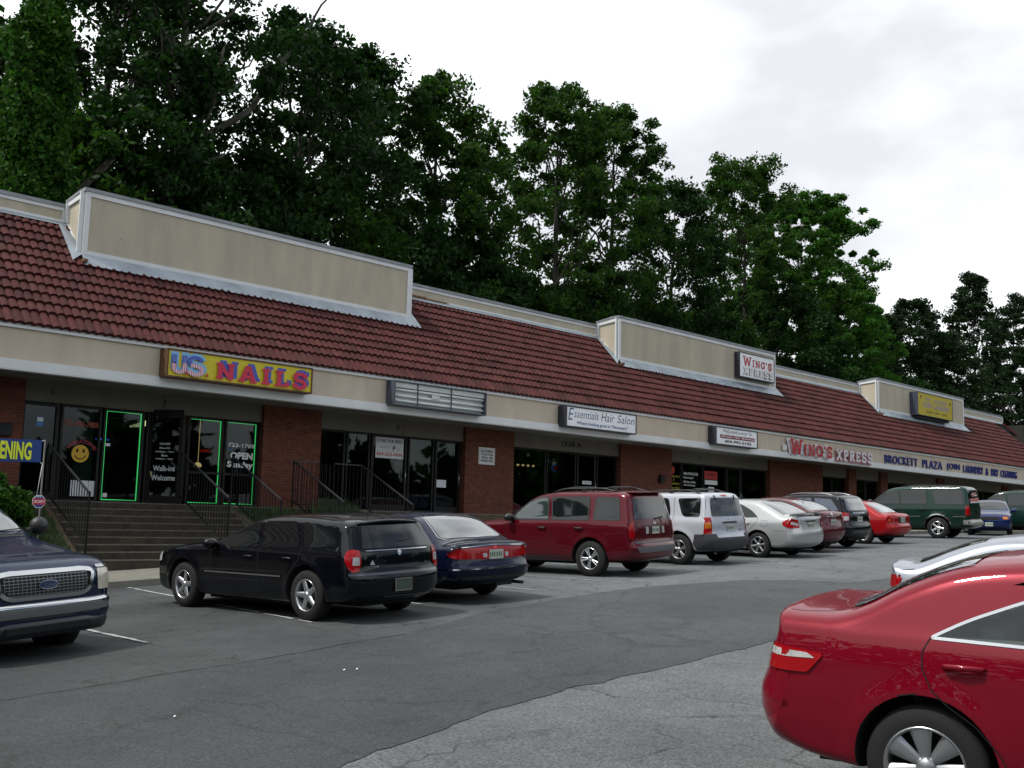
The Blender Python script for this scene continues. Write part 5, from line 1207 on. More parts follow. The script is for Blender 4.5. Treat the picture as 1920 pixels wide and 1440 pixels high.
def silver_near():
    sp = dict(W=1.82, wb=2.74, r=.33, paint=paint('silver_paint', (.28, .30, .34), .5, .32), n=2.7, flare=.014,
      top=[(3.72,.55,.34),(3.70,.70,.34),(3.58,.80,.28),(3.3,.90,.16),(2.7,.99,.12),(2.35,1.04,.12),(1.9,1.25,.13),(1.45,1.40,.11),(1.0,1.455,.10),(.6,1.46,.10),(.2,1.41,.10),(-.25,1.27,.12),(-.58,1.125,.12),(-.70,1.085,.12),(-.85,1.085,.10),(-.97,1.09,.10),(-1.01,1.05,.16),(-1.03,.93,.24),(-1.06,.78,.32),(-1.09,.6,.34),(-1.08,.5,.34)],
      bot=[(3.72,.55,.34),(3.7,.36,.30),(3.6,.22,.2),(3.3,.18,.06),(0,.2,.05),(-.6,.24,.1),(-.98,.32,.28),(-1.08,.5,.34)], prof=PROF(.98, 1.46, .72), taper=[(-1.15,.88),(-.8,.95),(0,1.),(2.9,1.),(3.8,.88)])
    c = Car('parked_car', sp, 14.65, 5.84, R_(165), 'silver sedan mostly hidden behind the near red sedan', 'car', dz=-.15)
    c.both('window', M_GLASS, rpoly([(.05,.985,.02),(.35,1.17,.1),(.75,1.32,.2),(1.2,1.385,.1),(1.22,.985,.01)], .02), .005, 'window_trim', .022, M_CHROME)
    c.both('window', M_GLASS, rpoly([(1.32,1.385),(1.75,1.31),(2.2,1.06),(2.24,.985),(1.3,.985)], .02), .005, 'window_trim', .022, M_CHROME)
    c.part('rear_window', M_GLASS, ('p', 'T', rpoly([(.18,.5),(-.2,.55),(-.62,.60),(-.66,0),(-.62,-.60),(-.2,-.55),(.18,-.5)], .05), .006, 0, .06))
    quad_lamp(c, rpoly([(-1.05,.93),(-.80,.90),(-.85,.80),(-1.07,.76)], .02), [(.5,.78),(.88,.76),(.88,.93),(.55,.92)], M_RLAMP)
    c.part('trunk_seam', M_SEAM, ('s', 'R', [(-.66,1.01),(-.85,.985),(-1.03,.975)], .007, .002), ('s', 'L', [(-.66,1.01),(-.85,.985),(-1.03,.975)], .007, .002))
    c.handles([.45, 1.6], .84); c.wheels('6'); c.mirrors(2.1, 1.0); c.plate(.85)
def black_wagon():
    sp = dict(W=1.88, wb=3.048, r=.358, paint=paint('black_paint', (.0025, .003, .005), 0., .22), n=3., flare=.026, gap=.06,
      top=[(4.04,.55,.3),(4.03,.74,.28),(3.95,.88,.2),(3.7,.94,.14),(3.0,1.03,.12),(2.45,1.065,.12),(2.3,1.10,.12),(1.85,1.285,.12),(1.4,1.42,.10),(.95,1.475,.09),(.4,1.485,.09),(-.2,1.455,.09),(-.60,1.405,.09),(-.69,1.375,.12),(-.76,1.27,.16),(-.86,1.09,.18),(-.92,.98,.2),(-.935,.85,.2),(-.95,.72,.22),(-.99,.67,.26),(-1.01,.55,.28),(-1.0,.47,.28)],
      bot=[(4.04,.55,.3),(4.03,.38,.28),(3.95,.24,.2),(3.6,.2,.06),(0,.21,.05),(-.55,.24,.08),(-.85,.28,.2),(-.98,.36,.28),(-1.0,.47,.28)],
      prof=PROF(1.0, 1.45, .76, shoulder=.97), taper=[(-1.1,.92),(-.6,.975),(0,1.),(3.,1.),(3.6,.97),(4.1,.88)])
    sp['N'] = 160; sp['M'] = 26; sp['endlim'] = .4; c = Car('parked_station_wagon', sp, 9.68, 12.9, R_(-4.7), 'black station wagon with five-spoke wheels parked nose-in at the broad steps', 'station wagon')
    G = M_GLASS
    c.both('window', G, rpoly([(2.18,.985,.02),(1.62,1.27,.1),(1.25,1.365,.05),(1.17,.99,.01)], .02), .005)
    c.both('window', G, rpoly([(1.07,.99,.01),(1.16,1.375,.03),(.42,1.385,.06),(.20,1.02,.02)], .02), .005)
    c.both('window', G, rpoly([(.08,1.02,.02),(.27,1.375,.04),(-.12,1.35,.1),(-.44,1.245,.06),(-.60,1.04,.03)], .02), .005)
    c.part('rear_window', G, ('p', 'B', rpoly([(-.53,1.325),(.53,1.325),(.64,1.015),(-.64,1.015)], .04), .006, 0, .06))
    sw = MB()                                                 # roof spoiler
    pts = []
    for y in np.linspace(-.57, .57, 13):
        z = 1.418-.035*(y/.57)**2
        pts.append([(-.44, y, z+.008), (-.70, y, z-.012), (-.775+.06*(y/.57)**2, y, z-.032), (-.745+.05*(y/.57)**2, y, z-.055), (-.60, y, z-.06)])
    sw.add([p for r in pts for p in r], [(i*5+j, i*5+5+j, i*5+6+j, i*5+1+j) for i in range(12) for j in range(4)]+[(0,1,2,3,4), (64,63,62,61,60)], 0, True); sw.build('spoiler', sp['paint'], c.t, local=True)
    c.part('brake_light', M_RLAMP, (lambda b: b.box(-.752, -.744, -.18, .18, 1.372, 1.390),))
    quad_lamp(c, rpoly([(-.93,1.0,.02),(-.78,1.005,.04),(-.76,.9,.05),(-.84,.72,.04),(-.96,.70,.01)], .02), rpoly([(.70,1.0,.02),(.80,.99,.01),(.83,.70,.01),(.73,.71,.03),(.68,.82,.03)], .02), M_RLAMP,
              extra=[('b', rpoly([(.71,.905),(.80,.905),(.81,.795),(.71,.795)], .015))], exm=M_CLAMP)
    c.part('chrome_strip', M_CHROME, ('s', 'B', [(-.58,.985),(.60,.985)], .014, .006))
    c.part('side_molding', mat('dull_chrome', (.30, .30, .28), .35, metal=.8), ('s', 'L', [(.55,.60),(2.45,.60)], .018, .012), ('s', 'R', [(.55,.60),(2.45,.60)], .018, .012))
    c.part('emblem', M_CHROME, ('p', 'B', [(.035*math.cos(a), .945+.045*math.sin(a)) for a in np.linspace(0, 2*PI, 13)[:-1]], .01))
    c.part('tailgate_badge', M_CHROME, ('s', 'B', [(.60,.765),(.40,.765)], .022, .008), ('p', 'B', [(.55,.79),(.46,.79),(.505,.86)], .008), ('s', 'B', [(-.50,.78),(-.62,.78)], .02, .008))
    c.part('bumper_step', MATS.get('x') or mat('bumper_top', (.03, .033, .05), .35, coat=.6), ('s', 'B', [(-.86,.668),(.86,.668)], .035, .004))
    c.part('bumper_reflector', M_CHROME, ('s', 'B', [(-.80,.62),(-.88,.62)], .02, .006), ('s', 'B', [(-.45,.345),(.30,.345)], .012, .006))
    w = MB(); w.bar((-.885, -.12, 1.02), (-.86, -.05, 1.08), .02); w.bar((-.87, -.05, 1.09), (-.84, -.30, 1.11), .016, .03); w.build('wiper', M_PLAST, c.t, local=True)
    a = MB(); a.bar((-.25, 0, 1.45), (-.32, 0, 1.62), .007); a.build('aerial', M_PLAST, c.t, local=True)
    for sd in 'LR': c.part('door_seam', M_SEAM, ('s', sd, [(1.12,1.0),(1.10,.27)], .008, .002), ('s', sd, [(.14,1.02),(.16,.86),(.42,.55),(.5,.3)], .008, .002), ('s', sd, [(2.3,.98),(2.36,.6),(2.3,.28)], .008, .002))
    c.handles([1.35, .42], .86); c.wheels('5star', M_ALLOYB, .228, .225); c.mirrors(2.2, 1.03); c.plate(.50, frame=MATS['dull_chrome'], m=mat('dark_plate', (.05,.06,.05), .5))
    c.part('headlight', M_CLAMP, ('p', 'L', rpoly([(4.0,.80),(3.75,.86),(3.72,.72),(4.0,.66)]), .006), ('p', 'R', rpoly([(4.0,.80),(3.75,.86),(3.72,.72),(4.0,.66)]), .006))
    c.part('side_marker', M_ALAMP, ('p', 'L', rpoly([(3.98,.74),(3.90,.77),(3.90,.68),(3.98,.66)]), .009), ('p', 'R', rpoly([(3.98,.74),(3.90,.77),(3.90,.68),(3.98,.66)]), .009))
def navy_sedan():
    sp = dict(W=1.85, wb=2.769, r=.322, paint=paint('navy_paint', (.004, .0065, .024), .2, .25), n=2.5, flare=.008,
      top=[(3.72,.5,.3),(3.70,.66,.3),(3.55,.80,.2),(3.0,.93,.12),(2.4,1.0,.12),(2.25,1.03,.12),(1.8,1.22,.12),(1.35,1.37,.10),(.9,1.42,.10),(.4,1.425,.10),(-.02,1.36,.11),(-.35,1.20,.12),(-.60,1.06,.12),(-.72,1.01,.12),(-1.0,.985,.10),(-1.10,.965,.14),(-1.14,.90,.22),(-1.16,.78,.25),(-1.18,.66,.26),(-1.22,.62,.28),(-1.23,.52,.28),(-1.21,.44,.28)],
      bot=[(3.72,.5,.3),(3.7,.34,.28),(3.6,.22,.2),(3.2,.19,.05),(0,.21,.05),(-.6,.26,.08),(-1.0,.29,.2),(-1.18,.36,.28),(-1.21,.44,.28)], prof=PROF(.93, 1.42, .72), taper=[(-1.3,.93),(-.6,.97),(0,1.),(2.8,1.),(3.8,.9)])
    sp['N'] = 150; sp['M'] = 24; c = Car('parked_car', sp, 12.2, 13.67, R_(.8), 'dark navy sedan with full-width red tail lamps beside the black wagon', 'car')
    c.both('window', M_GLASS, rpoly([(.05,.96),(.18,1.22,.12),(.5,1.325,.1),(1.1,1.33,.02),(1.12,.95)], .02), .005, 'window_trim', .016, M_CHROME)
    c.both('window', M_GLASS, rpoly([(1.2,1.33),(1.6,1.26,.08),(2.15,.99),(2.18,.95),(1.2,.95)], .02), .005, 'window_trim', .016, M_CHROME)
    c.part('rear_window', RG, ('p', 'T', rpoly([(.12,.50),(-.2,.58),(-.52,.66,.1),(-.62,.60,.08),(-.68,0),(-.62,-.60,.08),(-.52,-.66,.1),(-.2,-.58),(.12,-.50)], .05), .006, 0, .06))
    c.part('rear_window_trim', M_CHROME, ('s', 'T', [(.13,.52),(-.2,.605),(-.52,.69),(-.66,.62)], .014, .008), ('s', 'T', [(.13,-.52),(-.2,-.605),(-.52,-.69),(-.66,-.62)], .014, .008))
    rl = rpoly([(-.90,.80,.03),(-.80,.875,.05),(0,.905,.0),(.80,.875,.05),(.90,.80,.03),(.80,.725,.04),(.3,.705),(-.3,.705),(-.80,.725,.04)], .02)
    c.part('taillight', M_RLAMP, ('p', 'B', rl, .006, 0, .05), ('p', 'L', rpoly([(-1.16,.87),(-.98,.83),(-.95,.80),(-1.0,.75),(-1.16,.73)], .03), .006), ('p', 'R', rpoly([(-1.16,.87),(-.98,.83),(-.95,.80),(-1.0,.75),(-1.16,.73)], .03), .006))
    c.part('chrome_strip', M_CHROME, ('s', 'B', [(-.88,.845),(-.78,.895),(0,.925),(.78,.895),(.88,.845)], .014, .008), ('s', 'B', [(-.88,.56),(.88,.56)], .016, .006), ('s', 'L', [(-1.15,.56),(-.45,.57)], .014, .006), ('s', 'R', [(-1.15,.56),(-.45,.57)], .014, .006))
    c.part('reverse_light', M_CLAMP, ('p', 'B', [(.20,.735),(.28,.735),(.28,.80),(.20,.80)], .009)); c.part('reverse_light', M_CLAMP, ('p', 'B', [(-.28,.735),(-.20,.735),(-.20,.80),(-.28,.80)], .009))
    c.part('trunk_seam', M_SEAM, ('s', 'B', [(-.72,.94),(0,.955),(.72,.94)], .01, .003))
    c.part('bumper_strip', M_PLAST, ('s', 'B', [(-.80,.42),(.80,.42)], .05, .003))
    m = MB(); m.tube([(-1.16, -.60, .285), (-.85, -.60, .285)], .028, 10); m.box(-1.0, -.7, -.5, -.15, .25, .31); m.build('exhaust_tip', M_PLAST, c.t, local=True)
    c.handles([.35, 1.45], .80); c.wheels('6'); c.mirrors(2.1, .97); c.plate(.775)
def maroon_suv():
    sp = dict(W=1.96, wb=2.70, r=.368, paint=paint('maroon_paint', (.085, .004, .010), .25, .27), n=3.4, flare=.026, gap=.065,
      top=[(3.62,.6,.28),(3.60,.85,.26),(3.5,1.0,.2),(3.1,1.09,.12),(2.5,1.15,.12),(2.25,1.17,.12),(1.85,1.45,.12),(1.5,1.66,.10),(1.1,1.73,.09),(.4,1.75,.09),(-.3,1.745,.09),(-.72,1.72,.09),(-.82,1.68,.11),(-.90,1.45,.13),(-.97,1.15,.14),(-1.0,.98,.16),(-1.01,.80,.16),(-1.03,.70,.2),(-1.08,.66,.24),(-1.10,.56,.26),(-1.08,.47,.26)],
      bot=[(3.62,.6,.28),(3.6,.42,.26),(3.5,.3,.2),(3.2,.25,.06),(0,.27,.05),(-.6,.3,.08),(-.95,.33,.2),(-1.06,.39,.25),(-1.08,.47,.26)], prof=PROF(1.14, 1.73, .775, .27, .6, .975), taper=[(-1.2,.93),(-.5,.985),(0,1),(2.8,1),(3.3,.96),(3.7,.88)], zb=.27)
    sp['N'] = 150; sp['M'] = 26; c = Car('parked_suv', sp, 17.8, 14.7, R_(-8), 'maroon SUV with roof rack parked left of the white SUV', 'suv')
    c.both('window', M_GLASSG, rpoly([(2.12,1.16,.02),(1.62,1.52,.08),(1.33,1.62,.05),(1.12,1.615,.02),(1.05,1.16,.01)], .02), .005, 'window_trim', .03, M_PLAST)
    c.both('window', M_GLASS, rpoly([(.95,1.16,.01),(1.03,1.615,.03),(.08,1.625,.03),(.05,1.16,.02)], .02), .005, 'window_trim', .03, M_PLAST)
    c.both('window', M_GLASS, rpoly([(-.08,1.16,.03),(-.08,1.62,.04),(-.62,1.61,.06),(-.70,1.16,.04)], .02), .005, 'window_trim', .02, M_PLAST)
    c.part('rear_window', M_GLASS, ('p', 'B', rpoly([(-.62,1.60),(.62,1.60),(.74,1.17),(-.74,1.17)], .05), .006, 0, .07))
    quad_lamp(c, rpoly([(-.975,1.13),(-.92,1.12),(-.90,1.0),(-.92,.80),(-.99,.76)], .02), rpoly([(.78,1.13),(.84,1.12),(.87,.76),(.80,.80),(.77,.95)], .02), M_RLAMP)
    sp2 = MB(); sp2.box(-.90, -.60, -.60, .60, 1.70, 1.725); sp2.build('spoiler', sp['paint'], c.t, local=True, bevel=.008)
    c.part('rear_recess', mat('maroon_recess', (.05, .004, .008), .4), ('p', 'B', rpoly([(-.42,.86),(.42,.86),(.36,1.04),(-.36,1.04)], .03), .003))
    for y in (-.33, .33): c.part('reverse_light', M_CLAMP, ('p', 'B', rpoly([(y-.05,.87),(y+.05,.87),(y+.05,1.01),(y-.05,1.01)], .02), .008))
    c.part('emblem', M_CHROME, ('s', 'B', [(-.045,1.12),(-.025,1.05)], .012, .01), ('s', 'B', [(.045,1.12),(.025,1.05)], .012, .01), ('s', 'B', [(-.035,1.085),(.035,1.085)], .012, .01))
    c.part('bumper', mat('grey_bumper_insert', (.10, .10, .105), .55, noise=(9, .2)), ('p', 'B', rpoly([(-.72,.50),(.72,.50),(.80,.62),(-.80,.62)], .03), .008, 0, .06), ('s', 'B', [(-.78,.70),(.78,.70)], .03, .008))
    w = MB(); w.bar((-.985, -.05, 1.17), (-.96, -.38, 1.20), .02, .03); w.build('wiper', M_PLAST, c.t, local=True)
    for sd in 'LR': c.part('door_seam', M_SEAM, ('s', sd, [(1.0,1.16),(.99,.34)], .009, .002), ('s', sd, [(0.,1.16),(.0,1.0),(.28,.78),(.45,.55),(.47,.34)], .009, .002), ('s', sd, [(2.12,1.15),(2.18,.8),(2.16,.34)], .009, .002))
    c.part('rocker_cladding', M_CLAD, ('s', 'L', [(.48,.36),(2.22,.36)], .10, .006), ('s', 'R', [(.48,.36),(2.22,.36)], .10, .006))
    c.handles([1.2, .27], .985, M_PLAST); c.wheels('5twin', M_ALLOYB, .222, .235); c.mirrors(2.02, 1.2, m=M_PLAST); c.plate(.94)
    c.rack(-.5, 1.15, .62, M_PLAST, (-.2, .75), .07)
def white_suv():
    sp = dict(W=1.79, wb=2.62, r=.362, paint=paint('silver_white_paint', (.45, .465, .51), .25, .32), n=3.2, flare=.03, gap=.065,
      top=[(3.48,.6,.28),(3.46,.85,.26),(3.38,.97,.2),(3.0,1.05,.12),(2.3,1.12,.12),(2.15,1.14,.12),(1.8,1.40,.12),(1.45,1.60,.10),(1.05,1.67,.09),(.3,1.69,.09),(-.4,1.68,.09),(-.63,1.66,.09),(-.70,1.61,.12),(-.76,1.4,.13),(-.83,1.12,.14),(-.86,.95,.16),(-.87,.78,.18),(-.90,.69,.2),(-.93,.64,.22),(-.94,.54,.24),(-.92,.46,.24)],
      bot=[(3.48,.6,.28),(3.46,.42,.26),(3.38,.32,.2),(3.0,.28,.06),(0,.29,.05),(-.5,.31,.08),(-.82,.35,.2),(-.91,.41,.24),(-.92,.46,.24)], prof=PROF(1.10, 1.67, .79, .28, .6, .97), taper=[(-1.2,.95),(-.5,.985),(0,1),(2.6,1),(3.2,.96),(3.6,.88)], zb=.29)
    sp['N'] = 140; sp['M'] = 24; c = Car('parked_suv', sp, 21.55, 15.15, R_(-1), 'silver-white SUV with dark grey bumper and roof rails, between the maroon SUV and silver sedan', 'suv')
    c.both('window', M_GLASS, rpoly([(1.98,1.12,.02),(1.5,1.47,.08),(1.15,1.55,.05),(1.02,1.12,.01)], .02), .005)
    c.both('window', M_GLASS, rpoly([(.93,1.12,.04),(.98,1.555,.06),(.35,1.56,.08),(.26,1.3,.1),(.25,1.12,.06)], .02), .005)
    c.both('window', M_GLASS, rpoly([(.08,1.55,.08),(-.10,1.12,.12),(-.58,1.12,.08),(-.56,1.56,.06)], .02), .005)
    c.part('rear_window', M_GLASS, ('p', 'B', rpoly([(-.58,1.56),(.58,1.56),(.67,1.13),(-.67,1.13)], .06), .006, 0, .07))
    quad_lamp(c, rpoly([(-.80,1.11),(-.73,1.11),(-.70,.74),(-.84,.74)], .02), rpoly([(.70,1.11),(.83,1.11),(.86,.74),(.72,.74)], .02), M_RLAMP,
      extra=[('b', [(.73,1.0),(.83,1.0),(.84,.86),(.73,.86)]), ('s', [(-.80,1.0),(-.74,1.0),(-.74,.86),(-.82,.86)])], exm=M_ALAMP)
    c.part('bumper', M_CLAD, ('p', 'B', rpoly([(-.90,.73,.01),(-.60,.73,.01),(-.58,.64,.01),(.58,.64,.01),(.60,.73,.01),(.90,.73,.01),(.88,.36),(-.88,.36)], .02), .016, 0, .06), ('p', 'L', rpoly([(-.90,.73,.01),(-.46,.72,.02),(-.42,.5),(-.5,.36),(-.90,.38)], .02), .014, 0, .05), ('p', 'R', rpoly([(-.90,.73,.01),(-.46,.72,.02),(-.42,.5),(-.5,.36),(-.90,.38)], .02), .014, 0, .05))
    c.part('rocker_cladding', M_CLAD, ('s', 'L', [(.48,.40),(2.15,.40)], .14, .012), ('s', 'R', [(.48,.40),(2.15,.40)], .14, .012))
    c.part('tailgate_handle', M_PLAST, ('s', 'B', [(-.30,.985),(.30,.985)], .04, .012)); c.part('brake_light', M_RLAMP, ('s', 'B', [(-.12,1.61),(.12,1.61)], .025, .012))
    c.part('emblem', M_CHROME, ('p', 'B', [(.04*math.cos(a), 1.07+.025*math.sin(a)) for a in np.linspace(0, 2*PI, 13)[:-1]], .01))
    c.part('tailgate_badge', M_CHROME, ('s', 'B', [(.50,.76),(.32,.76)], .025, .008), ('s', 'B', [(-.50,.80),(-.35,.80)], .025, .008))
    w = MB(); 
    for y in (-.42, .42): w.bar((-.705, y, 1.62), (-.745, y*.93, 1.50), .02, .03)
    w.build('window_hinge', M_PLAST, c.t, local=True)
    for sd in 'LR': c.part('door_seam', M_SEAM, ('s', sd, [(1.0,1.58),(.98,.45)], .009, .002), ('s', sd, [(.18,1.58),(.14,1.1),(.3,.8),(.46,.5)], .009, .002), ('s', sd, [(2.0,1.1),(2.05,.45)], .009, .002), ('s', sd, [(-.66,1.6),(-.72,1.05)], .008, .002))
    c.handles([1.2, .35], .98); c.wheels('5twin', M_ALLOY, .22, .235); c.mirrors(1.95, 1.16, m=M_PLAST); c.plate(.86, h=.15)
    c.rack(-.45, 1.2, .58, M_PLAST, (-.15,), .07)
def silver_sedan():
    sp = dict(W=1.80, wb=2.72, r=.327, paint=paint('pale_silver_paint', (.44, .45, .45), .55, .3), n=2.7, flare=.012,
      top=[(3.68,.55,.32),(3.66,.70,.32),(3.52,.82,.24),(3.1,.95,.14),(2.5,1.03,.12),(2.3,1.06,.12),(1.85,1.27,.12),(1.4,1.43,.10),(1.0,1.485,.10),(.5,1.49,.10),(.1,1.45,.10),(-.3,1.30,.12),(-.58,1.16,.12),(-.70,1.11,.12),(-.90,1.09,.10),(-.98,1.07,.12),(-1.01,.98,.2),(-1.03,.80,.26),(-1.07,.70,.3),(-1.09,.58,.3),(-1.08,.48,.3)],
      bot=[(3.68,.55,.32),(3.66,.36,.3),(3.55,.23,.2),(3.2,.19,.06),(0,.2,.05),(-.6,.24,.1),(-.95,.29,.25),(-1.06,.38,.3),(-1.08,.48,.3)], prof=PROF(1.0, 1.49, .70), taper=[(-1.15,.90),(-.6,.965),(0,1),(2.8,1),(3.7,.88)])
    c = Car('parked_car', sp, 24.9, 15.1, R_(0), 'pale silver sedan with rear spoiler, right of the white SUV', 'car')
    c.both('window', M_GLASS, rpoly([(.0,1.03,.02),(.22,1.20,.08),(.6,1.37,.1),(1.1,1.41,.03),(1.12,1.0)], .02), .005)
    c.both('window', M_GLASS, rpoly([(1.2,1.41),(1.6,1.33,.08),(2.15,1.06),(2.2,1.0),(1.2,1.0)], .02), .005)
    c.part('rear_window', MATS['reflecting_rear_glass'], ('p', 'T', rpoly([(.10,.53),(-.25,.58),(-.62,.64),(-.66,0),(-.62,-.64),(-.25,-.58),(.10,-.53)], .05), .006, 0, .06))
    quad_lamp(c, rpoly([(-1.03,.99),(-.86,1.0),(-.70,.92,.05),(-.72,.84),(-.88,.76),(-1.05,.75)], .03), rpoly([(.56,.98),(.76,.99),(.78,.76),(.52,.77)], .02), M_RLAMP, extra=[('b', rpoly([(.56,.88),(.76,.93),(.78,.86),(.58,.82)], .01))], exm=M_CLAMP)
    b = MB(); n = 10
    for i in range(n):
        y0, y1 = -.62+1.24*i/n, -.62+1.24*(i+1)/n; z = lambda y: 1.135-.03*(y/.62)**2
        b.add([(-.78,y0,z(y0)),(-1.02,y0,z(y0)+.02),(-1.02,y0,z(y0)-.005),(-.78,y0,z(y0)-.02),(-.78,y1,z(y1)),(-1.02,y1,z(y1)+.02),(-1.02,y1,z(y1)-.005),(-.78,y1,z(y1)-.02)], [(0,1,5,4),(1,2,6,5),(2,3,7,6),(3,0,4,7)])
    for y in (-.55, .55): b.box(-.98, -.82, y-.03, y+.03, 1.04, 1.11)
    b.build('spoiler', sp['paint'], c.t, local=True)
    c.part('rear_recess', mat('shadowed_silver', (.30, .31, .30), .4, metal=.3), ('p', 'B', rpoly([(-.42,.72),(.42,.72),(.46,.97),(-.46,.97)], .04), .002)); c.part('chrome_strip', M_CHROME, ('s', 'B', [(-.26,.93),(.26,.93)], .03, .01))
    c.part('fuel_door', M_SEAM, ('s', 'L', rpoly([(-.28,.95),(-.10,.95),(-.10,.80),(-.28,.80)], .03), .006, .002, 0, True))
    for sd in 'LR': c.part('door_seam', M_SEAM, ('s', sd, [(0.,1.02),(.02,.9),(.32,.62),(.44,.3)], .008, .002), ('s', sd, [(1.16,1.0),(1.15,.28)], .008, .002), ('s', sd, [(-1.03,.70),(-.45,.70)], .006, .002))
    c.handles([.35, 1.45], .88); c.wheels('6', M_ALLOY, .215); c.mirrors(2.1, 1.05); c.plate(.82)
def maroon_sedan():
    sp = dict(W=1.79, wb=2.685, r=.32, paint=MATS['maroon_paint'], n=2.8, flare=.012,
      top=[(3.55,.6,.3),(3.52,.75,.3),(3.4,.87,.2),(2.9,1.0,.12),(2.3,1.07,.12),(1.85,1.30,.12),(1.4,1.46,.10),(1.0,1.51,.10),(.5,1.515,.10),(0.1,1.45,.10),(-.3,1.31,.12),(-.55,1.18,.12),(-.66,1.14,.12),(-.84,1.12,.12),(-.89,1.07,.2),(-.92,.90,.24),(-.97,.74,.3),(-1.0,.6,.3),(-.99,.5,.3)],
      bot=[(3.55,.6,.3),(3.53,.4,.3),(3.4,.25,.2),(3.0,.2,.06),(0,.22,.05),(-.6,.26,.1),(-.88,.32,.25),(-.99,.5,.3)], prof=PROF(1.02, 1.5, .71), taper=[(-1.15,.92),(-.6,.97),(0,1),(2.8,1),(3.6,.88)])
    c = Car('parked_car', sp, 27.33, 15.7, R_(0), 'maroon sedan with clear tail lamps, between the silver sedan and black hatchback', 'car')
    c.both('window', M_GLASS, rpoly([(-.05,1.12,.02),(.25,1.30,.1),(.6,1.40,.1),(1.1,1.43,.03),(1.12,1.03)], .02), .005)
    c.both('window', M_GLASS, rpoly([(1.2,1.43),(1.6,1.35,.08),(2.15,1.08),(2.2,1.03),(1.2,1.03)], .02), .005)
    c.part('rear_window', MATS['reflecting_rear_glass'], ('p', 'T', rpoly([(.06,.55),(-.25,.60),(-.56,.64),(-.60,0),(-.56,-.64),(-.25,-.60),(.06,-.55)], .05), .006, 0, .06))
    quad_lamp(c, rpoly([(-.91,1.09),(-.76,1.09),(-.70,.95),(-.74,.80),(-.96,.78)], .02), rpoly([(.58,1.08),(.76,1.09),(.78,.78),(.62,.80)], .02), M_CLAMP, extra=[('b', rpoly([(.64,1.0),(.84,1.0),(.84,.86),(.66,.86)], .03)), ('s', rpoly([(-.92,1.03),(-.80,1.03),(-.80,.86),(-.94,.86)], .02))], exm=M_RLAMP)
    c.part('chrome_strip', M_CHROME, ('s', 'B', [(-.30,.985),(.30,.985)], .03, .008)); c.plate(.83)
    c.part('emblem', M_CHROME, ('p', 'B', [(.04*math.cos(a), 1.055+.04*math.sin(a)) for a in np.linspace(0, 2*PI, 13)[:-1]], .01))
    a = MB(); a.bar((-.02, 0, 1.45), (-.12, 0, 1.52), .012); a.build('aerial', M_PLAST, c.t, local=True)
    c.handles([.35, 1.4], .9); c.wheels('6'); c.mirrors(2.05, 1.07)
def black_hatch():
    sp = dict(W=1.75, wb=2.50, r=.325, paint=MATS['black_paint'], n=3., flare=.015,
      top=[(3.3,.6,.28),(3.28,.8,.26),(3.15,.94,.2),(2.7,1.05,.12),(2.3,1.10,.12),(1.9,1.33,.12),(1.45,1.53,.10),(1.,1.59,.09),(.3,1.60,.09),(-.35,1.565,.09),(-.55,1.53,.09),(-.62,1.47,.12),(-.72,1.25,.14),(-.80,1.06,.16),(-.83,.9,.18),(-.85,.75,.2),(-.89,.69,.24),(-.91,.56,.26),(-.9,.48,.26)],
      bot=[(3.3,.6,.28),(3.28,.4,.26),(3.15,.28,.2),(2.8,.24,.06),(0,.25,.05),(-.5,.29,.1),(-.8,.34,.22),(-.9,.48,.26)], prof=PROF(1.04, 1.57, .745), taper=[(-1.1,.94),(-.5,.98),(0,1),(2.6,1),(3.4,.88)])
    c = Car('parked_hatchback', sp, 29.75, 16.05, R_(0), 'black hatchback with silver roof rails, between the maroon and red sedans', 'hatchback')
    blu = mat('blue_reflecting_glass', (.012, .03, .07), .04, coat=1., spec=.8)
    c.both('window', blu, rpoly([(2.05,1.08),(1.55,1.40,.06),(1.2,1.48),(1.1,1.06)], .02), .005); c.both('window', blu, rpoly([(1.02,1.06),(1.1,1.485),(.35,1.49),(.22,1.06)], .02), .005); c.both('window', blu, rpoly([(.12,1.07),(.25,1.485),(-.3,1.45),(-.58,1.12)], .03), .005)
    c.part('rear_window', MATS['reflecting_rear_glass'], ('p', 'B', rpoly([(-.52,1.46),(.52,1.46),(.62,1.12),(-.62,1.12)], .05), .006, 0, .07))
    quad_lamp(c, rpoly([(-.82,1.06),(-.60,1.06),(-.55,.98),(-.68,.82),(-.84,.80)], .02), rpoly([(.56,1.05),(.74,1.06),(.76,.80),(.60,.82)], .02), M_RLAMP, extra=[('b', rpoly([(.61,.95),(.75,.95),(.76,.83),(.62,.84)], .01)), ('s', rpoly([(-.83,.95),(-.62,.95),(-.70,.84),(-.84,.82)], .01))], exm=M_CLAMP)
    c.part('chrome_strip', M_CHROME, ('s', 'B', [(-.35,1.04),(.35,1.04)], .03, .008), ('s', 'B', [(-.5,.62),(.5,.62)], .014, .008), ('s', 'B', [(-.5,.50),(.5,.50)], .01, .008))
    c.plate(.86); c.handles([1.25, .4], .92); c.wheels('5twin'); c.mirrors(2.0, 1.1); c.rack(-.35, 1.25, .56, mat('satin_rail', (.35,.36,.38), .3, metal=.9), (), .05)
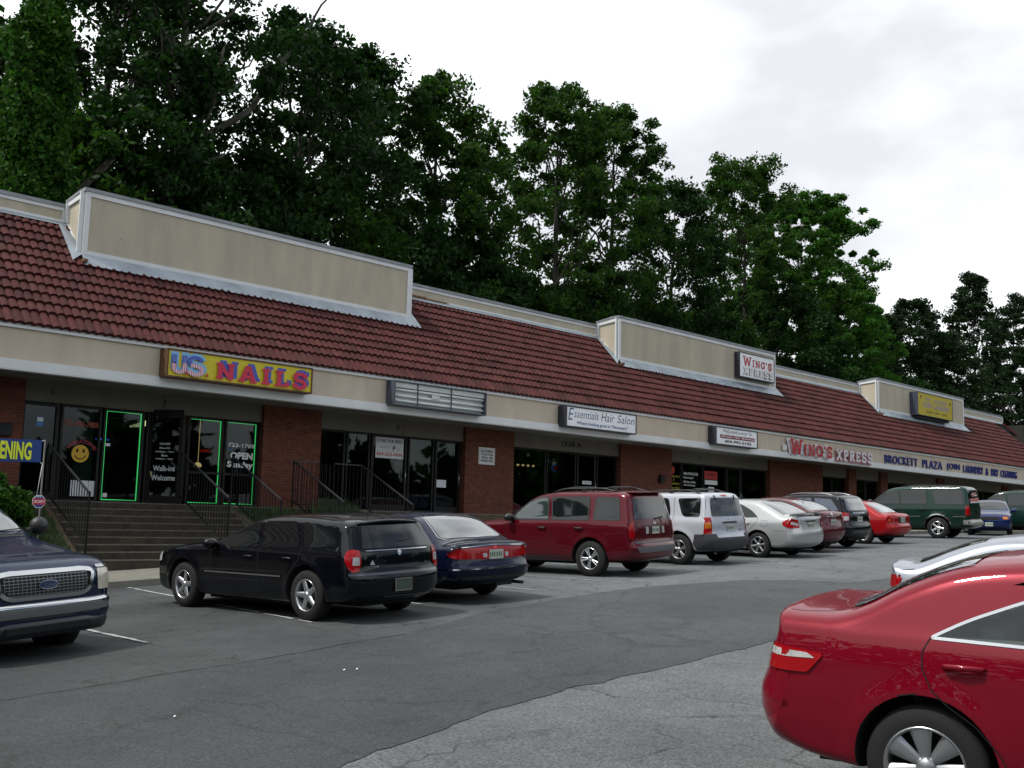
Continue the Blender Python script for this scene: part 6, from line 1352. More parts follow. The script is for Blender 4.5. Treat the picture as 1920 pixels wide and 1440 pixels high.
def red_small():
    sp = dict(W=1.70, wb=2.62, r=.295, paint=paint('bright_red_paint', (.27, .006, .008), .1, .3), n=2.5, flare=.008,
      top=[(3.45,.5,.3),(3.43,.64,.3),(3.3,.76,.2),(2.8,.88,.12),(2.3,.95,.12),(1.85,1.15,.12),(1.4,1.32,.10),(1.0,1.38,.10),(.5,1.385,.10),(0.1,1.32,.10),(-.25,1.17,.12),(-.50,1.03,.12),(-.60,.99,.12),(-.85,.96,.12),(-.91,.90,.2),(-.93,.78,.24),(-.95,.64,.26),(-1.0,.60,.3),(-1.01,.5,.3),(-1.,.42,.3)],
      bot=[(3.45,.5,.3),(3.43,.34,.28),(3.3,.22,.2),(3.0,.18,.06),(0,.2,.05),(-.6,.26,.1),(-.92,.31,.25),(-1.,.42,.3)], prof=PROF(.90, 1.37, .70), taper=[(-1.15,.91),(-.6,.97),(0,1),(2.8,1),(3.5,.88)])
    c = Car('parked_car', sp, 33.3, 16.5, R_(0), 'bright red small sedan, far end of the parked row, in front of the green SUV', 'car')
    c.both('window', M_GLASS, rpoly([(.0,.93),(.3,1.18,.1),(.6,1.285,.05),(1.05,1.30),(1.1,.91)], .02), .005); c.both('window', M_GLASS, rpoly([(1.18,1.30),(1.6,1.21,.06),(2.1,.95),(2.12,.91),(1.18,.91)], .02), .005)
    c.part('rear_window', MATS['reflecting_rear_glass'], ('p', 'T', rpoly([(.08,.5),(-.2,.55),(-.52,.60),(-.56,0),(-.52,-.60),(-.2,-.55),(.08,-.5)], .05), .006, 0, .06))
    quad_lamp(c, rpoly([(-.94,.88),(-.80,.88),(-.78,.72),(-.96,.71)], .02), rpoly([(.42,.88),(.73,.88),(.74,.71),(.42,.71)], .02), M_RLAMP, extra=[('s', [(-.93,.80),(-.81,.80),(-.81,.73),(-.94,.73)])], exm=M_ALAMP)
    c.plate(.77); c.part('rear_recess', M_SEAM, ('p', 'B', rpoly([(-.26,.67),(.26,.67),(.26,.86),(-.26,.86)], .02), .004)); c.handles([.3, 1.35], .78); c.wheels('steel'); c.mirrors(2.0, .94)
def big_suv_spec(pm):
    return dict(W=2.0, wb=3.02, r=.385, paint=pm, n=3.6, flare=.03, gap=.07,
      top=[(4.0,.70,.20),(4.0,.95,.20),(3.98,1.10,.18),(3.90,1.19,.14),(3.4,1.25,.12),(2.75,1.29,.12),(2.55,1.31,.12),(2.1,1.62,.12),(1.75,1.83,.10),(1.4,1.89,.09),(.5,1.91,.09),(-.5,1.90,.09),(-.95,1.87,.09),(-1.03,1.80,.11),(-1.08,1.5,.11),(-1.12,1.2,.11),(-1.12,.8,.11),(-1.13,.66,.14),(-1.22,.63,.18),(-1.24,.52,.2),(-1.22,.46,.2)],
      bot=[(4.0,.70,.20),(4.04,.62,.2),(4.05,.50,.2),(3.95,.38,.18),(3.6,.32,.08),(0,.33,.05),(-.7,.36,.08),(-1.1,.38,.18),(-1.22,.46,.2)], prof=PROF(1.24, 1.88, .785, .34, .68, .978), taper=[(-1.3,.965),(-.5,.99),(0,1),(3.,1),(3.5,.985),(3.85,.95),(4.1,.92)], zb=.33)
def suv_common(c, G):
    c.both('window', G, rpoly([(2.42,1.28),(1.95,1.66,.06),(1.7,1.75,.05),(1.42,1.75),(1.35,1.27)], .02), .005, 'window_trim', .02)
    c.both('window', G, rpoly([(1.27,1.27),(1.33,1.755),(.42,1.76),(.38,1.27)], .02), .005, 'window_trim', .02)
    c.both('window', G, rpoly([(.05,1.27,.05),(.20,1.75,.06),(-.85,1.75,.05),(-.92,1.27,.03)], .02), .005, 'window_trim', .02)
    for sd in 'LR':
        c.part('door_seam', M_SEAM, ('s', sd, [(1.31,1.77),(1.30,.4)], .009, .002), ('s', sd, [(.40,1.77),(.34,1.2),(.55,.9),(.58,.45)], .009, .002), ('s', sd, [(2.46,1.26),(2.5,.45)], .009, .002))
        c.part('belt_line', M_SEAM, ('s', sd, [(-1.0,1.215),(2.5,1.23)], .006, .002))
def green_suv():
    c = Car('parked_suv', big_suv_spec(paint('dark_green_paint', (.006, .026, .019), .2, .28)), 39.8, 17.0, R_(-9), 'large dark green SUV with a colourful covered rear window', 'suv')
    suv_common(c, M_GLASS); c.part('rear_window', M_GLASS, ('p', 'B', rpoly([(-.72,1.76),(.72,1.76),(.80,1.28),(-.80,1.28)], .05), .006, 0, .08))
    rr = mat('red_white_film', (.45, .12, .10), .5); rw = mat('white_film', (.55, .56, .58), .5)
    c.part('window_film', [rr, rw], ('p', 'B', [(-.5,1.60),(.1,1.68),(.45,1.60),(.3,1.53),(-.4,1.55)], .010, 1), ('p', 'B', [(-.74,1.36),(.6,1.33),(.7,1.44),(-.6,1.50)], .012, 0), ('s', 'B', [(-.7,1.33),(.7,1.31)], .05, .014, 1), ('s', 'B', [(-.3,1.66),(.4,1.55)], .08, .013, 0))
    quad_lamp(c, rpoly([(-1.11,1.18),(-1.0,1.18),(-.98,.86),(-1.12,.84)], .02), rpoly([(.80,1.18),(.88,1.18),(.90,.84),(.82,.84)], .02), M_RLAMP)
    c.part('bumper', mat('scuffed_bumper', (.28, .27, .25), .45, metal=.5, noise=(7, .3)), ('p', 'B', rpoly([(-.95,.68),(.95,.68),(.93,.50),(-.93,.50)], .03), .012, 0, .06), ('s', 'L', [(-1.2,.60),(-.9,.60)], .16, .012), ('s', 'R', [(-1.2,.60),(-.9,.60)], .16, .012))
    for sd in 'LR': c.part('arch_trim', M_CHROME if sd == 'L' else M_PLAST, ('s', sd, [(.485*math.cos(a), .395+.485*math.sin(a)) for a in np.linspace(R_(20), R_(165), 14)], .035, .012))
    c.part('side_molding', MATS['dull_chrome'], ('s', 'L', [(.6,.80),(2.5,.80)], .02, .01), ('s', 'L', [(-.98,.80),(-.55,.80)], .02, .01))
    c.part('tailgate_handle', M_CHROME, ('s', 'B', [(-.15,1.03),(.15,1.03)], .03, .012)); c.handles([1.5, .52], 1.06, M_PLAST); c.wheels('5star', M_ALLOYB, .235, .25); c.mirrors(2.4, 1.34, m=M_PLAST); c.rack(-.7, 1.3, .66, M_PLAST, (), .04)
def front_suv():
    pm = paint('slate_blue_paint', (.012, .022, .055), .45, .25)
    sp = big_suv_spec(pm); sp['N'] = 170; sp['M'] = 28
    sp['top'] = [(4.0,.66,.20),(4.0,.88,.20),(3.98,1.01,.18),(3.90,1.105,.14),(3.4,1.23,.12),(2.8,1.36,.12),(2.6,1.41,.12),(2.15,1.70,.12),(1.78,1.90,.10),(1.4,1.96,.09),(.5,1.98,.09),(-.5,1.96,.09),(-.95,1.87,.09),(-1.03,1.80,.11),(-1.08,1.5,.11),(-1.12,1.2,.11),(-1.12,.8,.11),(-1.13,.66,.14),(-1.22,.63,.18),(-1.24,.52,.2),(-1.22,.46,.2)]
    sp['bot'][0] = (4.0,.66,.20)
    c = Car('parked_suv', sp, 3.85, 16.1, R_(164), 'dark blue SUV at the left edge facing us, with a big chrome grille', 'suv', dz=-.09)
    suv_common(c, M_GLASS)
    c.part('windshield', MATS['reflecting_rear_glass'], ('p', 'F', rpoly([(-.82,1.45),(.82,1.45),(.67,1.87),(-.67,1.87)], .06), .006, 0, .07))
    w = MB()
    for (y0, y1) in ((.15, .74), (-.55, .1)): w.bar((2.60, y0, 1.45), (2.53, y1, 1.48), .018, .014)
    w.build('wiper', M_PLAST, c.t, local=True)
    c.part('cowl', M_PLAST, ('s', 'T', [(2.60,-.72),(2.66,0),(2.60,.72)], .07, .004))
    # grille
    gm = [(-.66,1.04,.08),(-.5,1.06,.05),(.5,1.06,.05),(.66,1.04,.08),(.60,.80,.12),(.48,.745,.05),(-.48,.745,.05),(-.60,.80,.12)]
    go = rpoly(gm, .05); cen = Vector((0, .90)); gi = [tuple(cen+(Vector(p)-cen)*Vector((1, 1)).x*.90) for p in go]
    g = c.part('grille', M_SEAM, ('p', 'F', go, .006, 0, .05))
    c.part('grille_surround', M_CHROME, ('s', 'F', [tuple(cen+Vector(((p[0])*.955, (p[1]-cen.y)*.86))) for p in go], .045, .022, 0, True), parent=g)
    bars = []
    for k in range(7): z = .80+.033*k; bars.append(('s', 'F', [(-.56+.02*abs(k-4), z), (.56-.02*abs(k-4), z)], .010, .014))
    for k in range(21): y = -.53+.053*k; bars.append(('s', 'F', [(y, .79), (y, 1.01)], .008, .0145))
    c.part('grille_mesh', mat('grille_metal', (.18, .185, .19), .35, metal=.7), *bars, parent=g)
    def oval(a, b_, n=24): return [(a*math.cos(t), .90+b_*math.sin(t)) for t in np.linspace(0, 2*PI, n+1)[:-1]]
    em = c.part('emblem', [M_CHROME, mat('emblem_blue', (.01, .02, .09), .3, coat=1)], ('p', 'F', oval(.125, .052), .034, 0), ('p', 'F', oval(.113, .043), .037, 1))
    hx = c.cast('F', (0, .90))[0].x+.041; tb = MB(); vs, fs = text_geo('Ford', 0, .35); xa = max(v[0] for v in vs); tb.add([(hx, (v[0]/xa-.5)*.15, .88+v[1]*.055) for v in vs], fs); tb.build('emblem_script', M_CHROME, em, local=True, fix=False)
    quad_lamp(c, rpoly([(3.93,1.03),(3.74,1.03),(3.72,.82),(3.95,.80)], .02), rpoly([(.70,1.03),(.90,1.02),(.91,.79),(.70,.79)], .03), mat('hazy_headlight', (.50, .47, .38), .15, coat=1., noise=(14, .15)), name='headlight', ax='F')
    for sd in 'LR': c.part('corner_light', M_ALAMP, ('p', sd, rpoly([(3.80,1.02),(3.72,1.01),(3.70,.84),(3.78,.84)], .02), .012))
    c.part('headlight_trim', M_CHROME, ('s', 'F', [(.70,1.055),(.93,1.05)], .03, .012), ('s', 'F', [(-.93,1.05),(-.70,1.055)], .03, .012))
    # bumper: chrome bar over grey valance
    b = MB(); n = 28
    def bar(z0, z1, off, mi, prof):
        rows = []
        for i in range(n+1):
            y = -1.0+2.0*i/n; e = abs(y)/1.0; xx = 4.06+off-.16*e**3-.22*max(0, e-.86)/.14*.9; rows.append([(xx+p, y, z0+(z1-z0)*q) for p, q in prof])
        m = len(prof); b.add([p for r in rows for p in r], [(i*m+j, i*m+m+j, i*m+m+j+1, i*m+j+1) for i in range(n) for j in range(m-1)], mi, True)
    bar(.52, .72, 0, 0, [(-.14, 1.), (-.01, 1.), (.03, .93), (.045, .78), (.035, .6), (.03, .3), (.0, .08), (-.05, 0)])
    bar(.33, .52, 0, 1, [(-.05, 1.), (.0, .95), (.01, .6), (-.02, .2), (-.08, 0)])
    b.build('bumper', [M_CHROME, mat('dark_valance', (.02, .023, .03), .4)], c.t, local=True)
    q = MB(); q.box(4.04, 4.085, -.55, .55, .39, .47); q.build('air_intake', M_SEAM, c.t, local=True, bevel=.01)
    c.handles([1.5, .52], 1.06, M_PLAST); c.wheels('5star', M_ALLOY, .235, .25); c.mirrors(2.42, 1.50, y=.93, m=M_PLAST, sz=(.10, .12, .12)); c.rack(-.7, 1.3, .66, M_PLAST, (), .04)
    c.part('hood_seam', M_SEAM, ('s', 'T', [(2.6,.84),(3.3,.84),(3.82,.80)], .01, .002), ('s', 'T', [(2.6,-.84),(3.3,-.84),(3.82,-.80)], .01, .002))
def blue_front_car():
    sp = dict(W=1.72, wb=2.5, r=.30, paint=paint('bright_navy_paint', (.01, .02, .085), .3, .28), n=2.6, flare=.01,
      top=[(3.3,.55,.3),(3.28,.7,.28),(3.15,.82,.2),(2.7,.95,.12),(2.2,1.02,.12),(1.75,1.25,.12),(1.3,1.42,.1),(.7,1.46,.1),(0,1.44,.1),(-.5,1.3,.12),(-.75,1.1,.16),(-.85,.9,.2),(-.88,.6,.26),(-.87,.5,.26)],
      bot=[(3.3,.55,.3),(3.28,.36,.28),(3.1,.24,.2),(2.8,.2,.06),(0,.22,.05),(-.5,.26,.1),(-.8,.34,.25),(-.87,.5,.26)], prof=PROF(.96, 1.44, .72), taper=[(-1.1,.92),(0,1),(2.5,1),(3.3,.86)])
    c = Car('parked_car', sp, 47.3, 18.2, R_(250), 'small blue car facing out, half hidden behind the large green SUV', 'car')
    c.both('window', M_GLASS, rpoly([(2.05,1.0),(1.5,1.31),(.9,1.36),(.85,.98)], .02), .005); c.both('window', M_GLASS, rpoly([(.78,.98),(.82,1.36),(0,1.34),(-.35,1.0)], .02), .005)
    c.part('windshield', M_GLASS, ('p', 'F', rpoly([(-.66,1.06),(.66,1.06),(.54,1.38),(-.54,1.38)], .04), .006))
    quad_lamp(c, rpoly([(3.22,.78),(3.1,.80),(3.08,.70),(3.24,.66)], .02), rpoly([(.50,.75),(.68,.76),(.68,.66),(.52,.66)], .02), M_ALAMP, name='headlight', ax='F')
    c.part('grille', M_SEAM, ('p', 'F', rpoly([(-.38,.76),(.38,.76),(.36,.64),(-.36,.64)], .02), .006)); c.plate(.46, axis='F', w=.3); c.handles([1.1], .84); c.wheels('6'); c.mirrors(1.95, 1.02)
def far_suv():
    c = Car('parked_suv', big_suv_spec(MATS['dark_green_paint']), 50.2, 17.0, R_(-12), 'second dark green SUV at the right edge of the picture, last in the row', 'suv')
    suv_common(c, M_GLASS); c.part('rear_window', M_GLASS, ('p', 'B', rpoly([(-.72,1.76),(.72,1.76),(.80,1.28),(-.80,1.28)], .05), .006, 0, .08))
    quad_lamp(c, rpoly([(-1.11,1.18),(-1.0,1.18),(-.98,.86),(-1.12,.84)], .02), rpoly([(.80,1.18),(.88,1.18),(.90,.84),(.82,.84)], .02), M_RLAMP)
    c.handles([1.5, .52], 1.06, M_PLAST); c.wheels('6', M_ALLOYB); c.mirrors(2.4, 1.34, m=M_PLAST); c.rack(-.7, 1.3, .66, M_PLAST, (), .04)
# ------------------------------------------------------------------ trees
LM = {'dark': leaf_mat('dark_leaf', (.006, .021, .0045), (.017, .046, .009), .28), 'mid': leaf_mat('mid_leaf', (.013, .033, .007), (.036, .075, .015), .5),
      'bright': leaf_mat('bright_leaf', (.02, .062, .009), (.05, .125, .02), .45), 'ivy': leaf_mat('ivy_leaf', (.012, .04, .006), (.04, .105, .014), .25), 'far': leaf_mat('far_leaf', (.006, .017, .006), (.017, .036, .012), .22)}
M_BARK = mat('grey_bark', (.055, .05, .038), .9, noise=(3, .35), bump=(14, .6)); M_BARKD = mat('dark_bark', (.03, .026, .02), .9, noise=(4, .3))
def leaves_mesh(name, C, size, rs, m, parent):
    """C: (n,3) leaf centres; random small folded leaf quads"""
    n = len(C); a = rs.normal(size=(n, 3)); a /= np.linalg.norm(a, axis=1)[:, None]; b = rs.normal(size=(n, 3)); b -= a*(a*b).sum(1)[:, None]; b /= np.linalg.norm(b, axis=1)[:, None]
    s = (size*rs.uniform(.45, 1.6, n))[:, None]; P = np.stack([C-a*s*.5, C+b*s*.36, C+a*s*.6, C-b*s*.36], 1).reshape(-1, 3)
    off = wloc(parent); P = P-np.array([off.x, off.y, off.z])
    me = bpy.data.meshes.new(name); me.vertices.add(4*n); me.vertices.foreach_set('co', P.astype(np.float32).ravel())
    me.loops.add(4*n); me.loops.foreach_set('vertex_index', np.arange(4*n, dtype=np.int32)); me.polygons.add(n)
    me.polygons.foreach_set('loop_start', np.arange(0, 4*n, 4, dtype=np.int32)); me.polygons.foreach_set('loop_total', np.full(n, 4, dtype=np.int32)); me.update(calc_edges=True)
    me.materials.append(m); o = bpy.data.objects.new(name, me); COL.objects.link(o); o.parent = parent; return o
def limb(b, p0, p1, r0, r1, rs, sag=.0, n=6, kink=.08):
    p0 = np.array(p0, float); p1 = np.array(p1, float); L = np.linalg.norm(p1-p0); pts = []
    for k in range(n+1):
        t = k/n; p = p0+(p1-p0)*t; p[2] += sag*math.sin(PI*t)*L; 
        if 0 < k < n: p += rs.normal(size=3)*L*kink*.35
        pts.append(p)
    b.tube(pts, [r0+(r1-r0)*k/n for k in range(n+1)], 7); return pts
def tree(name, label, x, y, H, rad, nclu, nleaf, lsize, mk, seed, z0=.2, crown0=.15, shape=(0, .5, .55, 1., 1., .35), clu=.9, trunk=.3, bark=None, lean=(0, 0), group='trees behind the shopping plaza', extra=(), cat='tree', flat=1., limbs=34):
    rs = np.random.RandomState(seed); t = thing(name, (x, y, z0), label, cat, group)
    hs = [crown0, crown0+(1-crown0)*.25, crown0+(1-crown0)*.5, crown0+(1-crown0)*.75, crown0+(1-crown0)*.9, 1.]
    rr = lambda h: np.interp(h, hs, shape if len(shape) == 6 else (.5, .9, 1, .8, .5, .2))*rad
    C = []; nclu = int(nclu*(1.35 if y < 43 and z0 + H > 20 and x < 22 else 1.9)); clu = clu*.8
    lob = rs.uniform(0, 2*PI, 4); am = rs.uniform(.08, .22, 4)
    while len(C) < nclu:
        h = crown0+(1-crown0)*rs.uniform(0, 1)**.85; a = rs.uniform(0, 2*PI); k = 1+sum(am[i]*math.sin((i+2)*a+lob[i]+h*5*i) for i in range(4))
        q = rs.uniform(.25, 1)**.55; r = rr(h)*q*k
        C.append((x+lean[0]*h+r*math.cos(a), y+lean[1]*h+r*math.sin(a)*flat, z0+H*h))
    C = np.array(C)
    b = MB(); tp = [(x+lean[0]*h+rs.normal()*.12, y+lean[1]*h+rs.normal()*.12, z0+H*h) for h in (0, .12, .25, .4, .55, .7, .82, .93)]
    tp[0] = (x, y, z0-.4); b.tube(tp, [trunk*1.25, trunk, trunk*.9, trunk*.75, trunk*.6, trunk*.42, trunk*.25, trunk*.08], 9)
    for i in rs.permutation(nclu)[:limbs]:
        c = C[i]; hh = max(.1, (c[2]-z0)/H-rs.uniform(.08, .22)); k = min(7, max(1, int(np.searchsorted([0, .12, .25, .4, .55, .7, .82, .93], hh)))); hs_ = [0, .12, .25, .4, .55, .7, .82, .93]
        f = (hh-hs_[k-1])/(hs_[k]-hs_[k-1]); p = np.array(tp[k-1])*(1-min(f, 1))+np.array(tp[k])*min(f, 1)
        pts = limb(b, p, c, trunk*(.42-.3*hh), .025, rs, .06)
        for _ in range(2):
            q = C[rs.randint(nclu)]; m = pts[rs.randint(2, 5)]
            if np.linalg.norm(q-m) < rad*.9: limb(b, m, q, .035, .012, rs, .03, 4)
    for (p0, p1, r0, r1) in extra: limb(b, p0, p1, r0, r1, rs, .03, 7, .05)
    b.build('trunk', bark or M_BARK, t, fix=False)
    nleaf = int(nleaf*(1.25 if mk == 'mid' else 1.5 if mk == 'bright' else 1.2)*1.45); lsize *= .78; nleaf = int(nleaf*(.72 if (y < 43 and x < 30) else 1)); per = max(6, nleaf//nclu); L = []
    for c in C:
        s = clu*rs.uniform(.4, 1.3); m = int(per*rs.uniform(.5, 1.5)); g = rs.normal(size=(m, 3)); g /= (np.linalg.norm(g, axis=1)[:, None]+1e-6)
        g *= (rs.uniform(0, 1, m)**.6)[:, None]*s*np.array([1.1, 1.1, .7]); L.append(c+g+rs.normal(size=(m, 3))*.06)
    leaves_mesh('crown', np.concatenate(L), lsize, rs, LM[mk], t); return t
def rx(px, Y):  # world x where a vertical through picture column px (1920 wide) meets depth Y, near the tree tops' level
    d0 = (px-960)/2000.; dx, dy = .70728345*d0+.1082814*(-.2)+.69858805, -.70652455*d0+.07480635*(-.2)+.70372372
    return dx/dy*Y
def build_trees():
    T = [ # label, px, Y, top z, radius, clusters, leaves, size, leaf, shape
     ('tall dark broadleaf tree with pale forked limbs behind the first raised parapet', 335, 39, 30.0, 4.9, 200, 36000, .26, 'dark', (.6,.9,1.,.95,.8,.4)),
     ('dark leafy tree whose crown slopes down to the right, right of the pale forked tree', 560, 41, 22.6, 4.60, 178, 32760, .26, 'dark', (.9,1.,1.,.9,.7,.35)),
     ('broad dark tree above the right end of the first raised parapet', 680, 44, 24.5, 4.40, 127, 24960, .26, 'dark', (.95,1.,.95,.75,.5,.25)),
     ('airy green tree with thin crown and sky showing through, above the low middle parapet', 815, 44, 24.6, 4.48, 135, 24650, .27, 'mid', (.95,1.,.85,.75,.55,.3)),
     ('slender sparse tree between two taller airy trees', 905, 45, 23.2, 3.46, 90, 13775, .27, 'mid', (1.,1.,.8,.6,.45,.25)),
     ('tall airy green tree with two pointed tops, left of the middle raised parapet', 1045, 46, 28.6, 5.25, 165, 29000, .27, 'mid', (1.,1.,.9,.72,.55,.3)),
     ('tall leafy tree with spreading right-hand twigs above the middle raised parapet', 1150, 48, 30.0, 6.14, 202, 36250, .27, 'mid', (.95,1.,.98,.72,.5,.25)),
     ('round dark tree lower than its neighbours behind the middle raised parapet', 1262, 50, 27.0, 5.38, 195, 37700, .28, 'dark', (1.,1.,1.,.9,.7,.4)),
     ('tall green tree with pale top behind the upper wing sign', 1395, 54, 34.5, 6.40, 240, 42050, .30, 'mid', (.95,1.,1.,.85,.65,.4)),
     ('bright green backlit tree with rounded right side, tallest at the right', 1500, 57, 35.0, 7.4, 420, 80000, .32, 'bright', (.8,.95,1.,.9,.7,.45)),
     ('smaller bright green tree leaning right of the tallest bright one', 1585, 57, 27.5, 5.2, 260, 44000, .3, 'bright', (.8,1.,1.,.85,.6,.35)),
     ('dark tree closing the dip right of the bright green trees', 1655, 60, 26.5, 6.2, 190, 32000, .32, 'far', (.9,1.,1.,.8,.6,.35)),
     ('dark tree below the bright green tree, behind the low right parapet', 1455, 52, 22.0, 7.17, 225, 43500, .30, 'dark', (1.,1.,1.,.9,.7,.4)),
     ('small dark tree in the dip left of the laundry box sign', 1610, 58, 19.5, 6.00, 180, 31900, .30, 'far', (1.,1.,1.,.8,.6,.35)),
     ('dark tree with ragged level top above the laundry box sign', 1700, 60, 29.6, 7.20, 195, 33350, .34, 'far', (1.,1.,1.,.8,.55,.25)),
     ('dark pointed tree second from the right edge', 1815, 62, 38.0, 6.72, 210, 34800, .36, 'far', (1.,1.,.85,.62,.4,.2)),
     ('dark leafy tree at the right edge of the picture', 1912, 64, 40.0, 8.40, 225, 34800, .38, 'far', (1.,1.,.9,.7,.5,.3)),
     ('dark tree filling the far right, behind the roof end', 1880, 56, 26.0, 8.40, 195, 34800, .34, 'far', (1.,1.,1.,.8,.6,.3)),
     ('dark tree between the level-topped and the pointed far trees', 1757, 58, 25.5, 6.48, 180, 29000, .34, 'far', (1.,1.,1.,.8,.6,.3)),
     ('dark tree left of the pale forked tree, behind the ivy-covered trunk', 190, 42, 25.0, 4.80, 161, 28080, .26, 'dark', (.9,1.,1.,.95,.8,.4)),
     ('dark tree at the left edge behind the ivy-covered trunk', -20, 40, 17.5, 3.20, 85, 14820, .26, 'dark', (1.,1.,.9,.7,.5,.3))]
    for k, (lab, px, Y, zt, rad, nc, nl, sz, mk, shp) in enumerate(T):
        x = rx(px, Y); ex = []; bark = M_BARKD
        if k == 0:
            bark = M_BARK; P = lambda px, py, Yq: ray_at(px, py, Yq)
            a = P(305, 400, 37.5); f = P(330, 300, 37.5); ex = [(a, f, .26, .20), (f, P(395, 190, 36.8), .17, .10), (P(395, 190, 36.8), P(420, 90, 37), .10, .05), (f, P(470, 205, 36.6), .15, .12), (P(470, 205, 36.6), P(545, 100, 36.4), .12, .08), (P(545, 100, 36.4), P(612, 0, 36.4), .08, .04), (P(320, 330, 37.4), P(420, 290, 36.8), .12, .06), (f, P(350, 180, 38), .12, .06)]
        tree('broadleaf_tree', lab, x, Y, zt-.2, rad, nc, nl, sz, mk, 100+k, shape=shp, extra=ex, bark=bark, crown0=.12, clu=1.0 if mk in ('mid', 'bright') else 1.15, trunk=.32)
    # lower trees closing the gap just above the parapets
    for k, (px, Y, zt, rad) in enumerate([(60,38,14,4.2),(250,37,14.5,4.),(440,39,15,4.2),(600,40,15,4.2),(740,42,14.5,4.),(880,43,15,4.2),(985,45,14.5,4.2),(1100,46,15,4.6),(1215,48,16,4.8),(1335,50,17,5.),(1560,54,17,5.5),(1660,57,18,6.)]):
        tree('understory_tree', ['low dark tree just above the left parapet beside the ivy trunk', 'low dark tree above the left end of the first raised parapet', 'low dark tree above the middle of the first raised parapet', 'low dark tree above the right part of the first raised parapet', 'low dark tree above the right corner of the first raised parapet',
             'low dark tree above the damaged low parapet', 'low dark tree above the middle of the low parapet', 'low dark tree just left of the middle raised parapet', 'low dark tree above the left of the middle raised parapet', 'low dark tree above the centre of the middle raised parapet', 'low dark tree above the right low parapet', 'low dark tree left of the laundry box sign top'][k],
             rx(px, Y), Y, zt, rad, 110, 21000, .27, 'dark' if k % 3 else 'mid', 300+k, shape=(1.,1.,1.,.85,.65,.4), crown0=.2, trunk=.18, bark=M_BARKD, clu=1.1, group='low trees right behind the plaza roof', limbs=14)
    # ivy-covered trunk at the far left
    rs = np.random.RandomState(5); Y = 33.; pts = [ray_at(px, py, Y) for px, py in ((72, 470), (70, 360), (66, 260), (70, 160), (78, 80), (86, 0), (90, -80), (100, -160))]
    t = thing('ivy_covered_tree', (pts[0][0], Y, .2), 'tall trunk wrapped in bright green ivy at the far left', 'tree')
    b = MB(); b.tube([(pts[0][0], Y, -.2)]+pts, [.36, .34, .32, .3, .26, .22, .2, .18, .15], 10); limb(b, pts[5], ray_at(190, -30, Y+.5), .12, .06, rs)
    b.build('trunk', M_BARK, t, fix=False); L = []
    for k in range(46000):
        f = rs.uniform(0, 1)**.95*5.0; i = int(f); p = np.array(pts[i])*(1-(f-i))+np.array(pts[i+1])*(f-i); a = rs.uniform(0, 2*PI); hh = f/5.0
        R = (.86 if hh < .86 else .86*(1-(hh-.86)*4.5))*(1+.18*math.sin(3*a+f*3)+.14*math.sin(7*f+a*2)+.1*math.sin(19*f+5*a)); R *= rs.uniform(.55, 1.08)
        L.append(p+np.array([math.cos(a)*R, math.sin(a)*R*.9, rs.normal()*.15]))
    leaves_mesh('ivy', np.array(L), .15, rs, LM['ivy'], t)
    # bare broken trunk leaning
    t = thing('dead_tree', tuple(ray_at(115, 400, 35)), 'bare broken trunk leaning to the right beside the ivy-covered tree', 'tree')
    b = MB(); limb(b, ray_at(95, 410, 35), ray_at(212, 296, 35), .17, .10, rs, 0, 6, .03); b.build('trunk', M_BARK, t, fix=False)
    # shrub at the left of the steps, and grass on the bank
    t = thing('shrub', (7.1, 22.9, -.6), 'rounded dense green shrub below the blue banner', 'shrub'); rs = np.random.RandomState(9); L = []
    for k in range(26000):
        v = rs.normal(size=3); v /= np.linalg.norm(v); r = rs.uniform(.6, 1)**.4*(1+.08*math.sin(5*v[0]*3)+.06*math.sin(9*v[1]+7*v[2])); L.append((7.05+v[0]*1.55*r, 22.9+v[1]*.9*r, -.02+abs(v[2])*.92*r if v[2] > 0 else -.02+v[2]*.6*r))
    leaves_mesh('foliage', np.array(L), .075, rs, LM['ivy'], t)
    b = MB()
    for k in range(7): limb(b, (7.1, 22.9, -.8), (7.1+rs.uniform(-1, 1), 22.9+rs.uniform(-.5, .5), .4), .04, .015, rs, 0, 4)
    b.build('stems', M_BARKD, t, fix=False)
    V = []; F = []
    def blades(n, xa, xb, ya, yb, h, zf):
        for _ in range(n):
            x = rs.uniform(xa, xb); y = rs.uniform(ya, yb); z = zf(x, y); a = rs.uniform(0, PI); l = h*rs.uniform(.5, 1.3); w = .012; k = len(V); dx, dy = math.cos(a)*w, math.sin(a)*w; ox, oy = rs.normal()*l*.35, rs.normal()*l*.35
            V.extend([(x-dx, y-dy, z), (x+dx, y+dy, z), (x+ox, y+oy, z+l)]); F.append((k, k+1, k+2))
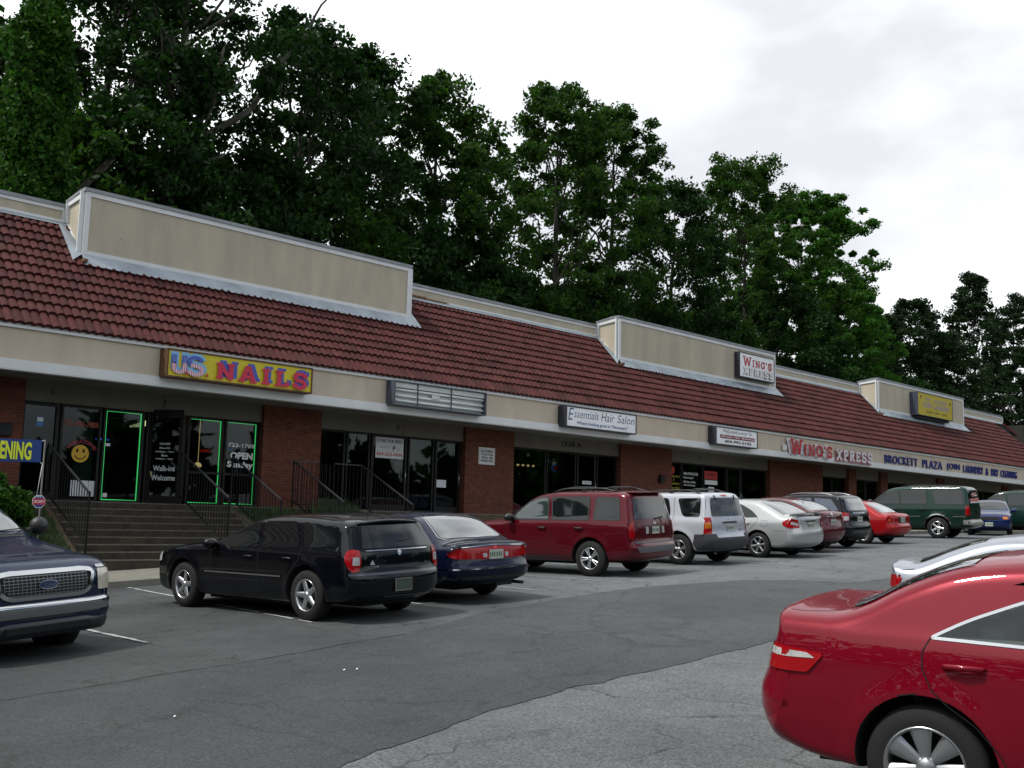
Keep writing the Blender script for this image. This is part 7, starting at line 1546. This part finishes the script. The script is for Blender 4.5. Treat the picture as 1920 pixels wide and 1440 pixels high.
    def bank(x, y): z0 = side_z(x)+.0; t_ = (y-YS+.25)/(24.52-YS+.25); return z0+(FZ-.02-z0)*min(1, max(0, t_))
    blades(16000, 5.2, 9.5, 21.9, 24.3, .11, bank); blades(260, 16.6, 18.2, 24.15, 24.45, .38, bank); blades(5000, 14.4, 16.1, 22, 24.4, .14, bank)
    g = MB(); g.add(V, F); tag(g.build('grass', mat('grass_blade', (.035, .075, .015), .7, noise=(1.5, .4)), fix=False), 'green grass growing on the bank beside the steps', 'grass', kind='stuff')
def ray_at(px, py, Y):
    d = ((px-960)/2000., (py-720)/2000.); X = .70728345*d[0]+.1082814*d[1]+.69858805; YY = -.70652455*d[0]+.07480635*d[1]+.70372372; Z = .02394136*d[0]-.99130174*d[1]+.12941276
    k = Y/YY; return (X*k, Y, Z*k)
def build_woods():
    rs = np.random.RandomState(77); L = []
    def band(n, xa, xb, ya, yb, h):
        for _ in range(n):
            x = rs.uniform(xa, xb); y = rs.uniform(ya, yb); top = h*(.72+.18*math.sin(x*.31+1)+.12*math.sin(x*.83+y*.5)+.1*math.sin(y*.37)); L.append((x, y, -2.6+top*rs.uniform(0, 1)**.8))
    band(15000, -70, 120, -42, -32, 13); band(7000, -44, -34, -40, 70, 17); band(6000, -40, -6, 30, 48, 20); band(12000, 92, 114, -48, 27, 20)  # side bands are added out of view to dim ambient light and reflections
    t = thing('woodland', (0, -37, -2.5), 'x', 'x'); o = leaves_mesh('woodland', np.array(L), 1.5, rs, LM['dark'], t); o.parent = None; o.location = t.location; bpy.data.objects.remove(t)
    tag(o, 'band of dark woodland across the road behind the viewer, with unseen side bands added to cut light', 'woodland', kind='stuff')
# ------------------------------------------------------------------ build everything


build_ground(); build_pavement(); build_shell(); build_stairs(); build_rails(); build_fronts(); build_window_things(); build_signs()
for f in (red_sedan, silver_near, black_wagon, navy_sedan, maroon_suv, white_suv, silver_sedan, maroon_sedan, black_hatch, red_small, green_suv, front_suv, blue_front_car, far_suv): f()
build_trees(); build_woods()
